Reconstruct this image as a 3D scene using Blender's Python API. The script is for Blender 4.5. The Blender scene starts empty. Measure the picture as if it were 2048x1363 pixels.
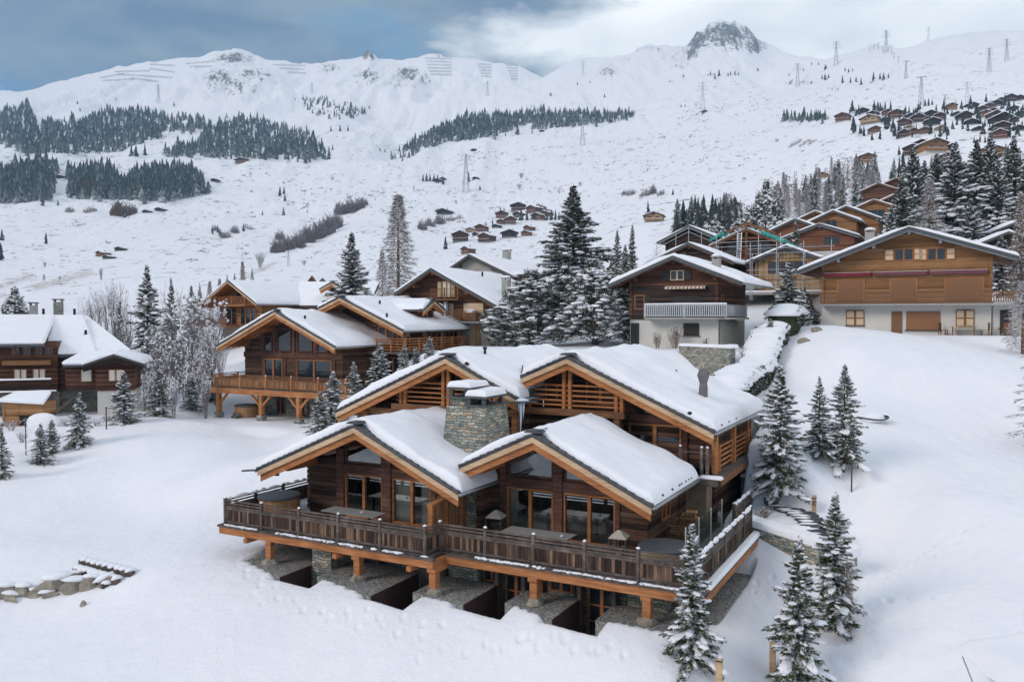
import bpy, math, random
import numpy as np
from mathutils import Vector, Matrix
random.seed(7)
R = math.radians
scene = bpy.context.scene
C = scene.collection

# ------------------------------------------------------------------ camera
F_PX, PX0, PY0, HOR, CAMZ = 1660.0, 1024.0, 681.5, 635.0, 9.3     # in units of the 2048 px wide photograph
TH = math.atan((PY0 - HOR) / F_PX)
cam_d = bpy.data.cameras.new('camera')
cam = bpy.data.objects.new('camera', cam_d)
C.objects.link(cam)
cam.location = (0, 0, CAMZ)
cam.rotation_euler = (R(90) - TH, 0, 0)
cam_d.sensor_width = 36.0
cam_d.lens = 36.0 * F_PX / 2048.0
cam_d.clip_start = 0.5
cam_d.clip_end = 20000
scene.camera = cam

# ------------------------------------------------------------------ sky
SUN_EL, SUN_AZ = R(29), R(240)      # azimuth measured clockwise from +Y (the view direction)
world = bpy.data.worlds.new('World')
scene.world = world
world.use_nodes = True
wn = world.node_tree; wn.nodes.clear()
def N(nt, t, **kw):
    n = nt.nodes.new(t)
    for k, v in kw.items():
        if k in n.inputs: n.inputs[k].default_value = v
        else: setattr(n, k, v)
    return n
def build_world():
    L = wn.links
    out = N(wn, 'ShaderNodeOutputWorld'); bg = N(wn, 'ShaderNodeBackground'); bg.inputs['Strength'].default_value = 0.11
    sky = N(wn, 'ShaderNodeTexSky'); sky.sky_type = 'NISHITA'; sky.sun_disc = False
    sky.sun_elevation = SUN_EL; sky.sun_rotation = SUN_AZ; sky.altitude = 1500; sky.air_density = 1.0; sky.dust_density = 1.0; sky.ozone_density = 1.5
    tc = N(wn, 'ShaderNodeTexCoord')
    sep = N(wn, 'ShaderNodeSeparateXYZ'); L.new(tc.outputs['Generated'], sep.inputs[0])
    mp = N(wn, 'ShaderNodeMapping'); mp.inputs['Scale'].default_value = (1.0, 1.0, 2.6); mp.inputs['Location'].default_value = (3.1, 0.4, 0.9)
    L.new(tc.outputs['Generated'], mp.inputs['Vector'])
    n1 = N(wn, 'ShaderNodeTexNoise'); n1.inputs['Scale'].default_value = 4.2; n1.inputs['Detail'].default_value = 9; n1.inputs['Roughness'].default_value = 0.56; n1.inputs['Distortion'].default_value = 0.35
    L.new(mp.outputs[0], n1.inputs['Vector'])
    n2 = N(wn, 'ShaderNodeTexNoise'); n2.inputs['Scale'].default_value = 8.0; n2.inputs['Detail'].default_value = 6; n2.inputs['Roughness'].default_value = 0.5; n2.inputs['Distortion'].default_value = 0.3
    L.new(mp.outputs[0], n2.inputs['Vector'])
    # brighter, thicker cloud towards the right of the view
    side = N(wn, 'ShaderNodeMapRange'); side.inputs['From Min'].default_value = -0.08; side.inputs['From Max'].default_value = 0.26; side.inputs['To Min'].default_value = -0.14; side.inputs['To Max'].default_value = 0.32
    L.new(sep.outputs['X'], side.inputs['Value'])
    add = N(wn, 'ShaderNodeMath'); add.operation = 'ADD'; L.new(n1.outputs['Fac'], add.inputs[0]); L.new(side.outputs[0], add.inputs[1])
    cr = N(wn, 'ShaderNodeValToRGB'); cr.color_ramp.elements[0].position = 0.46; cr.color_ramp.elements[1].position = 0.66
    L.new(add.outputs[0], cr.inputs['Fac'])
    mix = N(wn, 'ShaderNodeMixRGB')
    # grey-blue veil first, then lit cloud
    veil = N(wn, 'ShaderNodeMixRGB'); veil.inputs['Color2'].default_value = (3.3, 4.1, 4.9, 1)
    vr = N(wn, 'ShaderNodeMapRange'); vr.inputs['From Min'].default_value = 0.38; vr.inputs['From Max'].default_value = 0.6; vr.inputs['To Min'].default_value = 0.25; vr.inputs['To Max'].default_value = 0.9
    L.new(n2.outputs['Fac'], vr.inputs['Value']); L.new(vr.outputs[0], veil.inputs['Fac'])
    gain = N(wn, 'ShaderNodeMixRGB'); gain.blend_type = 'MULTIPLY'; gain.inputs['Fac'].default_value = 1; gain.inputs['Color2'].default_value = (1.02, 1.0, 1.02, 1)
    L.new(sky.outputs[0], gain.inputs['Color1'])
    L.new(gain.outputs[0], veil.inputs['Color1'])
    ccol = N(wn, 'ShaderNodeMixRGB'); ccol.inputs['Color1'].default_value = (7.2, 7.9, 8.7, 1); ccol.inputs['Color2'].default_value = (14.0, 14.0, 14.0, 1)
    L.new(n2.outputs['Fac'], ccol.inputs['Fac'])
    # clear blue gaps behind the clouds
    mp3 = N(wn, 'ShaderNodeMapping'); mp3.inputs['Scale'].default_value = (1, 1, 2.2); mp3.inputs['Location'].default_value = (5.2, 1.7, 2.4); L.new(tc.outputs['Generated'], mp3.inputs['Vector'])
    n3 = N(wn, 'ShaderNodeTexNoise'); n3.inputs['Scale'].default_value = 3.6; n3.inputs['Detail'].default_value = 6; n3.inputs['Roughness'].default_value = .5; L.new(mp3.outputs[0], n3.inputs['Vector'])
    gp = N(wn, 'ShaderNodeMapRange'); gp.inputs['From Min'].default_value = .50; gp.inputs['From Max'].default_value = .64; gp.inputs['To Max'].default_value = .85; L.new(n3.outputs['Fac'], gp.inputs['Value'])
    gap = N(wn, 'ShaderNodeMixRGB'); gap.inputs['Color2'].default_value = (1.45, 3.6, 6.3, 1); L.new(gp.outputs[0], gap.inputs['Fac']); L.new(veil.outputs[0], gap.inputs['Color1'])
    L.new(cr.outputs['Color'], mix.inputs['Fac']); L.new(gap.outputs[0], mix.inputs['Color1']); L.new(ccol.outputs[0], mix.inputs['Color2'])
    L.new(mix.outputs[0], bg.inputs['Color']); L.new(bg.outputs[0], out.inputs['Surface'])
build_world()

# ------------------------------------------------------------------ sun (veiled by cloud, so soft)
sd = bpy.data.lights.new('sun', 'SUN'); sd.energy = 2.2; sd.angle = R(24); sd.color = (1.0, 0.89, 0.80)
sun = bpy.data.objects.new('sun', sd); C.objects.link(sun)
_d = Vector((math.sin(SUN_AZ) * math.cos(SUN_EL), math.cos(SUN_AZ) * math.cos(SUN_EL), math.sin(SUN_EL)))
sun.rotation_euler = (-_d).to_track_quat('-Z', 'Y').to_euler()
sun.location = (0, -20, 60)

scene.view_settings.view_transform = 'Standard'
scene.view_settings.look = 'None'
scene.view_settings.exposure = 0.04
scene.view_settings.gamma = 1.0
scene.render.engine = 'CYCLES'
scene.cycles.max_bounces = 6
scene.cycles.diffuse_bounces = 3
scene.cycles.transparent_max_bounces = 12
scene.cycles.volume_bounces = 0
scene.cycles.use_denoising = True

# ------------------------------------------------------------------ measuring helpers: pixel of the photograph + depth -> point
ct, st = math.cos(TH), math.sin(TH)
def ray(px, py):
    dx = (px - PX0) / F_PX; dy = (PY0 - py) / F_PX
    v = (dx, ct + dy * st, -st + dy * ct)
    return v[0] / v[1], v[2] / v[1]          # per metre of y
def P(px, py, t):
    a, b = ray(px, py); return Vector((a * t, t, CAMZ + b * t))
def Pz(px, py, z):
    a, b = ray(px, py); t = (z - CAMZ) / b; return Vector((a * t, t, z))
def proj(x, y, z):
    dep = y * ct - (z - CAMZ) * st; up = y * st + (z - CAMZ) * ct
    return PX0 + F_PX * x / dep, PY0 - F_PX * up / dep
class Frame:
    def __init__(s, o, deg):
        s.o = Vector(o); s.a = R(deg); s.u = Vector((math.cos(s.a), math.sin(s.a), 0)); s.v = Vector((-math.sin(s.a), math.cos(s.a), 0))
    def w(s, u, v, z): return s.o + s.u * u + s.v * v + Vector((0, 0, z))
MAINF = Frame((-3.16, 32.0, 0), -28)
# ------------------------------------------------------------------ noise
def _h(ix, iy, s):
    n = (ix.astype(np.int64) * 374761393 + iy.astype(np.int64) * 668265263 + s * 974711) & 0x7fffffff
    n = ((n ^ (n >> 13)) * 1274126177) & 0x7fffffff
    return ((n ^ (n >> 16)) & 0xffff) / 65535.0
def vnoise(x, y, s=0):
    ix = np.floor(x); iy = np.floor(y); fx = x - ix; fy = y - iy
    fx = fx * fx * (3 - 2 * fx); fy = fy * fy * (3 - 2 * fy)
    a = _h(ix, iy, s); b = _h(ix + 1, iy, s); c = _h(ix, iy + 1, s); d = _h(ix + 1, iy + 1, s)
    return (a * (1 - fx) + b * fx) * (1 - fy) + (c * (1 - fx) + d * fx) * fy
def fbm(x, y, s=0, o=4, ridged=False):
    t = 0; a = 1.0; n = 0
    for k in range(o):
        v = vnoise(x, y, s + k * 17) * 2 - 1
        if ridged: v = 1 - 2 * np.abs(v)
        t = t + a * v; n += a; a *= 0.5; x = x * 2.03 + 11.3; y = y * 2.03 - 7.1
    return t / n
def sstep(e0, e1, x):
    t = np.clip((x - e0) / (e1 - e0), 0, 1); return t * t * (3 - 2 * t)

# ------------------------------------------------------------------ near ground heights: (px, py, z) read off the photograph, or ('t', px, py, depth)
NEAR = [(-300,1363,-3.9),(0,1363,-3.7),(300,1363,-3.2),(650,1363,-2.9),(1024,1363,-2.7),(1450,1363,-2.6),(1700,1363,-2.4),(2048,1363,-1.8),(2300,1300,-1.2),
 (60,1215,-3.2),(200,1210,-2.9),(60,1130,-2.1),(200,1100,-1.9),(300,1150,-2.05),(320,1250,-2.6),(-200,1150,-2.3),
 (900,1300,-2.25),(600,1250,-2.1),
 (250,990,-1.2),(258,955,-.55),(300,905,.3),(330,868,.62),(350,1008,-1.25),(350,975,-.6),(120,935,-.75),(150,905,-.15),(180,878,.4),(100,990,-1.05),(-100,960,-0.8),(0,920,-0.2),(440,1024,-1.2),(435,985,-.5),(435,930,.2),(440,882,.58),(40,905,-.05),(250,850,0.7),
 (330,852,0.7),(450,848,0.62),(600,848,0.6),(560,985,-0.5),(600,900,0.2),(100,840,0.75),(-150,840,0.75),
 ('t',350,742,99),('t',400,700,130),('t',200,700,125),('t',0,700,125),
 (1600,985,1.5),(1500,1125,-0.95),(1450,1230,-1.6),(1600,1200,-1.35),(1650,1060,-0.25),(1700,1000,0.8),(1750,900,2.5),
 (1700,700,7.1),(1850,669,7.75),(1650,669,7.75),(2048,669,7.75),(1530,760,5.0),(1600,760,5.2),(1800,800,4.2),(1800,900,2.4),(2048,800,4.2),(2048,1000,1.2),
 (2300,900,2.5),(1900,1000,1.2),(1900,1150,-0.7),(2048,1200,-0.6),(1700,1200,-1.1),
 (1480,698,6.75),(1260,697,6.75),(1400,738,5.4),('t',1620,650,70),('t',1600,622,85),('t',1850,570,95),('t',1380,610,92),('t',1500,610,90),('t',2100,600,90),
 ('t',1100,690,76),('t',850,700,76),('t',950,690,84),('t',700,722,70),('t',560,668,104),('t',300,690,120),
 ('t',665,875,50),('t',720,800,58)]
LOCAL = [(4,22,4.4),(10,24,4.6),(-8,20,3.6),(12,14,1.9),(-4,10,0.5),(5,12,1.0),(-12,10,0.0),(-9.9,-.2,-1.42),(-8,-.8,-1.42),(-6.5,-1.4,-1.44),(-5.3,-.6,-1.42),(-3.5,-1.0,-1.42),(-1.8,-1.5,-1.44),(-.7,-.4,-1.42),(1.7,-.7,-1.43),(3,.2,-1.4),(5.3,-.55,-1.43),(6.8,.2,-1.4),(9,-.1,-1.45),(10.8,.3,-1.5),(-10.6,2,-1.35),(0,4,-1.5),(7,4,-1.4),(10.9,4,-1.45)]
pts = []
for p in NEAR:
    w_ = P(*p[1:]) if p[0] == 't' else Pz(*p)
    pts.append((w_.x, w_.y, w_.z))
for u, v, z in LOCAL:
    w_ = MAINF.w(u, v, z); pts.append((w_.x, w_.y, w_.z))
for x, y, z in [(-30,10,-6),(0,8,-6),(30,8,-5.5),(-10,-15,-11),(60,40,7),(-60,40,0)]:
    pts.append((x, y, z))
pts = np.array(pts)
def _tps(a, b):
    d2 = ((a[:, None, :] - b[None, :, :]) ** 2).sum(-1); return 0.5 * d2 * np.log(d2 + 1e-9)
_q = pts[:, :2] / 40.0; _n = len(pts)
_A = np.zeros((_n + 3, _n + 3)); _A[:_n, :_n] = _tps(_q, _q) + np.eye(_n) * 2e-4; _A[:_n, _n] = 1; _A[:_n, _n+1:] = _q; _A[_n, :_n] = 1; _A[_n+1:, :_n] = _q.T
_wt = np.linalg.solve(_A, np.concatenate([pts[:, 2], [0, 0, 0]]))
def near_z(x, y):
    sh = x.shape; q = np.stack([x.ravel(), y.ravel()], 1) / 40.0; o = np.empty(len(q))
    for i in range(0, len(q), 60000):
        s = q[i:i+60000]; o[i:i+60000] = _tps(s, _q) @ _wt[:_n] + _wt[_n] + s @ _wt[_n+1:]
    return o.reshape(sh)

# ------------------------------------------------------------------ the mountainside: rows of depth, columns of px, values py
FPX = np.array([-400,0,300,600,900,1100,1300,1500,1700,1900,2100,2500.])
FT = np.array([100,170,330,600,900,1300,1800,2600.])
FPY = np.array([
 [690,690,680,665,645,632,605,585,562,552,550,550],
 [655,650,640,625,600,590,545,520,480,478,478,478],
 [602,600,592,575,560,545,462,438,405,385,378,375],
 [530,525,520,520,510,500,425,380,300,262,245,240],
 [440,440,440,455,452,440,370,320,235,195,180,175],
 [325,325,325,330,330,320,290,250,190,140,125,120],
 [240,238,230,225,215,205,200,180,140,100, 85, 85],
 [0]*12], float)
SKY = np.array([(-900,260),(-400,215),(0,182),(70,178),(180,150),(240,133),(300,122),(400,113),(430,104),(470,97),(510,112),(600,127),(640,126),(700,121),(722,118),(738,106),(755,117),(800,120),(880,113),(1000,130),(1040,136),(1085,154),(1130,128),(1160,117),(1230,116),(1260,105),(1300,89),(1340,90),(1372,97),(1395,66),(1420,48),(1445,42),(1490,52),(1520,82),(1560,100),(1600,115),(1650,119),(1700,107),(1750,92),(1800,100),(1850,86),(1900,71),(1960,63),(2048,63),(2400,95),(3200,200)], float)
def far_py(px, lt):
    px = np.clip(px, FPX[0], FPX[-1]); c = np.clip(np.searchsorted(FPX, px) - 1, 0, len(FPX) - 2)
    f = (px - FPX[c]) / (FPX[c+1] - FPX[c]); f = f * f * (3 - 2 * f) * 0.5 + f * 0.5
    LT = np.log(FT); r = np.clip(np.searchsorted(LT, lt) - 1, 0, len(FT) - 2)
    g = (lt - LT[r]) / (LT[r+1] - LT[r])
    T = FPY.copy()
    top = np.interp(px, SKY[:, 0], SKY[:, 1])
    def val(rr):
        v = T[rr, c] * (1 - f) + T[rr, c+1] * f
        return np.where(rr == len(FT) - 1, top, v)
    return val(r) * (1 - g) + val(r + 1) * g
ROCKS = [(465,120,42,16,1.0),(440,158,34,22,1.0),(475,172,36,16,.8),(510,150,50,18,.75),(470,195,55,10,.45),(660,138,30,14,.8),(740,108,20,10,1.2),(735,150,36,22,.75),(790,135,30,10,.6),(815,150,36,18,.9),(800,170,30,12,.7),(850,160,20,12,.5),
 (880,113,26,5,.7),(1215,145,26,14,.85),(1250,122,30,9,.6),(1300,98,34,9,.7),(1330,115,40,12,.5),(1375,105,34,16,.7),(1400,80,30,24,1.1),(1450,72,55,30,1.15),(1510,92,26,14,.8),(1380,130,90,10,.35),(1600,165,60,6,.4),(1750,93,22,3,.6)]

# polar grid round the camera, dense inside the view
ph_in = np.linspace(R(-44), R(44), 1000)
ph_out = np.linspace(R(44), R(316), 140)[1:-1]
PH = np.concatenate([ph_in, ph_out])
RR = np.concatenate([np.linspace(3, 24, 30)[:-1], np.linspace(24, 60, 241)[:-1], np.linspace(60, 110, 161)[:-1], np.exp(np.linspace(math.log(110), math.log(2600), 330))[:-1], np.linspace(2600, 3500, 24)])
GP, GR = np.meshgrid(PH, RR, indexing='ij')
GX = GR * np.sin(GP); GY = GR * np.cos(GP)
GZ = np.zeros_like(GX)
def build_heights():
    global GZ, ROCKM
    n_in = len(ph_in)
    X, Y, Rr = GX[:n_in], GY[:n_in], GR[:n_in]
    a = X / Y
    px = PX0 + F_PX * a; lt = np.log(np.clip(Y, 101, 2599.9))
    for _ in range(3):
        py = far_py(px, lt); px = PX0 + F_PX * a * (ct + (PY0 - py) / F_PX * st)
    # soften the rows of the table along the slope
    k = np.exp(-np.linspace(-2, 2, 31) ** 2); k /= k.sum()
    m0 = np.searchsorted(RR, 130)
    m1 = np.searchsorted(RR, 2100)
    pad = np.pad(py[:, m0-15:m1+15], ((0, 0), (15, 15)), mode='edge')
    sm = np.apply_along_axis(lambda r: np.convolve(r, k, 'valid'), 1, pad)
    bl = sstep(0, 20, np.arange(sm.shape[1])) * (1 - sstep(sm.shape[1] - 40, sm.shape[1] - 1, np.arange(sm.shape[1])))
    py[:, m0-15:m1+15] = py[:, m0-15:m1+15] * (1 - bl) + sm * bl
    dy = (PY0 - py) / F_PX
    el = (-st + dy * ct) / (ct + dy * st)
    zf = CAMZ + el * np.clip(Y, 1, 2600)
    zf = zf - np.clip(Y - 2600, 0, 400) * 0.5 - np.clip(Y - 3000, 0, 4000) * 0.1
    amp = np.clip((Y - 150) / 400, 0, 1) * (1 - 0.75 * sstep(2000, 2600, Y))
    gul = fbm(X / 130 + Y / 900, Y / 420, 3, 5)
    rid = fbm(X / 95 + 3, Y / 380 + fbm(X/300, Y/300, 2, 2), 44, 5, True)
    zf = zf + amp * (gul * 17 * np.clip(Y / 1200, .3, 1.8) + rid * 19 * np.clip((Y - 500) / 1000, 0, 1.6) + fbm(X / 26, Y / 34, 9, 4) * 3.2 * np.clip(Y / 1200, .25, 1.5))
    # rocks
    PXg, PYg = proj(X, Y, zf)
    m = np.zeros_like(X)
    for (cx, cy, rx, ry, s) in ROCKS:
        d = ((PXg - cx) / rx) ** 2 + ((PYg - cy) / ry) ** 2
        m = np.maximum(m, s * np.exp(-d * 0.9))
    m *= sstep(1300, 1700, Y) * (1 - sstep(2680, 3000, Y))
    rn = fbm(X / 60, Y / 75, 31, 6, True)
    rd = fbm(X / 17, Y / 22, 57, 4, True)
    zf = zf + m * (rn * 17 + rd * 13 - 2)
    zn = near_z(X, Y)
    Yn = Y
    w = sstep(95, 150, Yn)
    z = zn * (1 - w) + zf * w
    z = z + (1 - sstep(70, 400, Y)) * (fbm(X / 5, Y / 5, 77, 3) * 0.10 + fbm(X / 1.4, Y / 1.4, 5, 2) * 0.018)
    GZ[:n_in] = z
    # outside the view: blend the two edges round the back into a valley with a far slope
    edgeL, edgeR = z[0], z[-1]
    back = -4 - 0.22 * np.clip(RR, 0, 900) + 0.28 * np.clip(RR - 1500, 0, 2000)
    back = np.where(RR < 24, -6, back)
    for i, p in enumerate(ph_out):
        f = (p - R(44)) / R(272)
        wr = 1 - sstep(0, .3, f); wl = sstep(.7, 1, f)
        nz = fbm(GX[n_in+i] / 180, GY[n_in+i] / 180, 8, 4) * np.clip(RR / 60, 0, 40)
        GZ[n_in+i] = edgeR * wr + edgeL * wl + (back + nz) * (1 - wr - wl)
    ROCKM = np.zeros_like(GZ); ROCKM[:n_in] = m
build_heights()

# pads: level the ground where buildings and paths need it (frame, u0,u1,v0,v1, z, margin, mode)
PADS = []
def pad(fr, u0, u1, v0, v1, z, mg=1.5, mode='set'): PADS.append((fr, u0, u1, v0, v1, z, mg, mode))
def apply_pads():
    for fr, u0, u1, v0, v1, z, mg, mode in PADS:
        dx = GX - fr.o.x; dy_ = GY - fr.o.y
        U = dx * fr.u.x + dy_ * fr.u.y; V = dx * fr.v.x + dy_ * fr.v.y
        d = np.maximum(np.maximum(u0 - U, U - u1), np.maximum(v0 - V, V - v1))
        w = 1 - sstep(0, mg, d)
        tgt = z if mode == 'set' else (np.minimum(GZ, z) if mode == 'cap' else np.maximum(GZ, z))
        GZ[:] = GZ * (1 - w) + tgt * w
def gz(x, y):
    """ground height at a world point, bilinear on the polar grid"""
    p = math.atan2(x, y); r = math.hypot(x, y)
    i = (p - R(-44)) / (ph_in[1] - ph_in[0]); i = min(max(i, 0), len(ph_in) - 2.001)
    j = np.searchsorted(RR, r) - 1; j = int(min(max(j, 0), len(RR) - 2)); g = (r - RR[j]) / (RR[j+1] - RR[j])
    i0 = int(i); f = i - i0
    return float((GZ[i0, j] * (1-f) + GZ[i0+1, j] * f) * (1-g) + (GZ[i0, j+1] * (1-f) + GZ[i0+1, j+1] * f) * g)
def hit(px, py, tmin=20, tmax=3600):
    """first ground point seen along this line of sight beyond tmin"""
    a, b = ray(px, py)
    t = tmin * math.sqrt(1); prev = None
    while t < tmax:
        d = CAMZ + b * t - gz(a * t, t)
        if d <= 0:
            if prev is None: return Vector((a * t, t, gz(a * t, t)))
            t0, d0 = prev; tt = t0 + (t - t0) * d0 / (d0 - d + 1e-9)
            return Vector((a * tt, tt, gz(a * tt, tt)))
        prev = (t, d); t *= 1.004 if t > 200 else 1.0015
    return Vector((a * 2500, 2500, gz(a * 2500, 2500)))
# ------------------------------------------------------------------ materials
def newmat(name):
    m = bpy.data.materials.new(name); m.use_nodes = True; nt = m.node_tree; nt.nodes.clear()
    out = N(nt, 'ShaderNodeOutputMaterial'); b = N(nt, 'ShaderNodeBsdfPrincipled'); nt.links.new(b.outputs[0], out.inputs['Surface'])
    return m, nt, b, out
def coords(nt, scale=(1,1,1), rot=(0,0,0), kind='Object'):
    tc = N(nt, 'ShaderNodeTexCoord'); mp = N(nt, 'ShaderNodeMapping'); mp.inputs['Scale'].default_value = scale; mp.inputs['Rotation'].default_value = rot
    nt.links.new(tc.outputs[kind], mp.inputs['Vector']); return mp.outputs[0]
def noise(nt, vec, scale, detail=4, rough=.5, dist=0):
    n = N(nt, 'ShaderNodeTexNoise'); n.inputs['Scale'].default_value = scale; n.inputs['Detail'].default_value = detail; n.inputs['Roughness'].default_value = rough; n.inputs['Distortion'].default_value = dist
    if vec is not None: nt.links.new(vec, n.inputs['Vector'])
    return n.outputs['Fac']
def ramp(nt, fac, stops):
    r = N(nt, 'ShaderNodeValToRGB'); e = r.color_ramp.elements
    while len(e) < len(stops): e.new(0.5)
    for i, (p, c) in enumerate(stops):
        e[i].position = p; e[i].color = (c[0], c[1], c[2], 1) if not isinstance(c, (int, float)) else (c, c, c, 1)
    nt.links.new(fac, r.inputs['Fac']); return r.outputs['Color']
def mixc(nt, fac, a, b, mode='MIX'):
    m = N(nt, 'ShaderNodeMixRGB'); m.blend_type = mode
    for inp, v in (('Fac', fac), ('Color1', a), ('Color2', b)):
        if isinstance(v, (int, float)): m.inputs[inp].default_value = v if inp == 'Fac' else (v, v, v, 1)
        elif isinstance(v, tuple): m.inputs[inp].default_value = (*v, 1) if len(v) == 3 else v
        else: nt.links.new(v, m.inputs[inp])
    return m.outputs[0]
def math_(nt, op, a, b=0.0, clamp=False):
    m = N(nt, 'ShaderNodeMath'); m.operation = op; m.use_clamp = clamp
    for i, v in enumerate((a, b)):
        if isinstance(v, (int, float)): m.inputs[i].default_value = v
        else: nt.links.new(v, m.inputs[i])
    return m.outputs[0]
def bump(nt, b, h, strength=.4, dist=.02):
    n = N(nt, 'ShaderNodeBump'); n.inputs['Strength'].default_value = strength; n.inputs['Distance'].default_value = dist
    nt.links.new(h, n.inputs['Height']); nt.links.new(n.outputs[0], b.inputs['Normal'])
def setc(nt, b, c):
    if isinstance(c, tuple): b.inputs['Base Color'].default_value = (*c, 1)
    else: nt.links.new(c, b.inputs['Base Color'])
M = {}
SNOWC = (0.84, 0.87, 0.93)
def mk_snow(name, bs=.25):
    m, nt, b, o = newmat(name); v = coords(nt)
    f = noise(nt, v, 0.7, 5); setc(nt, b, ramp(nt, f, [(0.3, (0.85, 0.85, 0.89)), (0.7, (0.90, 0.895, 0.925))]))
    b.inputs['Roughness'].default_value = .65; b.inputs['Specular IOR Level'].default_value = .25
    n1 = noise(nt, v, 2.2, 6, .6); bump(nt, b, n1, bs, .12); M[name] = m; return m
mk_snow('snow')
def mk_ground():
    m, nt, b, o = newmat('ground'); v = coords(nt)
    at = N(nt, 'ShaderNodeAttribute'); at.attribute_name = 'rock'
    tf = N(nt, 'ShaderNodeAttribute'); tf.attribute_name = 'tuft'
    dr = N(nt, 'ShaderNodeAttribute'); dr.attribute_name = 'dry'
    base = ramp(nt, noise(nt, v, .25, 5), [(0.3, (0.85, 0.85, 0.89)), (0.7, (0.90, 0.895, 0.925))])
    # rock: bare on the steep faces, snow left on the ledges
    g = N(nt, 'ShaderNodeNewGeometry'); s = N(nt, 'ShaderNodeSeparateXYZ'); nt.links.new(g.outputs['Normal'], s.inputs[0])
    steep = math_(nt, 'SUBTRACT', 1.0, s.outputs['Z'])
    n1 = noise(nt, coords(nt, (1.6, 1, .5)), .05, 9, .72, .8); n2 = noise(nt, coords(nt, (1, 1, 2.4)), .13, 8, .7)
    k = math_(nt, 'ADD', math_(nt, 'MULTIPLY', steep, .9), math_(nt, 'MULTIPLY', n1, 1.4))
    k = math_(nt, 'ADD', k, math_(nt, 'MULTIPLY', n2, .7))
    k = math_(nt, 'ADD', k, math_(nt, 'MULTIPLY', at.outputs['Fac'], .42))
    k = math_(nt, 'MULTIPLY', math_(nt, 'SUBTRACT', k, 1.47), 9.0, True)
    gate = math_(nt, 'MULTIPLY', math_(nt, 'SUBTRACT', at.outputs['Fac'], .12), 5, True)
    k = math_(nt, 'MULTIPLY', k, gate)
    rc = ramp(nt, noise(nt, v, .06, 7, .7), [(0.3, (.08, .085, .095)), (0.65, (.30, .29, .28))])
    c1 = mixc(nt, k, base, rc)
    # tufts and stones poking through the snow
    tv = noise(nt, coords(nt, (.8, .35, .8)), .22, 6, .66); tv2 = noise(nt, v, .02, 4, .6)
    tk = math_(nt, 'MULTIPLY', math_(nt, 'SUBTRACT', math_(nt, 'ADD', tv, math_(nt, 'MULTIPLY', tv2, .42)), .80), 12, True)
    tk = math_(nt, 'MULTIPLY', tk, tf.outputs['Fac'])
    c2 = mixc(nt, math_(nt, 'MULTIPLY', tk, .85), c1, (.12, .10, .09))
    dk = math_(nt, 'MULTIPLY', math_(nt, 'MULTIPLY', math_(nt, 'SUBTRACT', noise(nt, v, .5, 6, .7), .42), 5, True), dr.outputs['Fac'])
    c3 = mixc(nt, dk, c2, (.34, .25, .16))
    setc(nt, b, c3); b.inputs['Roughness'].default_value = .7; b.inputs['Specular IOR Level'].default_value = .2
    hb = math_(nt, 'ADD', math_(nt, 'MULTIPLY', noise(nt, coords(nt, (1, 1, 1)), 1.6, 7, .62), .5), math_(nt, 'MULTIPLY', noise(nt, coords(nt, (1.2, .5, 1), (0, 0, .5)), .35, 3), 1.0))
    hb = math_(nt, 'ADD', hb, math_(nt, 'MULTIPLY', noise(nt, v, 9, 4, .6), .10)); bump(nt, b, hb, .8, .22); M['ground'] = m
mk_ground()

def mk_wood(name, c0, c1, c2, plank=.0, axis='Z', grain=(1.2, 1.2, 14), rough=.75, bs=.5, knots=True):
    """boards or logs: bands of height `plank` along `axis`, grain stretched across it"""
    m, nt, b, o = newmat(name)
    v = coords(nt, grain); f = noise(nt, v, 1.0, 6, .65, .4); f2 = noise(nt, coords(nt), .6, 4, .6)
    f = math_(nt, 'ADD', math_(nt, 'MULTIPLY', f, .65), math_(nt, 'MULTIPLY', f2, .35))
    h = f
    if plank:
        tc = N(nt, 'ShaderNodeTexCoord'); s = N(nt, 'ShaderNodeSeparateXYZ'); nt.links.new(tc.outputs['Object'], s.inputs[0])
        if axis == 'H': src = math_(nt, 'ADD', s.outputs['X'], s.outputs['Y'])
        else: src = s.outputs[axis]
        q = math_(nt, 'DIVIDE', src, plank); fr = math_(nt, 'FRACT', q); fl = math_(nt, 'FLOOR', q)
        wn_ = N(nt, 'ShaderNodeTexWhiteNoise'); wn_.noise_dimensions = '1D'; nt.links.new(fl, wn_.inputs['W'])
        f = math_(nt, 'ADD', math_(nt, 'MULTIPLY', f, .7), math_(nt, 'MULTIPLY', wn_.outputs['Value'], .3))
        e = math_(nt, 'ABSOLUTE', math_(nt, 'SUBTRACT', fr, .5))          # 0 centre .5 edge
        prof = math_(nt, 'SUBTRACT', 1.0, math_(nt, 'POWER', math_(nt, 'MULTIPLY', e, 2.0), 4.0))
        h = math_(nt, 'ADD', math_(nt, 'MULTIPLY', prof, 1.0), math_(nt, 'MULTIPLY', f, .35))
        gap = math_(nt, 'GREATER_THAN', e, .462)
    col = ramp(nt, f, [(0.32, c0), (0.5, c1), (0.68, c2)])
    if plank: col = mixc(nt, math_(nt, 'MULTIPLY', gap, .75), col, tuple(x * .25 for x in c0))
    setc(nt, b, col); b.inputs['Roughness'].default_value = rough; b.inputs['Specular IOR Level'].default_value = .25
    bump(nt, b, h, bs, .03 if plank else .012); M[name] = m
mk_wood('log_wall', (.024, .012, .008), (.072, .035, .023), (.17, .095, .062), .22, 'Z', (.7, .7, 12))
mk_wood('larch', (.20, .068, .024), (.39, .155, .058), (.56, .27, .12), 0, 'Z', (.9, .9, 11))
mk_wood('larch_pale', (.34, .21, .12), (.56, .38, .23), (.72, .55, .38), 0, 'Z', (.9, .9, 10))
mk_wood('larch_dark', (.09, .04, .018), (.19, .088, .04), (.32, .17, .085), 0, 'Z', (1, 1, 10))
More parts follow.
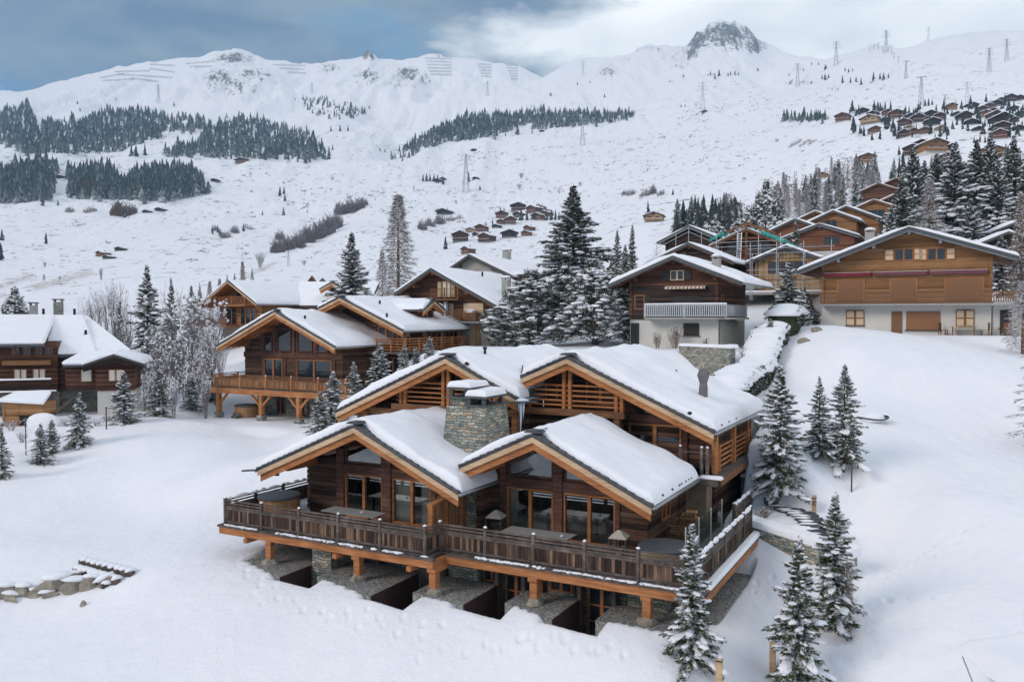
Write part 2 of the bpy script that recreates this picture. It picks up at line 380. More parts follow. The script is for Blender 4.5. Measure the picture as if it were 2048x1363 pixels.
mk_wood('beam_old', (.045, .02, .015), (.115, .053, .037), (.23, .13, .09), 0, 'Z', (.9, .9, 9))
mk_wood('grey_wood', (.045, .035, .03), (.10, .078, .066), (.21, .17, .15), 0, 'Z', (3, 3, 3))
mk_wood('rail_boards', (.018, .011, .008), (.066, .036, .024), (.27, .17, .11), .13, 'H', (5, 5, .8), bs=.35)
mk_wood('rail_boards_warm', (.14, .065, .03), (.25, .12, .055), (.36, .2, .1), .13, 'H', (5, 5, .8), bs=.35)
mk_wood('wood_orange', (.17, .08, .03), (.30, .15, .062), (.43, .24, .12), .2, 'Z', (.8, .8, 10))
mk_wood('wood_red', (.10, .035, .02), (.18, .07, .038), (.26, .12, .065), .2, 'Z', (.8, .8, 10))
mk_wood('wood_brown', (.045, .019, .012), (.10, .042, .025), (.19, .09, .05), .2, 'Z', (.8, .8, 10))
mk_wood('wood_dark', (.022, .014, .012), (.05, .03, .024), (.09, .06, .048), .2, 'Z', (.8, .8, 10))
mk_wood('wood_pale', (.30, .18, .09), (.42, .27, .14), (.52, .36, .2), .2, 'H', (5, 5, .8))
mk_wood('deck_boards', (.10, .08, .07), (.17, .14, .12), (.26, .23, .2), .14, 'X', (8, .8, 3))
mk_wood('tub_staves', (.26, .12, .045), (.40, .2, .08), (.54, .3, .14), 0, 'H', (9, 9, .5))
def plain(name, c, rough=.6, metal=0, var=.12, sc=3, bs=.1, spec=.4):
    m, nt, b, o = newmat(name); v = coords(nt); f = noise(nt, v, sc, 5, .6)
    setc(nt, b, ramp(nt, f, [(0.3, tuple(x * (1 - var) for x in c)), (0.7, tuple(min(1, x * (1 + var)) for x in c))]))
    b.inputs['Roughness'].default_value = rough; b.inputs['Metallic'].default_value = metal; b.inputs['Specular IOR Level'].default_value = spec
    bump(nt, b, f, bs, .02); M[name] = m
plain('slate', (.075, .08, .085), .6, sc=6, var=.35, bs=.5)
plain('plaster', (.62, .60, .55), .85, var=.05, sc=.8)
plain('plaster_grey', (.36, .34, .31), .85, var=.08, sc=.8)
plain('concrete', (.34, .33, .31), .85, var=.12, sc=1.5)
plain('metal_dark', (.035, .034, .036), .45, .7)
plain('metal_grey', (.30, .31, .32), .4, .6)
plain('flue', (.13, .12, .12), .6)
plain('galvanised', (.46, .49, .51), .5, .4)
plain('pylon_metal', (.36, .39, .43), .6, .2)
plain('corten', (.045, .022, .02), .7, .2, .3, 1.2)
plain('tub_cover', (.075, .08, .09), .55, var=.08)
plain('table_top', (.30, .29, .27), .6, var=.06)
plain('tarp_green', (.02, .30, .25), .5, var=.2, sc=2)
plain('awning_red', (.20, .012, .025), .6, var=.1)
plain('awning_plum', (.17, .05, .065), .6, var=.1)
plain('shutter_cream', (.66, .50, .33), .7, var=.05)
plain('shutter_brown', (.20, .10, .05), .7, var=.1)
plain('shutter_dark', (.03, .028, .026), .7, var=.1)
plain('fabric', (.50, .47, .42), .9, var=.06)
plain('curtain', (.88, .83, .72), .9, var=.05)
plain('cream', (.50, .45, .37), .7, var=.05)
plain('interior', (.36, .26, .18), .8, var=.2)
plain('icicle', (.72, .80, .88), .15, var=.03)
plain('boulder', (.30, .26, .21), .85, var=.4, sc=2.5, bs=.7)
plain('bark', (.11, .085, .07), .9, var=.4, sc=6, bs=.6)
plain('bark_brown', (.16, .10, .065), .9, var=.35, sc=6, bs=.4)
plain('twig_brown', (.19, .125, .085), .9, var=.35, sc=2)
plain('twig_grey', (.22, .19, .19), .9, var=.3, sc=2)
plain('scrub', (.19, .155, .145), .9, var=.35, sc=.3)
plain('white_paint', (.75, .76, .78), .5, var=.03)
def mk_rollshut():
    m, nt, b, o = newmat('roller_shutter'); tc = N(nt, 'ShaderNodeTexCoord'); s = N(nt, 'ShaderNodeSeparateXYZ'); nt.links.new(tc.outputs['Object'], s.inputs[0])
    fr = math_(nt, 'FRACT', math_(nt, 'MULTIPLY', s.outputs['Z'], 9)); g = math_(nt, 'LESS_THAN', fr, .16)
    setc(nt, b, mixc(nt, math_(nt, 'MULTIPLY', g, .5), (.27, .125, .055), (.10, .045, .02))); b.inputs['Roughness'].default_value = .6
    bump(nt, b, fr, .3, .02); M['roller_shutter'] = m
mk_rollshut()
def mk_louvre():
    m, nt, b, o = newmat('louvre'); tc = N(nt, 'ShaderNodeTexCoord'); s = N(nt, 'ShaderNodeSeparateXYZ'); nt.links.new(tc.outputs['Object'], s.inputs[0])
    fr = math_(nt, 'FRACT', math_(nt, 'MULTIPLY', s.outputs['Z'], 11)); g = math_(nt, 'LESS_THAN', fr, .4)
    setc(nt, b, mixc(nt, g, (.22, .19, .165), (.06, .05, .045))); b.inputs['Roughness'].default_value = .7; bump(nt, b, fr, .5, .03); M['louvre'] = m
mk_louvre()
def mk_stripes():
    m, nt, b, o = newmat('striped_fabric'); tc = N(nt, 'ShaderNodeTexCoord'); s = N(nt, 'ShaderNodeSeparateXYZ'); nt.links.new(tc.outputs['Object'], s.inputs[0])
    fr = math_(nt, 'FRACT', math_(nt, 'MULTIPLY', s.outputs['X'], 3.2)); g = math_(nt, 'LESS_THAN', fr, .5)
    setc(nt, b, mixc(nt, g, (.62, .55, .45), (.33, .2, .13))); b.inputs['Roughness'].default_value = .9; M['striped_fabric'] = m
mk_stripes()
def mk_stone(name, bw, bh, cols, mortar, snowy=False):
    m, nt, b, o = newmat(name); tc = N(nt, 'ShaderNodeTexCoord'); s = N(nt, 'ShaderNodeSeparateXYZ'); nt.links.new(tc.outputs['Object'], s.inputs[0])
    jit = N(nt, 'ShaderNodeTexNoise'); jit.inputs['Scale'].default_value = 1.7; jit.inputs['Detail'].default_value = 3; nt.links.new(tc.outputs['Object'], jit.inputs['Vector'])
    js = N(nt, 'ShaderNodeSeparateXYZ'); nt.links.new(jit.outputs['Color'], js.inputs[0])
    u = math_(nt, 'ADD', math_(nt, 'ADD', s.outputs['X'], s.outputs['Y']), math_(nt, 'MULTIPLY', js.outputs['X'], .35))
    w_ = math_(nt, 'ADD', s.outputs['Z'], math_(nt, 'MULTIPLY', js.outputs['Y'], .34))
    cb = N(nt, 'ShaderNodeCombineXYZ'); nt.links.new(u, cb.inputs[0]); nt.links.new(w_, cb.inputs[1])
    br = N(nt, 'ShaderNodeTexBrick'); br.inputs['Scale'].default_value = 1; br.inputs['Brick Width'].default_value = bw; br.inputs['Row Height'].default_value = bh
    br.inputs['Mortar Size'].default_value = .012; br.inputs['Mortar Smooth'].default_value = .3; br.offset = .5; br.squash = .7; br.squash_frequency = 3
    br.inputs['Color1'].default_value = (0, 0, 0, 1); br.inputs['Color2'].default_value = (1, 1, 1, 1); br.inputs['Mortar'].default_value = (.5, .5, .5, 1)
    nt.links.new(cb.outputs[0], br.inputs['Vector'])
    sp = noise(nt, coords(nt), 6, 5, .7)
    k = math_(nt, 'ADD', math_(nt, 'MULTIPLY', br.outputs['Color'], .75), math_(nt, 'MULTIPLY', sp, .3))
    c = ramp(nt, k, [(i / (len(cols) - 1) * .8 + .12, cc) for i, cc in enumerate(cols)])
    c = mixc(nt, br.outputs['Fac'], c, mortar)
    setc(nt, b, c); b.inputs['Roughness'].default_value = .85
    h = math_(nt, 'SUBTRACT', math_(nt, 'ADD', math_(nt, 'MULTIPLY', br.outputs['Color'], .4), math_(nt, 'MULTIPLY', sp, .3)), math_(nt, 'MULTIPLY', br.outputs['Fac'], 1.0))
    bump(nt, b, h, .9, .05); M[name] = m
mk_stone('stone', .36, .13, [(.10, .13, .11), (.20, .24, .20), (.36, .36, .31), (.14, .17, .15), (.52, .47, .38), (.40, .30, .20), (.22, .26, .23), (.48, .45, .38)], (.06, .056, .05))
mk_stone('stone_far', .6, .2, [(.14, .15, .13), (.24, .24, .21), (.33, .31, .27), (.2, .2, .18)], (.1, .1, .09))
def mk_gravel():
    m, nt, b, o = newmat('gravel'); v = coords(nt); vo = N(nt, 'ShaderNodeTexVoronoi'); vo.inputs['Scale'].default_value = 16; nt.links.new(v, vo.inputs['Vector'])
    bw = N(nt, 'ShaderNodeRGBToBW'); nt.links.new(vo.outputs['Color'], bw.inputs[0])
    k = math_(nt, 'ADD', math_(nt, 'MULTIPLY', bw.outputs[0], .7), math_(nt, 'MULTIPLY', noise(nt, v, 2, 4), .3))
    setc(nt, b, ramp(nt, k, [(0.2, (.10, .095, .09)), (.5, (.24, .23, .215)), (.8, (.42, .41, .39))])); b.inputs['Roughness'].default_value = .9
    bump(nt, b, math_(nt, 'SUBTRACT', 1.0, vo.outputs['Distance']), .8, .05); M['gravel'] = m
mk_gravel()
def mk_glass():
    m, nt, b, o = newmat('glass')
    gl = N(nt, 'ShaderNodeBsdfGlossy'); gl.inputs['Roughness'].default_value = .02; gl.inputs['Color'].default_value = (.9, .95, 1, 1)
    tr = N(nt, 'ShaderNodeBsdfTransparent'); tr.inputs['Color'].default_value = (.97, .98, .98, 1)
    fr = N(nt, 'ShaderNodeFresnel'); fr.inputs['IOR'].default_value = 1.6
    k = math_(nt, 'ADD', math_(nt, 'MULTIPLY', fr.outputs[0], 1.5), .08, True)
    nn = N(nt, 'ShaderNodeBump'); nn.inputs['Strength'].default_value = .04; nt.links.new(noise(nt, coords(nt), .8, 2), nn.inputs['Height']); nt.links.new(nn.outputs[0], gl.inputs['Normal'])
    ms = N(nt, 'ShaderNodeMixShader'); nt.links.new(k, ms.inputs[0]); nt.links.new(tr.outputs[0], ms.inputs[1]); nt.links.new(gl.outputs[0], ms.inputs[2])
    nt.links.new(ms.outputs[0], o.inputs['Surface']); nt.nodes.remove(b); M['glass'] = m
    m2, nt, b, o = newmat('glass_dark'); setc(nt, b, (.02, .028, .035)); b.inputs['Roughness'].default_value = .06; b.inputs['Specular IOR Level'].default_value = .9; M['glass_dark'] = m2
mk_glass()
def mk_clear_glass():
    m, nt, b, o = newmat('clear_glass')
    gl = N(nt, 'ShaderNodeBsdfGlossy'); gl.inputs['Roughness'].default_value = .03
    tr = N(nt, 'ShaderNodeBsdfTransparent'); tr.inputs['Color'].default_value = (.80, .88, .87, 1)
    ms = N(nt, 'ShaderNodeMixShader'); ms.inputs[0].default_value = .14; nt.links.new(tr.outputs[0], ms.inputs[1]); nt.links.new(gl.outputs[0], ms.inputs[2])
    nt.links.new(ms.outputs[0], o.inputs['Surface']); nt.nodes.remove(b); M['clear_glass'] = m
mk_clear_glass()
def mk_needles(name, c0, c1, snow=0.0, z0=.25):
    """needles; `snow` of them carry settled snow on their upper side"""
    m, nt, b, o = newmat(name); v = coords(nt); f = noise(nt, v, 1.6, 3, .6)
    oi = N(nt, 'ShaderNodeObjectInfo')
    c = mixc(nt, f, c0, c1)
    if snow:
        g = N(nt, 'ShaderNodeNewGeometry'); s = N(nt, 'ShaderNodeSeparateXYZ'); nt.links.new(g.outputs['True Normal'], s.inputs[0])
        up = math_(nt, 'ABSOLUTE', s.outputs['Z'])
        f3 = noise(nt, v, 2.3, 3, .6)
        k = math_(nt, 'MULTIPLY', math_(nt, 'SUBTRACT', math_(nt, 'ADD', math_(nt, 'MULTIPLY', up, .5), f3), 1.05 - snow), 6, True)
        c = mixc(nt, k, c, (.82, .83, .86))
    setc(nt, b, c); b.inputs['Roughness'].default_value = .8; b.inputs['Specular IOR Level'].default_value = .2; M[name] = m
mk_needles('needles', (.026, .046, .018), (.085, .105, .036), .13)
mk_needles('needles_far', (.016, .028, .024), (.055, .070, .062), .38)
mk_needles('needles_pine', (.022, .038, .022), (.065, .08, .038), .13)
mk_needles('hedge_leaf', (.03, .045, .02), (.07, .08, .035), .2)
mk_needles('larch_twigs', (.11, .085, .065), (.23, .155, .10), .3)

# ------------------------------------------------------------------ mesh helpers
class MB:
    def __init__(s): s.v = []; s.f = []; s.m = []
    def add(s, vs, fs):
        n = len(s.v); s.m.append((n, len(s.f))); s.v.extend([tuple(p) for p in vs]); s.f.extend([tuple(i + n for i in f) for f in fs]); return s
    def box(s, x0, x1, y0, y1, z0, z1):
        return s.add([(x0,y0,z0),(x1,y0,z0),(x1,y1,z0),(x0,y1,z0),(x0,y0,z1),(x1,y0,z1),(x1,y1,z1),(x0,y1,z1)],
                     [(0,3,2,1),(4,5,6,7),(0,1,5,4),(1,2,6,5),(2,3,7,6),(3,0,4,7)])
    def beam(s, p0, p1, w, h=None, up=(0,0,1)):
        """a squared timber from p0 to p1, w wide, h high, p on its centre line"""
        h = h or w; p0 = Vector(p0); p1 = Vector(p1); d = (p1 - p0).normalized(); up = Vector(up)
        if abs(d.dot(up)) > .98: up = Vector((1, 0, 0))
        a = d.cross(up).normalized() * (w / 2); b = a.cross(d).normalized() * (h / 2)
        vs = []
        for p in (p0, p1): vs += [p - a - b, p + a - b, p + a + b, p - a + b]
        return s.add(vs, [(0,1,2,3),(7,6,5,4),(0,4,5,1),(1,5,6,2),(2,6,7,3),(3,7,4,0)])
    def tube(s, p0, p1, r0, r1=None, n=8, cap=True):
        r1 = r0 if r1 is None else r1; p0 = Vector(p0); p1 = Vector(p1); d = (p1 - p0).normalized()
        up = Vector((0,0,1)) if abs(d.z) < .95 else Vector((1,0,0)); a = d.cross(up).normalized(); b = a.cross(d).normalized()
        vs = []
        for p, r in ((p0, r0), (p1, r1)):
            for k in range(n):
                t = 2 * math.pi * k / n; vs.append(p + a * (r * math.cos(t)) + b * (r * math.sin(t)))
        fs = [(k, n + k, n + (k + 1) % n, (k + 1) % n) for k in range(n)]
        if cap: fs += [tuple(range(n)), tuple(range(2 * n - 1, n - 1, -1))]
        return s.add(vs, fs)
    def poly(s, pts, y0, y1):
        """polygon given as (x, z) extruded from y0 to y1"""
        n = len(pts); vs = [(x, y0, z) for x, z in pts] + [(x, y1, z) for x, z in pts]
        return s.add(vs, [tuple(range(n)), tuple(range(2 * n - 1, n - 1, -1))] + [(k, n + k, n + (k + 1) % n, (k + 1) % n)[::-1] for k in range(n)][::1])
    def lathe(s, c, prof, n=20):
        vs = []; m = len(prof)
        for r, z in prof:
            for k in range(n):
                t = 2 * math.pi * k / n; vs.append((c[0] + r * math.cos(t), c[1] + r * math.sin(t), c[2] + z))
        fs = [(i * n + k, i * n + (k + 1) % n, (i + 1) * n + (k + 1) % n, (i + 1) * n + k) for i in range(m - 1) for k in range(n)]
        fs += [tuple(range(n))[::-1], tuple((m - 1) * n + k for k in range(n))]
        return s.add(vs, fs)
    def blob(s, c, r, seed=0, flat=False, n=7, m=10, rough=.18):
        """an uneven rounded lump: c centre, r radii"""
        rs = np.random.RandomState(seed & 0xffff); ph = rs.uniform(0, 6.28, 6); vs = []
        for i in range(n + 1):
            th = math.pi * i / n
            for k in range(m):
                t = 2 * math.pi * k / m; q = 1 + rough * (math.sin(2*t + ph[0]) * math.sin(th) + .6 * math.sin(3*t + ph[1] + 2*th) + .5 * math.sin(5*th + ph[2] + t)) * math.sin(th)
                z = math.cos(th)
                if flat and z < -.25: z = -.25
                vs.append((c[0] + r[0] * math.sin(th) * math.cos(t) * q, c[1] + r[1] * math.sin(th) * math.sin(t) * q, c[2] + r[2] * z))
        return s.add(vs, [(i * m + k, (i+1) * m + k, (i+1) * m + (k+1) % m, i * m + (k+1) % m) for i in range(n) for k in range(m)])
    def rot(s, n0, M4):
        for i in range(n0, len(s.v)): s.v[i] = tuple(M4 @ Vector(s.v[i]))
    def build(s, name, mat, parent=None, smooth=False, bevel=0, loc=None):
        me = bpy.data.meshes.new(name); me.from_pydata(s.v, [], s.f); me.validate(); me.update()
        if mat: me.materials.append(M[mat] if isinstance(mat, str) else mat)
        if smooth: me.polygons.foreach_set('use_smooth', [True] * len(me.polygons))
        o = bpy.data.objects.new(name, me); C.objects.link(o)
        if parent is not None: o.parent = parent
        if loc is not None: o.location = loc
        if bevel:
            bv = o.modifiers.new('bevel', 'BEVEL'); bv.width = bevel; bv.segments = 1; bv.limit_method = 'ANGLE'; bv.angle_limit = R(50)
        return o
def _builds(s, name, mat, parent=None, bevel=0, smooth=False):
    """every added piece becomes an object of its own"""
    mk = s.m + [(len(s.v), len(s.f))]
    for (v0, f0), (v1, f1) in zip(mk[:-1], mk[1:]):
        q = MB(); q.v = s.v[v0:v1]; q.f = [tuple(i - v0 for i in f) for f in s.f[f0:f1]]; q.build(name, mat, parent, bevel=bevel, smooth=smooth)
MB.builds = _builds
def np_mesh(name, V, Fq, mat, smooth=False, attrs=None):
    """V (n,3), Fq (m,k) one face size"""
    me = bpy.data.meshes.new(name); V = np.asarray(V, dtype=np.float32); Fq = np.asarray(Fq, dtype=np.int32); k = Fq.shape[1]
    me.vertices.add(len(V)); me.vertices.foreach_set('co', V.ravel()); me.loops.add(Fq.size); me.loops.foreach_set('vertex_index', Fq.ravel())
    me.polygons.add(len(Fq)); me.polygons.foreach_set('loop_start', np.arange(0, Fq.size, k, dtype=np.int32)); me.polygons.foreach_set('loop_total', np.full(len(Fq), k, dtype=np.int32))
    me.polygons.foreach_set('use_smooth', np.full(len(Fq), smooth))
    me.update(calc_edges=True); me.materials.append(M[mat] if isinstance(mat, str) else mat)
    for n_, arr in (attrs or {}).items():
        a = me.attributes.new(n_, 'FLOAT', 'POINT'); a.data.foreach_set('value', np.asarray(arr, dtype=np.float32).ravel())
    return me
def tag(o, label=None, cat=None, group=None, kind=None):
    if label: o['label'] = label
    if cat: o['category'] = cat
    if group: o['group'] = group
    if kind: o['kind'] = kind
    return o
def empty(name, loc, rz=0.0, sc=1.0):
    o = bpy.data.objects.new(name, None); C.objects.link(o); o.location = loc; o.rotation_euler = (0, 0, rz); o.scale = (sc, sc, sc); o.empty_display_size = .5; return o
def copy_tree(o, parent=None):
    c = o.copy(); C.objects.link(c)
    if parent is not None: c.parent = parent; c.matrix_parent_inverse = o.matrix_parent_inverse
    for ch in KIDS(o): copy_tree(ch, c)
    return c
def KIDS(o): return [x for x in list(C.objects) if x.parent == o] if o.name not in _kc else _kc[o.name]
_kc = {}
def cache_kids(o):
    ks = [x for x in C.objects if x.parent == o]; _kc[o.name] = ks
    for k in ks: cache_kids(k)
# ------------------------------------------------------------------ building blocks shared by the chalets (local axes: x along the front, y back, z up)
rnd = random.Random(11)
def roof_z(ur, zr, sl, sr):
    return lambda u: zr - (sl * (ur - u) if u < ur else sr * (u - ur))
def snow_cap(parent, zf, u0, u1, v0, v1, T=.42, ur=None, seed=0, r=.34, recede=.42, nose=.03, rough=.10, name='roof_snow', nu=46, nv=30, sag=0):
    def spaced(a, b, n):
        L = b - a; k = 7; e = [r * (1 - math.cos(math.pi / 2 * i / k)) for i in range(k + 1)]
        if L < 2.4 * r: return np.linspace(a, b, n)
        return np.concatenate([a + np.array(e), np.linspace(a + r, b - r, n)[1:-1], b - np.array(e[::-1])])
    U = spaced(u0, u1, nu); Sv = spaced(v0, v1, nv)
    if ur is not None: U = np.sort(np.append(U, [ur]))
    UU, SS = np.meshgrid(U, Sv, indexing='ij')
    vs = v0 + nose + (recede * np.exp(-((UU - ur) / .9) ** 2) if ur is not None else 0) + .07 * vnoise(UU * 1.7, UU * 0 + seed, seed)
    VV = vs + (v1 - vs) * (SS - v0) / (v1 - v0)
    rv = r * .5; d = np.clip(np.minimum(UU - u0, u1 - UU), 0, r); d2 = np.clip(np.minimum(VV - vs, v1 - VV), 0, rv)
    e = np.sqrt(np.clip(1 - (1 - d / r) ** 2, 0, 1)) * np.sqrt(np.clip(1 - (1 - d2 / rv) ** 2, 0, 1))
    base = np.array([zf(u) for u in U])[:, None] + 0 * VV
    if ur is not None:
        soft = 0.22 * np.exp(-((UU - ur) / .8) ** 2)
    else: soft = 0
    nz = (fbm(UU * .55 + seed, VV * .5, seed, 3)) * rough * 4.8 + fbm(UU * 2.3, VV * 2.3, seed + 5, 2) * rough * .35
    top = base + (T * (1 + nz) - soft * T / .42 * .8) * e + .008
    n, m = UU.shape
    V = np.concatenate([np.stack([UU, VV, top], -1).reshape(-1, 3), np.stack([UU, VV, base + .004], -1).reshape(-1, 3)])
    i = np.arange(n - 1)[:, None]; j = np.arange(m - 1)[None, :]; a = i * m + j
    q = np.stack([a, a + m, a + m + 1, a + 1], -1).reshape(-1, 4)
    q2 = q[:, ::-1] + n * m
    me = np_mesh(name, V, np.concatenate([q, q2]), 'snow', True)
    bm_shell = bpy.data.objects.new(name, me); C.objects.link(bm_shell); bm_shell.parent = parent
    return bm_shell
def band(mb, ur, zr, u0, u1, sl, sr, off0, off1, y0, y1):
    """a board following the rake: from off0 to off1 below the roof top"""
    zf = roof_z(ur, zr, sl, sr); us = [u0] + ([ur] if u0 < ur < u1 else []) + [u1]
    pts = [(u, zf(u) - off1) for u in us] + [(u, zf(u) - off0) for u in reversed(us)]
    n = len(pts); vs = [(x, y0, z) for x, z in pts] + [(x, y1, z) for x, z in pts]
    # quads only along the band
    k = len(us)
    fs = []
    for i in range(k - 1):
        a, b, c, d = i, i + 1, n - 2 - i, n - 1 - i
        fs += [(a, b, c, d), (n + d, n + c, n + b, n + a), (a, n + a, n + b, b), (d, c, n + c, n + d)]
    fs += [(0, n - 1, 2 * n - 1, n), (k - 1, n + k - 1, n + k, k)]
    mb.add(vs, fs)
def gable_roof(parent, ur, zr, uL, uR, sl, sr, v0, v1, wall_v=None, th=.14, T=.42, seed=0, barge=('larch_pale', 'larch'), soffit='larch', purlins=None, gutter=(True, True), shingle=True, bw=(.22, .30), snow_u=None, recede=.42, snow_v1=None, nose=.03, slate='slate', gut='metal_grey', nu=46, nv=30):
    zf = roof_z(ur, zr, sl, sr); wall_v = v0 + 2 if wall_v is None else wall_v
    rb = MB(); band(rb, ur, zr, uL, uR, sl, sr, 0, th, v0, v1)
    if shingle:
        for a, b in ((uL, ur), (ur, uR)):
            n = max(3, int(abs(b - a) / .33))
            for k in range(n):
                ua = a + (b - a) * k / n; ub = a + (b - a) * (k + 1.12) / n; lift = .05
                za, zb = zf(ua), zf(min(max(ub, uL), uR))
                hi = .055
                if b == ur: za2, zb2 = za + .02, zb + hi * .2
                else: za2, zb2 = za + .02, zb + hi
                j = rnd.uniform(-.03, .03)
                if b == ur: z0_, z1_ = za + hi, zb + .012
                else: z0_, z1_ = za + .012, zb + hi
                rb.add([(ua, v0 - .07 + j, za - .03), (ub, v0 - .07 + j, zb - .03), (ub, v0 + .5, zb - .03), (ua, v0 + .5, za - .03), (ua, v0 - .07 + j, z0_), (ub, v0 - .07 + j, z1_), (ub, v0 + .5, z1_), (ua, v0 + .5, z0_)],
                       [(0,3,2,1),(4,5,6,7),(0,1,5,4),(1,2,6,5),(2,3,7,6),(3,0,4,7)])
        rb.box(ur - .32, ur + .32, v0 - .1, v0 + .6, zr + .03, zr + .085); rb.box(ur - .24, ur + .24, v0 - .06, v0 + .9, zr + .088, zr + .13)
    roof = rb.build('roof', slate, parent)
    if barge:
        b1 = MB(); band(b1, ur, zr, uL + .03, uR - .03, sl, sr, th + .004, th + bw[0], v0 - .015, v0 + .05); b1.build('barge_board', barge[0], parent)
        b2 = MB(); band(b2, ur, zr, uL + .10, uR - .10, sl, sr, th + bw[0] - .03, th + bw[0] + bw[1], v0 + .10, v0 + .18); band(b2, ur, zr, uL + .06, uR - .06, sl, sr, th + .006, th + bw[0] - .035, v0 + .053, v0 + .12); b2.build('barge_board', barge[1], parent)
    if soffit:
        s_ = MB(); band(s_, ur, zr, uL + .05, uR - .05, sl, sr, th + .006, th + .045, v0 + .145, v1 - .02)
        n = int((wall_v - v0) / .9) + 1
        s_.build('soffit', soffit, parent)
        r_ = MB()
        ks = np.arange(v0 + .55, max(wall_v, v0 + .8), .62)
        for k in ks: band(r_, ur, zr, uL + .12, uR - .12, sl, sr, th + .05, th + .19, k, k + .12)
        r_.build('rafters', soffit, parent)
    if purlins:
        for u in purlins:
            MB().box(u - .13, u + .13, v0 + .28, wall_v + .3, zf(u) - th - .52 - (.02 if u != ur else 0), zf(u) - th - .20 - .14 * 0).build('purlin', barge[1] if barge else 'larch', parent, bevel=.02)
    for side, on in zip((uL, uR), gutter):
        if on:
            s_ = 1 if side == uR else -1
            g = MB().tube((side + s_ * .07, v0 - .05, zf(side) - th + .02), (side + s_ * .07, v1, zf(side) - th + .02), .075, n=8); g.build('gutter', gut, parent, smooth=True)
    su = snow_u or (uL + .02, uR + .06)
    if T: snow_cap(parent, zf, su[0], su[1], v0, snow_v1 or v1, T, ur if su[0] < ur < su[1] else None, seed, recede=recede, nose=nose, nu=nu, nv=nv)
    return zf
def logs(mb, u0, u1, v, z0, z1, th=.22, h=.235, along='x', zf=None):
    """a wall of stacked squared logs; front face at v"""
    z = z0; k = 0
    while z < z1 - .02:
        zt = min(z + h, z1); j = (.0, .022, .01, .03)[k % 4]; a, b = u0, u1
        if zf:   # clip to the roof line: longest span whose top stays below the roof
            us = [a + (b - a) * i / 60 for i in range(61)]; ok = [u for u in us if zf(u) >= zt - .05]
            if len(ok) < 3: break
            a, b = min(ok), max(ok)
        if along == 'x': mb.box(a, b, v - j, v + th, z + .006, zt - .006)
        elif along == 'y+': mb.box(v - th, v + j, a, b, z + .006, zt - .006)      # faces +x
        else: mb.box(v - j, v + th, a, b, z + .006, zt - .006)                     # faces -x
        z = zt; k += 1
    return mb
def win_x(parent, u0, u1, z0, z1, v, n=2, fw=.07, frame='larch', glass='glass_dark', depth=.10, tr=0, mull=None, label=None, name='window'):
    """window in a wall facing -y; v is the outer face"""
    f = MB()
    f.box(u0, u0 + fw, v - .02, v + depth, z0, z1); f.box(u1 - fw, u1, v - .02, v + depth, z0, z1)
    f.box(u0 + fw, u1 - fw, v - .018, v + depth, z1 - fw, z1); f.box(u0 + fw, u1 - fw, v - .018, v + depth, z0, z0 + fw)
    mw = mull or fw
    for k in range(1, n):
        c = u0 + (u1 - u0) * k / n; f.box(c - mw, c + mw, v - .012, v + depth, z0 + fw, z1 - fw)
    for k in range(1, tr + 1):
        c = z0 + (z1 - z0) * k / (tr + 1); f.box(u0 + fw, u1 - fw, v + .01, v + depth - .01, c - .025, c + .025)
    o = f.build(name, frame, parent)
    MB().box(u0 + fw * .5, u1 - fw * .5, v + depth * .55, v + depth * .55 + .015, z0 + fw * .5, z1 - fw * .5).build('pane', glass, o)
    if label: o['label'] = label
    return o
def win_y(parent, v0, v1, z0, z1, u, n=2, fw=.07, frame='larch', glass='glass_dark', depth=.10, s=1, name='window'):
    """window in a side wall facing +x (s=1) or -x (s=-1)"""
    f = MB()
    def bx(a, b, c, d, e, g):
        x0, x1 = (u - s * b, u - s * a) if s > 0 else (u + a, u + b)
        f.box(min(x0, x1), max(x0, x1), c, d, e, g)
    bx(-.02, depth, v0, v0 + fw, z0, z1); bx(-.02, depth, v1 - fw, v1, z0, z1); bx(-.018, depth, v0 + fw, v1 - fw, z1 - fw, z1); bx(-.018, depth, v0 + fw, v1 - fw, z0, z0 + fw)
    for k in range(1, n):
        c = v0 + (v1 - v0) * k / n; bx(-.012, depth, c - fw, c + fw, z0 + fw, z1 - fw)
    o = f.build(name, frame, parent); g = MB(); a = depth * .5
    x0, x1 = (u - a - .015, u - a) if s > 0 else (u + a, u + a + .015)
    g.box(x0, x1, v0 + fw * .5, v1 - fw * .5, z0 + fw * .5, z1 - fw * .5).build('pane', glass, o)
    return o
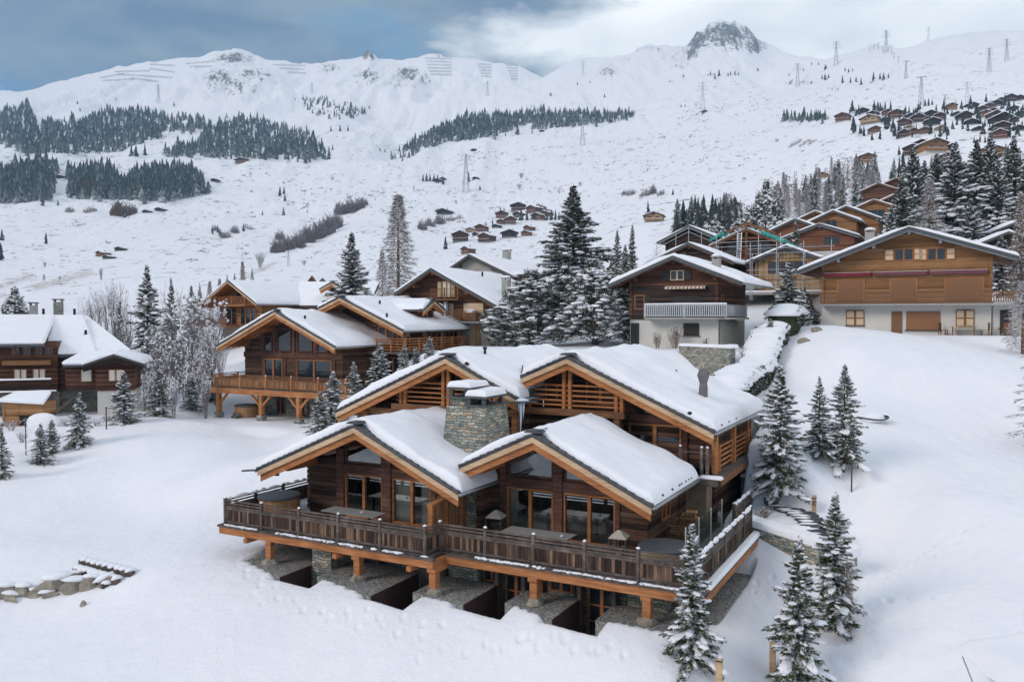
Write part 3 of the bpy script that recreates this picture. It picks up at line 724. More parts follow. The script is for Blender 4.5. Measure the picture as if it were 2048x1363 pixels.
def railing(parent, p0, p1, z, ps, h=1.1, rails=(.82, .95, 1.08), boards=(.14, .70), mats=('grey_wood', 'rail_boards', 'grey_wood'), pw=.14, rw=.05, rh=.07, post_top=.08, snowcap=True, snow_on=False, name='railing', endposts=True):
    """post-and-rail railing; ps = distances of the posts along the run"""
    p0 = Vector((p0[0], p0[1], 0)); p1 = Vector((p1[0], p1[1], 0)); d = (p1 - p0); L = d.length; d.normalize(); n_ = Vector((d.y, -d.x, 0))
    r = MB()
    for hz in rails: r.beam(p0 + Vector((0, 0, z + hz)), p1 + Vector((0, 0, z + hz)), rw, rh)
    if boards:
        r.beam(p0 + Vector((0, 0, z + boards[0])), p1 + Vector((0, 0, z + boards[0])), .07, .08); r.beam(p0 + Vector((0, 0, z + boards[1] + .03)), p1 + Vector((0, 0, z + boards[1] + .03)), .09, .10)
    ro = r.build(name, mats[0], parent)
    if boards:
        b = MB(); x = 0.04; k = 0
        while x < L - .04:
            w = rnd.uniform(.11, .15); j = rnd.uniform(-.008, .008); a = p0 + d * x + n_ * j; e = p0 + d * min(x + w - .008, L) + n_ * j
            b.beam(a + Vector((0, 0, z + (boards[0] + boards[1]) / 2)), e + Vector((0, 0, z + (boards[0] + boards[1]) / 2)), .025, boards[1] - boards[0] - rnd.uniform(0, .02)); x += w; k += 1
        b.build('boards', mats[1], ro)
    for s in ps:
        c = p0 + d * s
        po = MB(); po.box(-pw/2, pw/2, -pw/2, pw/2, -.02, h + post_top); 
        a = math.atan2(d.y, d.x); n0 = 0; po.rot(0, Matrix.Translation((c.x, c.y, z)) @ Matrix.Rotation(a, 4, 'Z')); po.build('post', mats[2], ro, bevel=.015)
        if snowcap: MB().blob((c.x, c.y, z + h + post_top + .0), (pw * .52, pw * .52, .065), int(s * 50) + 3, True, 5, 8).build('snow', 'snow', ro, smooth=True)
    if snow_on:
        sn = MB(); x = 0.1
        while x < L - .2:
            w = rnd.uniform(.25, 1.1); e = min(x + w, L - .05)
            if e - x > .12:
                hh = rnd.uniform(.07, .15); m_ = p0 + d * ((x + e) / 2); n0 = len(sn.v); sn.blob((0, 0, 0), ((e - x) / 2, .085, hh), int(x * 91) + 5, True, 6, 12, .12)
                sn.rot(n0, Matrix.Translation((m_.x, m_.y, z + h + .01)) @ Matrix.Rotation(math.atan2(d.y, d.x), 4, 'Z'))
            x = e + rnd.uniform(-.08, .12)
        sn.build('snow', 'snow', ro, smooth=True)
    return ro
def ledge_snow(parent, segs, z, seed=1, w=.12, name='ledge_snow'):
    """broken strips of snow lying on a ledge; segs = list of (p0, p1)"""
    rs = random.Random(seed); sn = MB()
    for p0, p1 in segs:
        p0 = Vector((*p0, 0)); p1 = Vector((*p1, 0)); d = p1 - p0; L = d.length; d.normalize(); x = 0
        n_ = max(1, int(L / .16)); 
        for k in range(n_):
            m_ = p0 + d * (L * (k + .5) / n_); sn.blob((m_.x + rs.uniform(-.02, .02), m_.y + rs.uniform(-.02, .02), z), (rs.uniform(.09, .19), w * rs.uniform(.5, 1.15), rs.uniform(.03, .07)), rs.randint(0, 9999), True, 4, 8, .3)
    return sn.build(name, 'snow', parent, smooth=True)
def bracket(mb, u, v, z, s, w=.14, L=.75):
    mb.beam((u, v, z - L), (u + s * L, v, z - .06), w, w)
_ORD = 'first second third fourth fifth sixth seventh eighth ninth tenth eleventh twelfth thirteenth fourteenth fifteenth sixteenth seventeenth eighteenth nineteenth'.split()
_TENS = {20: 'twentieth', 30: 'thirtieth', 40: 'fortieth', 50: 'fiftieth', 60: 'sixtieth', 70: 'seventieth', 80: 'eightieth', 90: 'ninetieth'}
_TW = {20: 'twenty', 30: 'thirty', 40: 'forty', 50: 'fifty', 60: 'sixty', 70: 'seventy', 80: 'eighty', 90: 'ninety'}
def ordinal(n):
    if n >= 100: return 'hundredth' if n == 100 else 'hundred and ' + ordinal(n - 100)
    if n < 20: return _ORD[n - 1]
    return _TENS[n] if n % 10 == 0 else _TW[n - n % 10] + '-' + _ORD[n % 10 - 1]
# ------------------------------------------------------------------ the double chalet in front
def build_main():
    H = empty('timber_chalet', MAINF.o, R(-28)); tag(H, 'large double timber chalet with four snowy gables round one stone chimney', 'chalet')
    S = .45
    # ---- roofs
    zA = gable_roof(H, -4.87, 4.72, -10.5, .42, .42, .452, 1.4, 8.6, 3.7, T=.42, seed=3, purlins=[-9.0, -4.87, -1.0], gutter=(True, True), snow_u=(-10.45, .5))
    zB = gable_roof(H, 3.31, 4.77, -.08, 8.2, .455, .472, 2.2, 8.25, 4.5, T=.38, seed=8, purlins=[.75, 3.31, 6.7], gutter=(False, True))
    zC = gable_roof(H, -4.17, 7.43, -11.1, -.16, .443, .472, 7.6, 19.5, 10.4, T=.42, seed=14, purlins=[-9.6, -4.17, -.9], gutter=(True, True), nv=40)
    zD = gable_roof(H, 1.94, 7.53, -.5, 8.86, .42, .444, 8.5, 18.8, 10.5, T=.42, seed=21, purlins=[1.94, 4.4, 7.4], gutter=(False, True), nv=40)
    # link between the upper roofs, behind the valley
    MB().box(-.45, -.1, 8.7, 18.6, 5.2, 5.9).build('roof', 'slate', H)
    # ---- front facade A
    th = .14
    def wall(*a, **k): logs(MB(), *a, **k).build('wall', 'log_wall', H)
    wall(-9.33, -7.72, 3.7, -.35, 2.75, zf=lambda u: zA(u) - .25); wall(-2.3, .05, 3.7, -.35, 2.5, zf=lambda u: zA(u) - .22)
    side = MB(); logs(side, 3.92, 9.0, -9.33, -.35, 2.55, along='y-'); side.build('wall', 'log_wall', H)
    bk = MB()
    # stub log ends at the corners
    for k in range(12):
        bk.box(-9.33 - .25, -9.36, 3.72, 3.9, -.3 + k * .235, -.1 + k * .235)
    bk.builds('log_end', 'beam_old', H)
    fr = MB()
    for a, b in ((-7.73, -7.28), (-5.09, -4.57), (-2.42, -2.12)): fr.box(a, b, 3.62, 3.98, -.3, min(zA(a), zA(b)) - .3)
    fr.box(-7.28, -5.09, 3.66, 3.92, 2.06, 2.50); fr.box(-4.57, -2.42, 3.66, 3.92, 2.06, 2.50)
    for u, v in ((-7.28, 0),): pass
    fr.builds('timber_frame', 'beam_old', H, bevel=.02)
    for (a, b) in ((-7.28, -5.09), (-4.57, -2.42)):
        win_x(H, a, b, .0, 2.06, 3.74, 2, .09, 'larch', 'glass', .12, mull=.07)
    def tri(a, b, zf, z0, v, off=.34):
        """glazing following the roof line"""
        g = MB(); g.add([(a, v, z0), (b, v, z0), (b, v, zf(b) - off), (a, v, zf(a) - off)], [(0, 1, 2, 3)]) if not (a < -4.87 < b and zf is zA) else None
        f = MB(); w = .09
        f.box(a, a + w, v - .05, v + .06, z0, zf(a + w) - off); f.box(b - w, b, v - .05, v + .06, z0, zf(b - w) - off); f.box(a + w, b - w, v - .05, v + .06, z0, z0 + w)
        f.add([(a, v - .05, zf(a) - off - w), (b, v - .05, zf(b) - off - w), (b, v - .05, zf(b) - off), (a, v - .05, zf(a) - off), (a, v + .06, zf(a) - off - w), (b, v + .06, zf(b) - off - w), (b, v + .06, zf(b) - off), (a, v + .06, zf(a) - off)],
              [(0,1,2,3),(7,6,5,4),(0,4,5,1),(1,5,6,2),(2,6,7,3),(3,7,4,0)])
        o = f.build('gable_window', 'beam_old', H); g.build('pane', 'glass', o); return o
    tri(-7.26, -5.12, zA, 2.52, 3.80); tri(-4.55, -2.8, zA, 2.52, 3.80)
    # ---- facade B
    wall(0.02, .62, 4.5, -.35, 3.1, zf=lambda u: zB(u) - .25); wall(6.08, 7.24, 4.5, -.35, 2.9, zf=lambda u: zB(u) - .25)
    fr = MB()
    for a, b in ((.60, .92), (3.14, 3.58), (5.9, 6.12)): fr.box(a, b, 4.42, 4.76, -.3, min(zB(a), zB(b)) - .3)
    fr.box(.92, 3.14, 4.46, 4.7, 2.06, 2.50); fr.box(3.58, 5.9, 4.46, 4.7, 2.06, 2.50)
    fr.builds('timber_frame', 'beam_old', H, bevel=.02)
    for (a, b) in ((.92, 3.14), (3.58, 5.9)): win_x(H, a, b, .0, 2.06, 4.54, 2, .09, 'larch', 'glass', .12, mull=.07)
    tri(.94, 3.12, zB, 2.52, 4.6); tri(3.6, 5.4, zB, 2.52, 4.6)
    side = MB(); logs(side, 4.74, 8.6, 7.24, -.35, 2.5, along='y+'); side.build('wall', 'log_wall', H)
    win_y(H, 6.2, 7.3, .9, 1.9, 7.3, 2)
    # wall between the two fronts
    side = MB(); logs(side, 3.5, 4.6, .02, -.3, 2.9, along='y-', th=.2); side.build('wall', 'log_wall', H)
    # stone panel left of facade B and pipes
    MB().box(-.55, .0, 3.62, 3.7, -.3, 2.0).build('stone_panel', 'stone', H)
    # ---- rooms behind the glass: floor, back wall, curtains, furniture shapes
    rm = MB(); rm.box(-9.1, -.4, 3.95, 8.3, -.12, -.02); rm.box(.2, 7.0, 4.75, 8.3, -.12, -.02); rm.builds('room_floor', 'deck_boards', H)
    rm = MB(); rm.box(-9.1, -.4, 7.2, 7.3, 0, 2.4); rm.box(.25, 7.0, 7.9, 8.0, 0, 2.5); rm.box(-2.2, -2.1, 4.2, 7.2, 0, 2.6); rm.builds('room_wall', 'interior', H)
    def curtain(a, b, v):
        c = MB(); n = 14; vs = []; 
        for i in range(n + 1):
            x = a + (b - a) * i / n; y = v + .05 * (1 if i % 2 else -1); vs += [(x, y, .05), (x, y, 2.0)]
        c.add(vs, [(2*i, 2*i+2, 2*i+3, 2*i+1) for i in range(n)]); c.build('curtain', 'curtain', H)
    for a, b in ((-7.2, -6.3), (-5.6, -5.12), (-4.5, -3.5), (-3.1, -2.45)): curtain(a, b, 3.98)
    curtain(1.0, 1.35, 4.8)
    # ---- partition between the two terraces
    MB().beam((-.62, 3.6, .9), (-.62, .95, .9), .05, 1.75).build('partition', 'rail_boards_warm', H)
    pt = MB()
    for v in (.95, 2.0, 3.2): pt.box(-.72, -.52, v - .07, v + .07, -.05, 1.7 + .1 * v)
    pt.add([(-.74, .85, 1.72), (-.50, .85, 1.72), (-.50, 3.6, 2.0), (-.74, 3.6, 2.0), (-.74, .85, 1.82), (-.50, .85, 1.82), (-.50, 3.6, 2.1), (-.74, 3.6, 2.1)], [(0,3,2,1),(4,5,6,7),(0,1,5,4),(1,2,6,5),(2,3,7,6),(3,0,4,7)])
    pt.build('partition_frame', 'larch', H)
    # ---- terrace
    dk = MB(); dk.box(-11.15, 0, .02, 3.7, -.10, -.02); dk.box(-11.15, -9.35, 3.7, 6.5, -.10, -.02); dk.box(0, 10.35, .92, 4.5, -.10, -.02); dk.box(7.26, 10.35, 4.5, 9.6, -.10, -.02); dk.box(7.26, 9.5, 9.6, 14.2, -.10, -.02); dk.build('terrace_floor', 'deck_boards', H)
    eg = MB(); eg.box(-11.35, .25, -.22, .02, -.085, -.0); eg.box(.25, 10.62, .66, .92, -.087, -.002); eg.box(10.35, 10.62, .92, 9.8, -.085, -.0); eg.box(-11.35, -11.15, .02, 6.5, -.085, -.0); eg.builds('terrace_edge', 'grey_wood', H)
    fa = MB(); fa.box(-11.3, .2, -.16, .0, -.40, -.09); fa.box(.06, .2, .0, .72, -.398, -.092); fa.box(.06, 10.56, .72, .88, -.41, -.091); fa.box(10.42, 10.56, .88, 9.75, -.41, -.091); fa.box(-11.3, -11.16, .0, 6.5, -.40, -.09); fa.box(9.5,9.62,9.75,14.2,-.41,-.091)
    fa.builds('terrace_beam', 'larch', H, bevel=.012)
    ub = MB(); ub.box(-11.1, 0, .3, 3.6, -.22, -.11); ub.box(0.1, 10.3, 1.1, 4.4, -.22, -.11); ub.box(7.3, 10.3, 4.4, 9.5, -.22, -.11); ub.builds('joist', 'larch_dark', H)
    for u in (-8.9, -3.9, -.2): MB().box(u - .75, u - .55, -.30, .6, -.60, -.405).build('corbel', 'larch', H)
    for u, v, g in ((-8.45, .1, 0), (-3.6, .1, 1), (.1, .1, 1), (4.05, .95, 1), (8.45, 1.0, 1), (10.0, 9.0, 1), (-8.4, 4.9, 0)):
        MB().box(u - .155, u + .155, v - .155, v + .155, -1.22, -.38).build('support_post', 'larch', H, bevel=.015)
        if g: MB().box(u - .9 if False else u - .2, u + .2, v - .24, v + .8, -.58, -.41).build('corbel', 'larch', H, bevel=.02)
        MB().blob((u, v, -1.42), (.36, .34, .26), int(u * 7) & 255, False, 6, 9, .22).build('footing_stone', 'boulder', H, smooth=False)
    mats = ('grey_wood', 'rail_boards', 'grey_wood')
    railing(H, (-11.1, .05), (-.28, .05), 0, [0, 2.2, 4.36, 6.49, 8.63, 10.8], mats=mats)
    railing(H, (-.28, .05), (-.20, .9), 0, [], mats=mats)
    railing(H, (-.20, .95), (10.2, .95), 0, [.02, 2.1, 4.19, 6.27, 8.31, 10.38], mats=mats)
    railing(H, (10.2, .95), (10.2, 9.5), 0, [1.95, 3.8, 5.7, 7.1, 8.5], mats=mats, snow_on=True)
    railing(H, (9.45, 9.6), (9.45, 14.2), 0, [.05, 1.7, 3.2, 4.55], mats=mats, snow_on=True)
    railing(H, (-11.1, 6.4), (-11.1, .05), 0, [.05, 2.7, 4.5], mats=mats, snow_on=True)
    ledge_snow(H, [((-11.0, -.1), (-9.0, -.1)), ((-7.9, -.1), (-6.8, -.1)), ((-6.6, -.1), (-4.7, -.1)), ((-4.4, -.1), (-3.2, -.1)), ((-2.8, -.1), (-2.5, -.1)), ((-2.2, -.1), (-1.3, -.1)), ((-.3, -.05), (-.2, -.05))], .0, 1)
    ledge_snow(H, [((1.5, .78), (3.9, .78)), ((4.05, .78), (4.6, .78)), ((4.9, .78), (6.0, .78)), ((6.1, .78), (6.8, .78)), ((7.0, .78), (8.1, .78)), ((8.2, .78), (10.3, .78))], .0, 2)
    # deep snow on the outer ledge of the right side and behind the tub
    snow_cap(H, lambda u: .0, 10.27, 10.64, 1.2, 9.75, .14, None, 5, .12, 0, 0, .05, 'ledge_snow', 6, 40)
    snow_cap(H, lambda u: -.02, -11.0, -9.4, 3.2, 6.3, .22, None, 6, .2, 0, 0, .06, 'terrace_snow', 12, 20)
    snow_cap(H, lambda u: -.02, 9.3, 10.1, 1.5, 9.3, .10, None, 7, .2, 0, 0, .06, 'terrace_snow', 12, 20)
    # ---- basement and stone piers
    bw = MB(); bw.box(-9.3, 8.6, 2.9, 3.2, -3.4, -.12); bw.box(-9.3, -9.0, 3.2, 9, -3.4, -.36); bw.box(8.3, 8.6, 3.2, 14.6, -3.4, -.12); bw.builds('basement_wall', 'stone', H)
    pr = MB(); pr.box(-6.6, -5.55, .7, 2.88, -3.3, -.23); pr.box(-3.3, -2.4, 2.4, 2.88, -3.3, -.23); pr.box(-.65, .75, 2.3, 2.88, -3.3, -.23); pr.box(3.9, 5.0, 2.5, 2.88, -3.3, -.23); pr.box(7.2, 8.7, 2.4, 2.88, -3.3, -.23); pr.builds('stone_pier', 'stone', H)
    lv = MB(); lv.box(-5.5, -3.35, 2.5, 2.85, -3.2, -.24); lv.box(-2.35, -.7, 2.2, 2.85, -3.2, -.24); lv.builds('louvre_panel', 'louvre', H)
    fr = MB()
    for u in (-5.5, -4.2, -2.4, -.75, 1.75, 2.95, 5.35, 6.75): fr.box(u - .08, u + .08, 2.1, 2.45, -3.2, -.24)
    fr.builds('basement_frame', 'grey_wood', H)
    for a, b, d_ in ((.85, 1.65, 0), (1.9, 2.85, 1), (5.02-.0, 5.25, 0), (5.5, 6.65, 1), (3.15, 3.85, 1)):
        if d_: win_x(H, a, b, -3.0, -.45, 2.62, 2, .07, 'larch', 'glass_dark', .1, tr=3, name='basement_door')
        else: win_x(H, a, b, -1.5, -.45, 2.62, 2, .06, 'larch', 'glass_dark', .1, tr=1)
    win_x(H, 4.0 - .0, 4.95, -1.35, -.45, 2.38, 2, .06, 'larch', 'glass_dark', .1, tr=1)
    # ---- chimney
    ch = MB(); n0 = 0
    a0, a1 = 1.22, .98
    cx, cy = -1.05, 5.35
    ch.add([(cx - a0, cy - a0, 2.2), (cx + a0, cy - a0, 2.2), (cx + a0, cy + a0, 2.2), (cx - a0, cy + a0, 2.2), (cx - a1, cy - a1, 5.42), (cx + a1, cy - a1, 5.42), (cx + a1, cy + a1, 5.42), (cx - a1, cy + a1, 5.42)], [(0,1,5,4),(1,2,6,5),(2,3,7,6),(3,0,4,7),(4,5,6,7)])
    ch.box(cx - a1, cx - .02, cy - .7, cy + a1, 5.42, 5.72)
    chim = ch.build('chimney', 'stone', H)
    sl = MB(); sl.box(cx - .02, cx + a1 + .14, cy - a1 - .14, cy + a1 + .1, 5.425, 5.5); sl.box(cx - a1 - .14, cx + .05, cy - .9, cy + a1 + .1, 5.725, 5.80)
    sl.box(cx + .0, cx + a1 + .1, cy - a1 - .1, cy + .9, 5.78, 5.86); sl.box(cx - a1 - .1, cx + .15, cy - .9, cy + .9, 6.12, 6.20); sl.build('chimney_slab', 'slate', chim)
    lg = MB()
    for u, v in ((cx + .15, cy - a1 + .1), (cx + a1 - .1, cy - a1 + .1), (cx + a1 - .1, cy + .6), (cx + .15, cy + .6)): lg.box(u - .08, u + .08, v - .08, v + .08, 5.5, 5.78)
    for u, v in ((cx - a1 + .1, cy - .7), (cx - .1, cy - .7), (cx - .1, cy + .6), (cx - a1 + .1, cy + .6)): lg.box(u - .08, u + .08, v - .08, v + .08, 5.8, 6.12)
    lg.builds('chimney_leg', 'slate', chim)
    s1 = snow_cap(chim, lambda u: 5.87, cx + .0, cx + a1 + .08, cy - a1 - .08, cy + .85, .26, None, 9, .16, 0, 0, .05, 'snow', 12, 12)
    s2 = snow_cap(chim, lambda u: 6.21, cx - a1 - .08, cx + .13, cy - .88, cy + .88, .26, None, 10, .16, 0, 0, .05, 'snow', 12, 12)
    # ---- main body below the upper gables
    wall(-10.3, -.2, 9.0, 0, 4.75, th=.3); wall(-.2, 4.3, 9.4, 0, 4.75, th=.3); wall(9.3, 18.4, -10.3, -.35, 4.3, along='y-')
    MB().box(-10.2, 8.2, 9.75, 18.2, -.3, 2.45).build('inner_wall', 'interior', H)
    # upper gable C: recessed face behind a rail balcony
    b = MB(); logs(b, -10.2, -.3, 10.4, 4.3, 7.1, zf=lambda u: zC(u) - .25); b.build('wall', 'log_wall', H)
    for a, b_, z1 in ((-6.9, -5.6, 5.95), (-3.9, -2.7, 6.3), (-5.3, -4.4, 6.6)): win_x(H, a, b_, 4.85, z1, 10.36, 2, .08, 'larch', 'glass_dark', .12)
    f = MB(); f.box(-7.7, -.5, 8.15, 10.4, 4.62, 4.82); f.build('balcony_floor', 'beam_old', H)
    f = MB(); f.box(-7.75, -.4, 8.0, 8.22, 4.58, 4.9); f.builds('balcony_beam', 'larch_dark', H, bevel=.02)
    rl = railing(H, (-7.55, 8.25), (-.55, 8.25), 4.85, [], rails=(.2, .42, .66, .9, 1.14), boards=None, mats=('larch', 'larch', 'larch'), rw=.05, rh=.08)
    f = MB()
    for u in (-7.25, -6.98, -4.66, -4.36, -2.0, -1.7): f.box(u - .085, u + .085, 8.12, 8.30, 4.6, min(zC(u) - .35, 7.0))
    f.builds('balcony_post', 'larch', H, bevel=.015)
    f = MB(); f.box(-10.9, -9.3, 7.95, 8.2, 4.15, 4.42); f.box(-10.2, -7.4, 8.2, 8.4, 4.25, 4.6); f.box(-9.95, -9.65, 8.0, 8.3, 1.8, 4.2); f.builds('beam', 'larch_dark', H, bevel=.02)
    f = MB(); bracket(f, -1.65, 8.15, 5.45, 1, .16, 1.0); f.box(-2.1, -1.0, 8.0, 8.25, 4.4, 4.58); f.box(-.75, -.5, 8.1, 8.35, .6, 5.2); f.builds('bracket', 'larch', H)
    # upper gable D
    b = MB(); logs(b, -.2, 8.3, 10.5, 2.6, 7.2, zf=lambda u: zD(u) - .25); b.build('wall', 'log_wall', H)
    wall(10.72, 18.4, 8.3, -.35, 4.3, along='y+'); wall(8.8, 10.5, 7.24, -.35, 2.4, along='y+')
    win_x(H, 4.3, 6.85, 2.7, 4.35, 10.42, 2, .09, 'larch', 'glass_dark', .14)
    g = MB(); g.add([(4.6, 10.44, 4.82), (6.2, 10.44, 4.82), (4.6, 10.44, zD(4.6) - .34), ], [(0, 1, 2)]); gw = g.build('gable_window', 'glass_dark', H)
    f = MB(); f.box(4.15, 7.0, 10.36, 10.6, 4.4, 4.78); f.box(6.9, 7.15, 10.36, 10.6, 2.6, 4.7); f.box(8.0, 8.3, 10.34, 10.6, 2.6, 4.2); f.builds('timber_frame', 'beam_old', H, bevel=.02)
    for a, b_, z1 in ((-.1, 1.2, 6.0), (2.1, 3.6, 6.2)): win_x(H, a, b_, 5.1, z1, 10.44, 2, .08, 'larch', 'glass_dark', .12)
    MB().box(-.75, 4.4, 9.1, 10.45, 4.72, 4.88).build('balcony_floor', 'beam_old', H)
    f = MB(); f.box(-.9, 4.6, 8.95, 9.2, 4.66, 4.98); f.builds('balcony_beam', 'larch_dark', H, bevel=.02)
    f = MB()
    for x0 in (-.4, 4.2): f.box(x0 - .15, x0 + .15, 9.0, 9.3, 4.2, 4.66)
    f.box(4.05, 4.35, 9.0, 9.3, 2.6, 4.2); f.builds('corbel', 'larch_dark', H, bevel=.02)
    railing(H, (-.7, 9.2), (4.5, 9.2), 4.95, [], rails=(.2, .42, .66, .9, 1.14), boards=None, mats=('larch', 'larch', 'larch'), rw=.05, rh=.08)
    f = MB()
    for u in (-.35, 1.51, 1.82, 4.15, 4.42): f.box(u - .085, u + .085, 9.1, 9.28, 4.9, min(zD(u) - .33, 7.1))
    f.builds('balcony_post', 'larch', H, bevel=.015)
    # side balcony of D
    f = MB(); f.box(7.26, 9.05, 8.8, 16.2, 2.34, 2.5); f.build('balcony_floor', 'grey_wood', H)
    f = MB(); f.box(8.9, 9.1, 8.75, 16.2, 2.05, 2.34); f.box(4.4, 9.0, 8.6, 8.8, 2.1, 2.45); f.builds('balcony_beam', 'larch_dark', H, bevel=.02)
    for v in (9.15, 12.55, 15.35): MB().box(8.6, 8.84, v - .12, v + .12, 2.5, zD(8.72) - .18).build('roof_post', 'larch', H, bevel=.015)
    for v0_, v1_ in ((9.9, 12.3), (12.8, 15.1), (15.6, 16.2)):
        railing(H, (8.72, v0_), (8.72, v1_), 2.5, [0, v1_ - v0_], rails=(.2, .42, .64, .86, 1.08), boards=None, mats=('larch', 'larch', 'larch'), rw=.05, rh=.09, pw=.12, snowcap=False)
    # grey posts with a glass pane at the corner of the upper terrace
    MB().box(4.5, 8.7, 8.72, 10.4, 2.36, 2.5).build('balcony_floor', 'grey_wood', H)
    rr = railing(H, (7.3, 8.75), (8.55, 8.75), 2.5, [0, .95, 1.2], rails=(.95,), boards=None, mats=('grey_wood', 'grey_wood', 'grey_wood'), rw=.04, rh=.04)
    snow_cap(H, lambda u: 2.38, 8.2, 9.2, 8.35, 8.8, .12, None, 15, .1, 0, 0, .05, 'ledge_snow', 10, 8)
    # ---- gutter return, downpipes, lamps
    MB().box(8.15, 9.0, 8.3, 8.7, 2.1, 2.36).build('gutter_box', 'grey_wood', H)
    # icicle at the valley spout between the two upper roofs
    ic = MB(); ic.tube((.02, 7.62, 5.4), (-.02, 7.6, 3.6), .09, .012, 8); ic.tube((.16, 7.6, 5.4), (.14, 7.6, 4.6), .06, .01, 7); ic.tube((-.1, 7.6, 5.4), (-.1, 7.6, 4.9), .05, .01, 7); ic.blob((.05, 7.65, 5.42), (.3, .22, .13), 5, False).build('icicle', 'icicle', H, smooth=True)
    MB().beam((-.5, 7.55, 5.32), (1.0, 7.3, 5.45), .12, .07).build('spout', 'slate', H)
    # roof vents
    v_ = MB(); cu, cv, z0 = 7.35, 12.3, zD(7.35)
    v_.add([(cu + a * w, cv + b * w, z0 + z) for z, w in ((0, .17), (.85, .17), (1.05, .14), (1.45, .24), (1.75, .15)) for a, b in ((-1, -1), (1, -1), (1, 1), (-1, 1))], [(4*i + k, 4*i + (k+1) % 4, 4*i + 4 + (k+1) % 4, 4*i + 4 + k) for i in range(4) for k in range(4)] + [(16, 17, 18, 19)]); v_.build('roof_vent', 'flue', H)
    for (u, v, zf, h) in ((-4.0, 11.0, zC, .75), (-1.5, 14.5, zC, .8), (3.0, 16.0, zD, .7), (5.8, 17.2, zD, .7), (-7.5, 3.6, zA, .5)):
        pass
    vp = MB(); vp.tube((-3.3, 10.0, zC(-3.3)), (-3.3, 10.0, zC(-3.3) + .68), .07); vp.tube((-3.3, 10.0, zC(-3.3) + .68), (-3.3, 10.0, zC(-3.3) + .8), .11); vp.build('vent_pipe', 'metal_dark', H)
    # meltwater slits in the snow, small dark gaps along the ridge-side
    sl = MB()
    for (u, v, L, zf, o_) in ((-1.9, 11.5, 1.3, zC, .46), (.4, 14.5, 0, zC, .4), (-2.3, 14.6, 1.0, zC, .46), (5.1, 15.3, 1.3, zD, .46)):
        if L: sl.beam((u, v, zf(u) + o_), (u + .6, v - L, zf(u + .6) + o_), .06, .05)
    sl.builds('snow_slit', 'slate', H)
    # snow guards showing along the eaves
    sg = MB()
    for (u, zf, vs_) in ((8.22, zB, (3.4, 4.6, 5.5, 5.8, 6.4, 6.8, 7.2)), (8.9, zD, (9.6, 10.9, 12.3)), ):
        for v in vs_: sg.blob((u - .02, v, zf(u) + .16), (.07, .13, .05), int(v * 9), False, 4, 6)
    sg.builds('snow_guard', 'slate', H)
    sg = MB()
    for (u, v, zf) in ((7.75, 8.62, zD), (5.55, 2.42, zB), (-3.0, 7.7, zC)): sg.blob((u, v, zf(u) + .2), (.10, .10, .09), 5, False, 4, 7)
    sg.builds('snow_guard', 'metal_dark', H)
    # spot lamp under the left eave
    MB().tube((-9.75, 1.9, 2.35), (-9.75, 1.9, 2.1), .02).tube((-9.75, 1.9, 2.12), (-9.75, 1.9, 2.0), .09, .11).build('spot_lamp', 'metal_dark', H)
    MB().beam((-11.45, 1.42, 2.15), (-10.5, 1.35, 2.28), .12, .08).build('spout', 'slate', H)
    return H
build_main()
pad(MAINF, -9.6, 8.7, 2.6, 19, -3.3, .3, 'cap')
# the snow meets the front edge of each gravel bay; light wells are cut between them
for a, b, va, vb in ((-9.75, -6.69, .0, -1.15), (-5.42, -1.92, -.3, -1.25), (-.75, 1.75, -.1, -.4), (3.0, 5.33, .55, -.25), (6.7, 10.4, .5, .2)):
    n = 5
    for i in range(n):
        ua = a + (b - a) * i / n; ub = a + (b - a) * (i + 1) / n; v = va + (vb - va) * (i + .5) / n
        pad(MAINF, ua, ub, v + .12, 3.2, -1.60, .22, 'cap')
for a, b, vf in ((-6.66, -5.45, -.75), (-1.9, -.78, -.85), (1.78, 2.98, -.1), (5.36, 6.68, .1)): pad(MAINF, a + .15, b - .1, vf, 3.2, -2.25, .75, 'cap'); pad(MAINF, a + .1, b - .1, vf + .9, 3.2, -3.05, .5, 'cap')
pad(MAINF, 8.6, 10.4, 1.0, 8.3, -1.6, .3, 'cap')
pad(MAINF, 9.4, 13.6, 9.9, 13.2, 0.35, 1.5, 'cap')

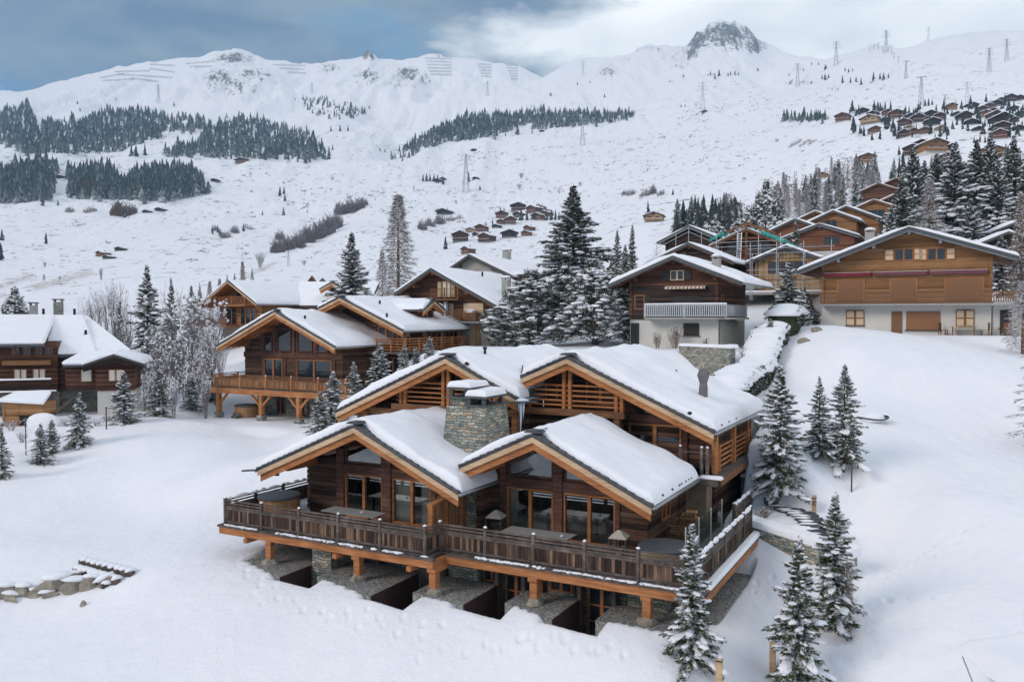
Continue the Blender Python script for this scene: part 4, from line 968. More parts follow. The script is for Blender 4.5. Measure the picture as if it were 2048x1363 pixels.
# ------------------------------------------------------------------ gravel bays and steel walls under the terrace
def build_bays():
    grp = 'gravel bays under the terrace'
    bays = [(-9.75, -6.69, .0, -1.15, 'leftmost gravel bay under the terrace, its snow edge rounded'), (-5.42, -1.92, -.3, -1.25, 'gravel bay under the terrace beside the stone pier'), (-.75, 1.75, -.1, -.4, 'gravel bay under the corner where the terrace steps back'), (3.0, 5.33, .55, -.25, 'gravel bay under the terrace between two steel-walled light wells'), (6.7, 10.2, .5, .2, 'wide gravel bay under the right-hand corner of the terrace')]
    for a, b, va, vb, lab in bays:
        m = MB(); n = 10; top = []; fr = -1.45
        vs = [];
        for i in range(n + 1):
            u = a + (b - a) * i / n; v = va + (vb - va) * i / n; vs.append((u, v - .05))
        back = 2.3 if b < 9 else 2.35
        P_ = [(u, v) for u, v in vs] + [(b, back), (a, back)]
        k = len(P_); m.add([(u, v, -1.45) for u, v in P_] + [(u, v, -3.3) for u, v in P_], [tuple(range(k))] + [(i, i + k, (i + 1) % k + k, (i + 1) % k) for i in range(k)])
        if b > 9: m.box(8.62, 10.6, 2.36, 8.5, -3.3, -1.452)
        o = m.build('gravel_bay', 'gravel'); o.location = MAINF.o; o.rotation_euler = (0, 0, R(-28)); tag(o, kind='structure')
    for (u, v0, v1, lab) in ((-6.67, -1.2, .66, 'rusty steel retaining wall beside the leftmost gravel bay'), (-1.9, -1.3, 1.9, 'rusty steel retaining wall on the right of the gravel bay with the stone pier'), (1.77, -.45, 2.5, 'rusty steel retaining wall in the light well below the terrace step'), (5.35, -.3, 2.5, 'rusty steel retaining wall left of the basement door nearest the terrace corner')):
        o = MB().box(u - .012, u + .03, v0, v1, -3.2, -1.42).build('retaining_wall', 'corten'); o.location = MAINF.o; o.rotation_euler = (0, 0, R(-28)); tag(o, lab, 'retaining wall', 'steel retaining walls of the light wells')
build_bays()

# ------------------------------------------------------------------ things on the terrace
def hot_tub(u, v, z, r, label, frame=MAINF, rz=-28, zbase=-.02, h=.86, staves='tub_staves'):
    t = empty('hot_tub', frame.w(u, v, zbase), R(rz)); tag(t, label, 'hot tub')
    m = MB(); n = 40
    for k in range(n):
        a = 2 * math.pi * k / n; a2 = 2 * math.pi * (k + .94) / n; am = (a + a2) / 2; rr = r * .93
        m.beam((math.cos(am) * rr, math.sin(am) * rr, 0), (math.cos(am) * rr, math.sin(am) * rr, h), rr * (a2 - a), .06, up=(math.cos(am), math.sin(am), 0))
    m.build('tub_wall', staves, t)
    MB().lathe((0, 0, h), [(r * .98, 0), (r * .98, .05)], 32).build('rim', staves, t)
    MB().lathe((0, 0, h + .052), [(r * 1.02, 0), (r * 1.02, .09), (r * .95, .13), (r * .2, .17)], 36).build('cover', 'tub_cover', t, smooth=False)
    b = MB(); 
    for zz in (.2, h - .15):
        for k in range(24):
            a = 2 * math.pi * k / 24; a2 = 2 * math.pi * (k + 1) / 24; b.beam((math.cos(a) * r * .965, math.sin(a) * r * .965, zz), (math.cos(a2) * r * .965, math.sin(a2) * r * .965, zz), .015, .035)
    b.build('hoop', 'metal_grey', t)
    st = MB(); st.box(-.35, .35, -r - .42, -r - .02, 0, .22); st.box(-.35, .35, -r - .22, -r - .02, .22, .42); st.build('step', 'grey_wood', t)
    return t
hot_tub(-10.05, 2.35, 0, .98, 'round larch hot tub with dark cover on the left end of the terrace')
hot_tub(8.35, 3.3, 0, 1.0, 'grey-covered round hot tub beside the glass screen on the terrace', staves='wood_pale', h=.62)
def long_table(u, v, L, ang, label):
    t = empty('dining_table', MAINF.w(u, v, -.02), R(-28 + ang)); tag(t, label, 'table')
    m = MB()
    for k in range(6): m.box(-L/2, L/2, -.48 + k * .162, -.48 + k * .162 + .155, .72, .76)
    m.build('table_top', 'table_top', t)
    for s in (-1, 1):
        MB().box(s * (L/2 - .3) - .05, s * (L/2 - .3) + .05, -.42, .42, .64, .72).box(s * (L/2 - .3) - .04, s * (L/2 - .3) + .04, -.40, -.32, 0, .64).box(s * (L/2 - .3) - .04, s * (L/2 - .3) + .04, .32, .40, 0, .64).build('leg', 'metal_dark', t)
    b = empty('bowl', t.matrix_world @ Vector((0, 0, 0))); C.objects.unlink(b)
    return t
long_table(-5.5, 2.15, 2.9, 0, 'long grey outdoor table on the left half of the terrace')
long_table(3.3, 2.75, 2.9, 0, 'long grey outdoor table on the right half of the terrace, below the glass doors')
for u, v, lab in ((-5.0, 2.1, 'small white bowl on the left-hand outdoor table'), (4.4, 2.6, 'small white bowl on the right-hand outdoor table')):
    o = MB().lathe((0, 0, 0), [(.03, 0), (.06, .01), (.075, .06), (.07, .065), (.05, .02)], 14).build('bowl', 'white_paint', smooth=True); o.location = MAINF.w(u, v, .742); tag(o, lab, 'bowl')
def lantern(u, v, h, label):
    t = empty('lantern', MAINF.w(u, v, -.02), R(-20)); tag(t, label, 'lantern'); w = h * .27
    f = MB(); f.box(-w, w, -w, w, 0, .05)
    for a in (-1, 1):
        for b in (-1, 1): f.box(a * w - .02 * (a > 0) * 2, a * w + .02 * (a < 0) * 2, b * w - .02 * (b > 0) * 2, b * w + .02 * (b < 0) * 2, .05, h * .68)
    f.box(-w, w, -w, w, h * .68, h * .71); f.build('frame', 'grey_wood', t)
    MB().box(-w + .02, w - .02, -w + .02, w - .02, .05, h * .68).build('pane', 'clear_glass', t)
    MB().tube((0, 0, .05), (0, 0, .05 + h * .22), w * .35, n=12).build('candle', 'cream', t)
    w2 = w * 1.05; MB().add([(-w2, -w2, h * .71), (w2, -w2, h * .71), (w2, w2, h * .71), (-w2, w2, h * .71), (-.05, -.05, h * .93), (.05, -.05, h * .93), (.05, .05, h * .93), (-.05, .05, h * .93)], [(0,1,5,4),(1,2,6,5),(2,3,7,6),(3,0,4,7),(4,5,6,7),(3,2,1,0)]).build('lantern_roof', 'cream' , t)
    MB().tube((0, 0, h * .93), (0, 0, h), .03, n=8).build('ring', 'metal_dark', t)
lantern(.85, 3.7, 1.3, 'tall cream lantern left of the right-hand outdoor table')
lantern(6.55, 3.2, 1.25, 'tall cream lantern beside the hot tub behind the railing')
def wood_stack():
    t = MB(); rs = random.Random(4)
    for i in range(9):
        for j in range(12):
            if j > 11 - max(0, 5 - i) * .9: continue
            r = rs.uniform(.045, .065); x = i * .115 + (j % 2) * .055; z = .06 + j * .115; t.tube((x, -.22 + rs.uniform(-.03, .03), z), (x + rs.uniform(-.01, .01), .2, z), r, n=6)
    o = t.build('firewood_stack', 'wood_orange'); o.location = MAINF.w(7.6, 6.6, -.02); o.rotation_euler = (0, 0, R(-28 + 8)); tag(o, 'stack of split firewood against the dark wall behind the covered tub', 'firewood', kind='stuff')
wood_stack()
def glass_screen():
    t = empty('glass_screen', MAINF.w(9.45, 2.2, 0), R(-28)); tag(t, 'frameless glass wind screen with slim posts beside the grey-covered hot tub', 'glass screen')
    for k in range(3):
        MB().box(-.006, .006, k * 1.75 + .03, k * 1.75 + 1.72, .05, 1.75).build('glass_panel', 'clear_glass', t)
        MB().box(-.02, .02, k * 1.75 - .02, k * 1.75 + .02, -.02, 1.8).build('post', 'galvanised', t)
    MB().box(-.02, .02, 5.23, 5.27, -.02, 1.8).build('post', 'galvanised', t)
glass_screen()
def sofa(u, v, w, label, mat):
    t = empty('sofa', MAINF.w(u, v, -.02), R(-28)); tag(t, label, 'sofa')
    MB().box(-w/2, w/2, -.4, .4, .12, .42).build('seat', mat, t, bevel=.04); MB().box(-w/2, w/2, .2, .42, .42, .82).build('backrest', mat, t, bevel=.05)
    for s in (-1, 1): MB().box(s * w/2 - .1, s * w/2 + .1, -.4, .42, .12, .6).build('armrest', mat, t, bevel=.04)
    for s in (-.4, .1): MB().box(w * s, w * s + .45, .05, .2, .43, .8).build('cushion', 'cream', t, bevel=.05)
sofa(2.0, 5.9, 1.9, 'pale sofa with cushions behind the left glass door of the right-hand front', 'fabric')
sofa(4.0, 6.4, 1.6, 'pale sofa behind the right glass door of the right-hand front', 'fabric')
# ------------------------------------------------------------------ the neighbouring chalets
GRN = 0.0
def prism(mb, pts, y0, y1):
    n = len(pts); mb.add([(x, y0, z) for x, z in pts] + [(x, y1, z) for x, z in pts], [tuple(range(n)), tuple(range(2*n-1, n-1, -1))] + [(k, n+k, n+(k+1)%n, (k+1)%n) for k in range(n)])
    return mb
def chalet(label, org, W, D, zb, ur, zr, uL, uR, sl, sr, ov=1.2, rz=-28, wall='wood_brown', base='plaster', T=.32, seed=1, wins=(), bwins=(), swins=(), shutters=None, balc=None, chim=(), barge=('larch_dark', 'larch_dark'), soffit='larch_dark', slate='slate', gut='metal_grey', beams=True, name='chalet', group=None, u0=0.0, doors=(), posts=True, snow=True, shingle=False, purl=None, plank=True, cat='chalet', zlow=-2.5, nu=30, nv=18, btop='grey_wood', nose=.06, recede=.15):
    H = empty(name, org, R(rz)); tag(H, label, cat, group)
    zf = gable_roof(H, ur, zr, uL, uR, sl, sr, -ov, D + .8, 0, th=.14, T=T if snow else 0, seed=seed, barge=barge, soffit=soffit, purlins=purl if purl is not None else [ur, (uL + ur) / 2, (ur + uR) / 2], shingle=shingle, bw=(.16, .12), recede=recede, nose=nose, slate=slate, gut=gut, nu=nu, nv=nv)
    pts = [(u0, zb), (W, zb), (W, zf(W) - .15)] + ([(ur, zr - .15)] if u0 < ur < W else []) + [(u0, zf(u0) - .15)]
    prism(MB(), pts, 0, D).build('wall', wall, H)
    if zb > 0: MB().box(u0 + .03, W - .03, .05, D - .05, zlow, zb).build('base', base, H)
    if beams:
        for u in (u0 + .12, W - .12): MB().box(u - .12, u + .12, -.12, .14, zb, zf(u) - .3).build('corner_post', wall, H)
    for w in wins:
        a, b, z0, z1, n = w[:5]; g = w[5] if len(w) > 5 else 'glass_dark'; fm = w[6] if len(w) > 6 else 'larch_dark'
        if g == 'roller': 
            MB().box(a, b, -.06, .0, z0, z1).build('roller_shutter', 'roller_shutter', H)
            f = MB(); f.box(a - .12, a, -.07, .02, z0, z1 + .12); f.box(b, b + .12, -.07, .02, z0, z1 + .12); f.box(a, b, -.068, .02, z1, z1 + .12); f.build('window_frame', 'larch', H)
        elif g in M and g.startswith('shutter') : 
            MB().box(a, b, -.08, -.0, z0, z1).build('shutter', g, H)
        else:
            win_x(H, a, b, z0, z1, -.06, n, .06, fm, g, .10)
            if shutters:
                w_ = (b - a) * .5
                for s in (a - w_ - .03, b + .03):
                    q = MB().box(s, s + w_, -.09, -.03, z0, z1).build('shutter', fm, H); 
                    if shutters == 'shutter_cream': 
                        MB().box(s + .08, s + w_ - .08, -.10, -.092, z0 + .1, (z0 + z1) / 2 - .04).build('panel', shutters, q); MB().box(s + .08, s + w_ - .08, -.10, -.092, (z0 + z1) / 2 + .04, z1 - .1).build('panel', shutters, q)
                    else: q.data.materials[0] = M[shutters]
    for w in bwins:
        a, b, z0, z1, n = w[:5]; g = w[5] if len(w) > 5 else 'glass_dark'
        if g in ('roller_shutter', 'shutter_brown', 'shutter_dark', 'louvre', 'wood_pale', 'shutter_cream'): MB().box(a, b, -.03, .06, z0, z1).build('shutter' if z0 > .4 else 'door', g, H); MB().box(a - .1, b + .1, -.10, .04, z0 - .1, z0 - .02).build('sill', 'grey_wood', H) if z0 > .4 else None
        else: win_x(H, a, b, z0, z1, -.02, n, .06, 'larch_dark', g, .10)
    for w in swins: win_y(H, w[0], w[1], w[2], w[3], W, w[4] if len(w) > 4 else 2, .06, 'larch_dark', 'glass_dark', .06)
    for k, (u, v, w, h) in enumerate(chim):
        c = MB().box(u - w/2, u + w/2, v - w/2, v + w/2, zf(u) - .3, zr + h).build('chimney', 'concrete', H)
        MB().box(u - w/2 - .08, u + w/2 + .08, v - w/2 - .08, v + w/2 + .08, zr + h + .15, zr + h + .22).build('cap', 'concrete', c)
        for a in (-1, 1):
            for b in (-1, 1): MB().box(u + a * (w/2 - .07) - .05, u + a * (w/2 - .07) + .05, v + b * (w/2 - .07) - .05, v + b * (w/2 - .07) + .05, zr + h, zr + h + .15).build('cap_leg', 'concrete', c)
        MB().blob((u, v, zr + h + .25), (w * .6, w * .6, .22), 7 + k, True, 6, 10, .1).build('snow', 'snow', c, smooth=True)
    if balc:
        for b in balc:
            a0, a1, z, dep, mt = b[:5]; wrap = b[5] if len(b) > 5 else 0
            MB().box(a0, a1 + (0), -dep, -.01, z - .16, z).build('balcony_floor', b[6] if len(b) > 6 else 'larch_dark', H)
            kw = dict(h=1.0, pw=.10, snowcap=False)
            if mt == 'bars': kw.update(rails=(.15, .36, .57, .78, .98), boards=None, mats=(b[7],) * 3, rw=.04, rh=.06)
            elif mt == 'boards': kw.update(rails=(.95,), boards=(.08, .78), mats=(b[7], b[7], b[7]))
            elif mt == 'balusters': kw.update(rails=(.12, .95), boards=None, mats=(b[7],) * 3)
            r_ = railing(H, (a0, -dep + .05), (a1, -dep + .05), z, [0, (a1 - a0) / 2, a1 - a0], **kw)
            if mt == 'balusters':
                m_ = MB(); n = int((a1 - a0) / .17)
                for k in range(n): x = a0 + .1 + k * .17; m_.box(x - .045, x + .045, -dep + .03, -dep + .06, z + .1, z + .92)
                m_.build('balusters', b[7], r_)
            if wrap: 
                MB().box(W + .01, W + dep, -dep, wrap, z - .16, z).build('balcony_floor', b[6] if len(b) > 6 else 'larch_dark', H) if a1 > W else None
                r2 = railing(H, (a1, -dep + .1), (a1, wrap), z, [wrap + dep - .1], **kw)
                if mt == 'balusters':
                    m_ = MB(); n = int((wrap + dep) / .17)
                    for k in range(n): y = -dep + .15 + k * .17; m_.box(a1 - .015, a1 + .015, y - .045, y + .045, z + .1, z + .92)
                    m_.build('balusters', b[7], r2)
            if len(b) > 8 and b[8]: snow_cap(H, lambda u: z + 1.02, a0 - .05, a1 + .05, -dep - .02, -dep + .14, .10, None, 3, .05, 0, 0, .05, 'rail_snow', 16, 4)
    return H, zf
def fpos(px, py, t): return P(px, py, t)

# --- large orange chalet on the right
L_O = Vector((28.34, 76, 7.79))
def build_L():
    H, zf = chalet('long orange-timber chalet above the snow slope, white ground floor and red rolled awnings', L_O, 13.5, 11, 2.6, 7.99 - .8, 9.32, -2.0, 15.3, .385, .345, 1.5, wall='wood_orange', T=.26, seed=31, barge=('slate', 'metal_grey'), soffit='larch_dark',
        wins=[(5.99, 7.5, 6.5, 7.55, 2, 'glass_dark', 'larch'), (8.6, 10.0, 6.45, 7.5, 2, 'glass_dark', 'larch'), (1.4, 3.5, 3.0, 4.85, 1, 'roller'), (5.75, 7.75, 3.0, 4.85, 1, 'roller'), (10.05, 12.8, 3.0, 4.85, 1, 'roller')],
        shutters='shutter_cream', bwins=[(5.82, 6.68, 0.02, 2.05, 1, 'shutter_brown'), (7.0, 9.65, .45, 2.05, 1, 'roller_shutter'), (2.15, 3.55, .85, 2.1, 2, 'shutter_cream'), (10.9, 12.15, .85, 2.1, 2, 'shutter_cream')],
        balc=[(0.05, 15.3, 2.72, 1.3, 'balusters', 0, 'concrete', 'shutter_brown')], chim=[(3.7, 3.5, .8, .1)], purl=[1.5, 4.4, 7.19, 9.6])
    # low wing on the right
    MB().box(13.55, 22, .3, 8, -2.5, 2.55).build('wing_wall', 'plaster', H); MB().box(14.1, 14.95, .2, .32, .02, 2.15).build('door', 'shutter_dark', H)
    snow_cap(H, lambda u: 2.72, 13.6, 22.2, -.1, 8.2, .3, None, 4, .3, 0, 0, .05, 'wing_snow', 16, 12)
    # shutters on the ground-floor windows: cross bars
    for a, b in ((2.15, 3.55), (10.9, 12.15)):
        f = MB(); m_ = (a + b) / 2; f.box(a - .06, a, -.055, -.02, .8, 2.15); f.box(b, b + .06, -.055, -.02, .8, 2.15); f.box(m_ - .09, m_ + .09, -.055, -.02, .8, 2.15)
        f.box(a, b, -.054, -.02, 1.42, 1.52); f.box(a - .06, b + .06, -.06, -.02, .74, .82); f.box(a - .06, b + .06, -.06, -.02, 2.12, 2.2); f.build('shutter_frame', 'shutter_brown', H)
    for a, b, m_ in ((.2, 4.1, 'awning_red'), (4.35, 8.6, 'awning_plum'), (8.85, 13.15, 'awning_plum')):
        aw = MB(); aw.tube((a, -.30, 5.42), (b, -.30, 5.42), .11, n=10); aw.box(a, b, -.40, -.12, 5.22, 5.36); o = aw.build('awning', m_, H)
        MB().box(a, b, -.32, -.06, 5.535, 5.565).build('awning_cover', 'white_paint', o)
    return H
build_L()
def garden_set():
    t = empty('garden_table', L_O + Vector((0,0,0)), R(-28)); F_ = Frame(L_O, -28)
    t.location = F_.w(11.4, -.75, .05)
    tag(t, 'wooden garden table against the white ground-floor wall', 'table')
    MB().box(-1.05, 1.05, -.4, .4, .70, .76).build('table_top', 'larch_pale', t)
    for s in (-.8, .8): MB().box(s - .05, s + .05, -.3, .3, -.1, .70).build('leg', 'larch_dark', t)
    for u, v, r_, lab in ((9.9, -.7, 70, 'wooden garden chair at the left end of the garden table'), (13.0, -.7, -80, 'wooden garden chair at the right end of the garden table'), (14.5, -.9, -20, 'wooden garden chair in front of the dark doorway')):
        c = empty('garden_chair', F_.w(u, v, .05), R(-28 + r_)); tag(c, lab, 'chair', 'wooden garden chairs')
        MB().box(-.28, .28, -.28, .28, .38, .43).build('seat', 'larch_dark', c); MB().box(-.28, .28, .26, .31, .43, 1.05).build('backrest', 'larch_dark', c)
        for a in (-.25, .21):
            for b in (-.27, .25): MB().box(a, a + .05, b, b + .05, -.1, .38).build('leg', 'larch_dark', c)
garden_set()
pad(Frame(L_O, -28), -1, 22, -4.5, 1, 7.83 , 3.0); pad(Frame(L_O, -28), -.5, 22, .5, 12, 7.8, 4.0, 'cap')

# --- brown chalet with the white base, centre right
K_O = Vector((9.11, 69, 6.9))
def build_K():
    H, zf = chalet('brown chalet with white ground floor and grey balustrade behind the front chalet', K_O, 8.05, 9.5, 2.25, 4.7, 7.3, -.75, 10.2, .40, .40, 1.3, u0=.7, wall='wood_brown', T=.36, seed=41, barge=('slate', 'wood_brown'), soffit='wood_brown', purl=[1.5, 4.7, 8.0],
        wins=[(4.16, 5.27, 5.4, 6.2, 2, 'glass_dark', 'shutter_cream'), (1.15, 2.0, 3.1, 4.25, 1, 'curtain', 'larch'), (4.4, 6.6, 2.35, 4.1, 1, 'shutter_dark')], shutters='shutter_dark',
        bwins=[(5.25, 6.5, 1.0, 1.95, 1, 'shutter_dark'), (.8, 1.5, .0, 1.95, 1, 'shutter_dark')], balc=[(2.35, 8.9, 2.42, 1.1, 'balusters', 6.0, 'concrete', 'galvanised', 1)], chim=[(7.3, 2.2, .62, -.15)])
    a = MB(); n = 26; vs = []
    for i in range(n + 1):
        x = 3.8 + 3.3 * i / n; vs += [(x, -.06, 4.98), (x, -.55, 4.86), (x, -.57, 4.66 + (.05 if i % 2 else 0))]
    a.add(vs, [(3*i, 3*i+1, 3*i+4, 3*i+3) for i in range(n)] + [(3*i+1, 3*i+2, 3*i+5, 3*i+4) for i in range(n)]); a.build('awning', 'striped_fabric', H)
    prism(MB(), [(.75, 2.25), (8.0, 2.25), (8.0, 5.0), (.75, 5.0)], -.05, 0.0).build('cladding', 'wood_dark', H)
    win_y(H, .8, 1.6, 2.6, 4.2, 8.05, 1)
    MB().box(8.06, 8.2, .3, 8.5, 0, 2.1).build('wall', 'plaster_grey', H)
build_K()
pad(Frame(K_O, -28), -1.5, 10, -3, 10, 6.85, 2.5)

# --- brown chalet left of the big pines, with pale shutters
I_O = Vector((-10.33, 84, 6.6))
def build_I():
    H, zf = chalet('brown chalet with pale closed shutters and a small gable balcony, left of the pines', I_O, 9.6, 12, 2.35, 3.39, 7.55, -1.0, 11.2, .545, .50, 1.4, wall='wood_brown', T=.25, seed=51, barge=('slate', 'larch_dark'), soffit='wood_brown', base='plaster_grey',
        wins=[(3.9, 4.9, 4.7, 6.3, 2, 'curtain', 'wood_pale'), (3.6, 5.2, 2.5, 4.1, 1, 'shutter_cream'), (6.4, 8.6, 2.6, 4.1, 1, 'shutter_cream')], shutters='shutter_cream',
        bwins=[(7.3, 8.3, 0, 2.0, 1, 'wood_pale')], balc=[(3.2, 6.3, 4.55, 1.0, 'bars', 0, 'larch_dark', 'larch_dark'), (3.4, 9.7, 2.35, 1.1, 'bars', 0, 'concrete', 'larch_dark')], chim=[(9.2, 3.5, .7, -1.1)])
    MB().tube((4.7, -.5, 2.4), (4.7, -.5, 4.4), .28, n=14).build('stove_pipe', 'metal_grey', H, smooth=True)
    MB().box(7.0, 8.3, -1.0, -.3, 2.4, 3.25).build('covered_table', 'shutter_brown', H); MB().blob((7.6, -.65, 3.25), (.75, .4, .3), 3, True).build('snow', 'snow', H, smooth=True)
    for u, v in ((5.0, 6.0), (8.0, 9.5), (8.4, 8.0)): MB().tube((u, v, zf(u)), (u, v, zf(u) + .75), .1).build('vent_pipe', 'metal_dark', H)
build_I()
# --- grey gable behind it
def build_J():
    o = Vector((-7.87, 110, 11.0))
    H, zf = chalet('grey rendered gable under a wide snow roof, behind the chalet with pale shutters', o, 7.6, 16, 0, 3.08, 6.5, -.4, 9.6, .55, .45, 1.0, wall='plaster_grey', T=.25, seed=61, barge=('slate', 'grey_wood'), soffit='grey_wood', beams=False, chim=[(3.3, 9, .9, 1.0)], swins=[(5, 6, 3, 4)])
    MB().box(7.6, 12.5, .5, 6, 0, 3.6).build('wing_wall', 'wood_brown', H); MB().box(7.4, 13.0, .2, 7, 3.62, 3.8).build('wing_roof', 'slate', H)
    snow_cap(H, lambda u: 3.8, 7.4, 13.0, .2, 7, .35, None, 5, .3, 0, 0, .05, 'wing_snow', 14, 12)
build_J()

# --- the twin of the front chalet, left
E_O = Vector((-26.0, 73.0, 3.2))
EF = Frame(E_O, -28)
def build_E():
    H = empty('timber_chalet', E_O, R(-28)); tag(H, 'dark log chalet with larch gables and a terrace on braced posts, in the middle distance', 'chalet')
    g1 = gable_roof(H, 5.85, 6.72, -1.15, 12.45, .445, .452, 1.0, 9.5, 3.5, T=.34, seed=71, purlins=[.2, 3.2, 5.85, 8.6, 11.6], gutter=(True, True), recede=.3, nose=.08)
    g2 = gable_roof(H, 8.8, 7.98, 3.5, 15.7, .40, .425, 6.0, 17, 9, T=.34, seed=72, purlins=[6.0, 8.8, 12.2], gutter=(False, True), snow_u=(6.0, 15.8), recede=.3, nose=.08, nu=40)
    def wall(*a, **k): logs(MB(), *a, **k).build('wall', 'log_wall', H)
    wall(-.2, 11.2, 3.5, -.1, 5.9, zf=lambda u: g1(u) - .25, h=.3)
    wall(3.7, 10, 11.2, -.1, 4.1, along='y+', h=.3); wall(3.7, 9.4, -.2, -.1, 3.6, along='y-', h=.3)
    wall(6.2, 15.0, 9.0, 0, 7.0, zf=lambda u: g2(u) - .25, h=.3)
    wall(9.2, 16.6, 15.0, 0, 5.2, along='y+', h=.3)
    f = MB(); f.box(-.25, 11.25, 3.40, 3.52, 2.52, 3.0)
    for u in (2.0, 3.5, 5.75, 8.2, 10.2): f.box(u - .17, u + .17, 3.38, 3.6, 2.9, g1(u) - .3)
    for u in (2.1, 4.7, 5.9, 10.3): f.box(u - .14, u + .14, 3.40, 3.6, -.1, 2.5)
    f.builds('timber_frame', 'beam_old', H)
    for a, b, z0, z1, n in ((2.27, 4.5, .15, 2.45, 2), (6.15, 10.1, .15, 2.45, 2), (2.25, 3.25, 3.1, 4.45, 1), (3.85, 5.5, 3.1, 5.2, 1), (6.2, 7.95, 3.1, 4.9, 1), (8.45, 9.7, 3.1, 4.2, 1)): win_x(H, a, b, z0, z1, 3.36, n, .09, 'larch' if z0 < 1 else 'beam_old', 'glass_dark', .12)
    MB().box(-.55, 15.2, 0, 3.6, -.12, 0).build('terrace_floor', 'deck_boards', H)
    MB().box(-.6, 15.2, -.14, 0, -.5, -.05).build('terrace_beam', 'larch', H)
    railing(H, (-.35, .05), (15, .05), 0, [0.02, 3.1, 6.1, 8.95, 11.85, 14.7], mats=('larch_dark', 'rail_boards_warm', 'larch'), rails=(.85, 1.0, 1.15), boards=(.14, .74))
    railing(H, (-.4, 5.5), (-.4, .05), 0, [0, 2.7], mats=('larch_dark', 'rail_boards_warm', 'larch'), rails=(.85, 1.0, 1.15), boards=(.14, .74))
    for u in (.1, 5.15, 9.35, 13.4):
        MB().box(u - .18, u + .18, -.05, .31, -2.4, -.5).build('support_post', 'larch', H, bevel=.02); MB().box(u - .3, u + .3, -.15, .42, -2.9, -2.2).build('footing', 'stone', H)
        for s in ((1,) if u < 1 else (-1, 1)):
            b = MB(); b.beam((u + s * .12, .1, -1.45), (u + s * 1.1, .1, -.5), .15, .17); b.build('brace', 'larch', H)
    bw = MB(); bw.box(1.2, 11, 3.6, 4, -2.9, -.1); bw.build('basement_wall', 'stone', H)
    for a, b in ((3.6, 4.6), (6.0, 7.3), (8.0, 9.2)): win_x(H, a, b, -2.5, -.3, 3.5, 2, .08, 'larch_dark', 'glass_dark', .12, tr=2, name='glass_door')
    # second gable: balcony round its corner and a dormer on the right slope
    MB().box(10.6, 15.9, 6.2, 9.0, 2.95, 3.15).build('balcony_floor', 'grey_wood', H); MB().box(15.02, 15.9, 9.0, 17, 2.95, 3.15).build('balcony_floor', 'grey_wood', H)
    kw = dict(rails=(.18, .42, .66, .9, 1.12), boards=None, mats=('larch', 'larch', 'larch'), rw=.05, rh=.08, snowcap=False)
    railing(H, (10.9, 6.5), (15.7, 6.5), 3.15, [0, 1.6, 3.2, 4.7], **kw); railing(H, (15.7, 6.6), (15.7, 16.9), 3.15, [1.8, 3.6, 5.4, 7.2, 9, 10.2], **kw)
    for a, b in ((10.9, 12.6), (13.0, 14.4)): win_x(H, a, b, 3.3, 5.3, 8.9, 2, .08, 'larch', 'glass_dark', .12)
    win_x(H, 11.6, 13.4, .2, 2.5, 8.9, 2, .08, 'larch', 'glass_dark', .12)
    for v in (10.0, 12.4, 14.6): win_y(H, v, v + 1.3, .4, 2.4, 15.06, 2)
    for v in (9.8, 12.2, 14.4): win_y(H, v, v + 1.5, 3.3, 4.9, 15.06, 2, glass='glass_dark')
    for v in (6.6, 9.4, 12.4, 15.4): MB().box(15.4, 15.6, v - .1, v + .1, 3.15, g2(15.5) - .2).build('roof_post', 'larch_dark', H)
    D_ = empty('dormer', (14.0, 10.7, 0), R(90)); D_.parent = H
    gable_roof(D_, 1.6, 7.75, -.2, 3.4, .5, .5, -.8, 4.2, .3, T=.3, seed=75, purlins=[], gutter=(False, False), recede=.2, nose=.03, nu=16)
    prism(MB(), [(.4, 5.0), (2.8, 5.0), (2.8, 6.95), (1.6, 7.5), (.4, 6.95)], .1, 3).build('dormer_wall', 'log_wall', D_)
    win_x(D_, .7, 2.5, 6.0, 6.85, 0.02, 2, .07, 'larch', 'glass_dark', .1)
    for u, v, zf in ((11.0, 9, g2), (8.2, 2.2, g1), (13.8, 6.3, g2)): MB().tube((u, v, zf(u) + .1), (u, v, zf(u) + .65), .09).build('vent_pipe', 'metal_dark', H)
build_E()
hot_tub(1.9, 1.6, 0, 1.05, 'round larch hot tub on the ground below the terrace of the log chalet', frame=EF, zbase=-2.68, h=.9)
pad(EF, .2, 15, -1.0, 9, -2.7 + 3.2, 5.0, 'cap'); pad(EF, 4, 16, 9, 16, 2.9, 5.0, 'cap'); pad(EF, -1.0, 14, -2.5, 2.0, .52, 2.0)

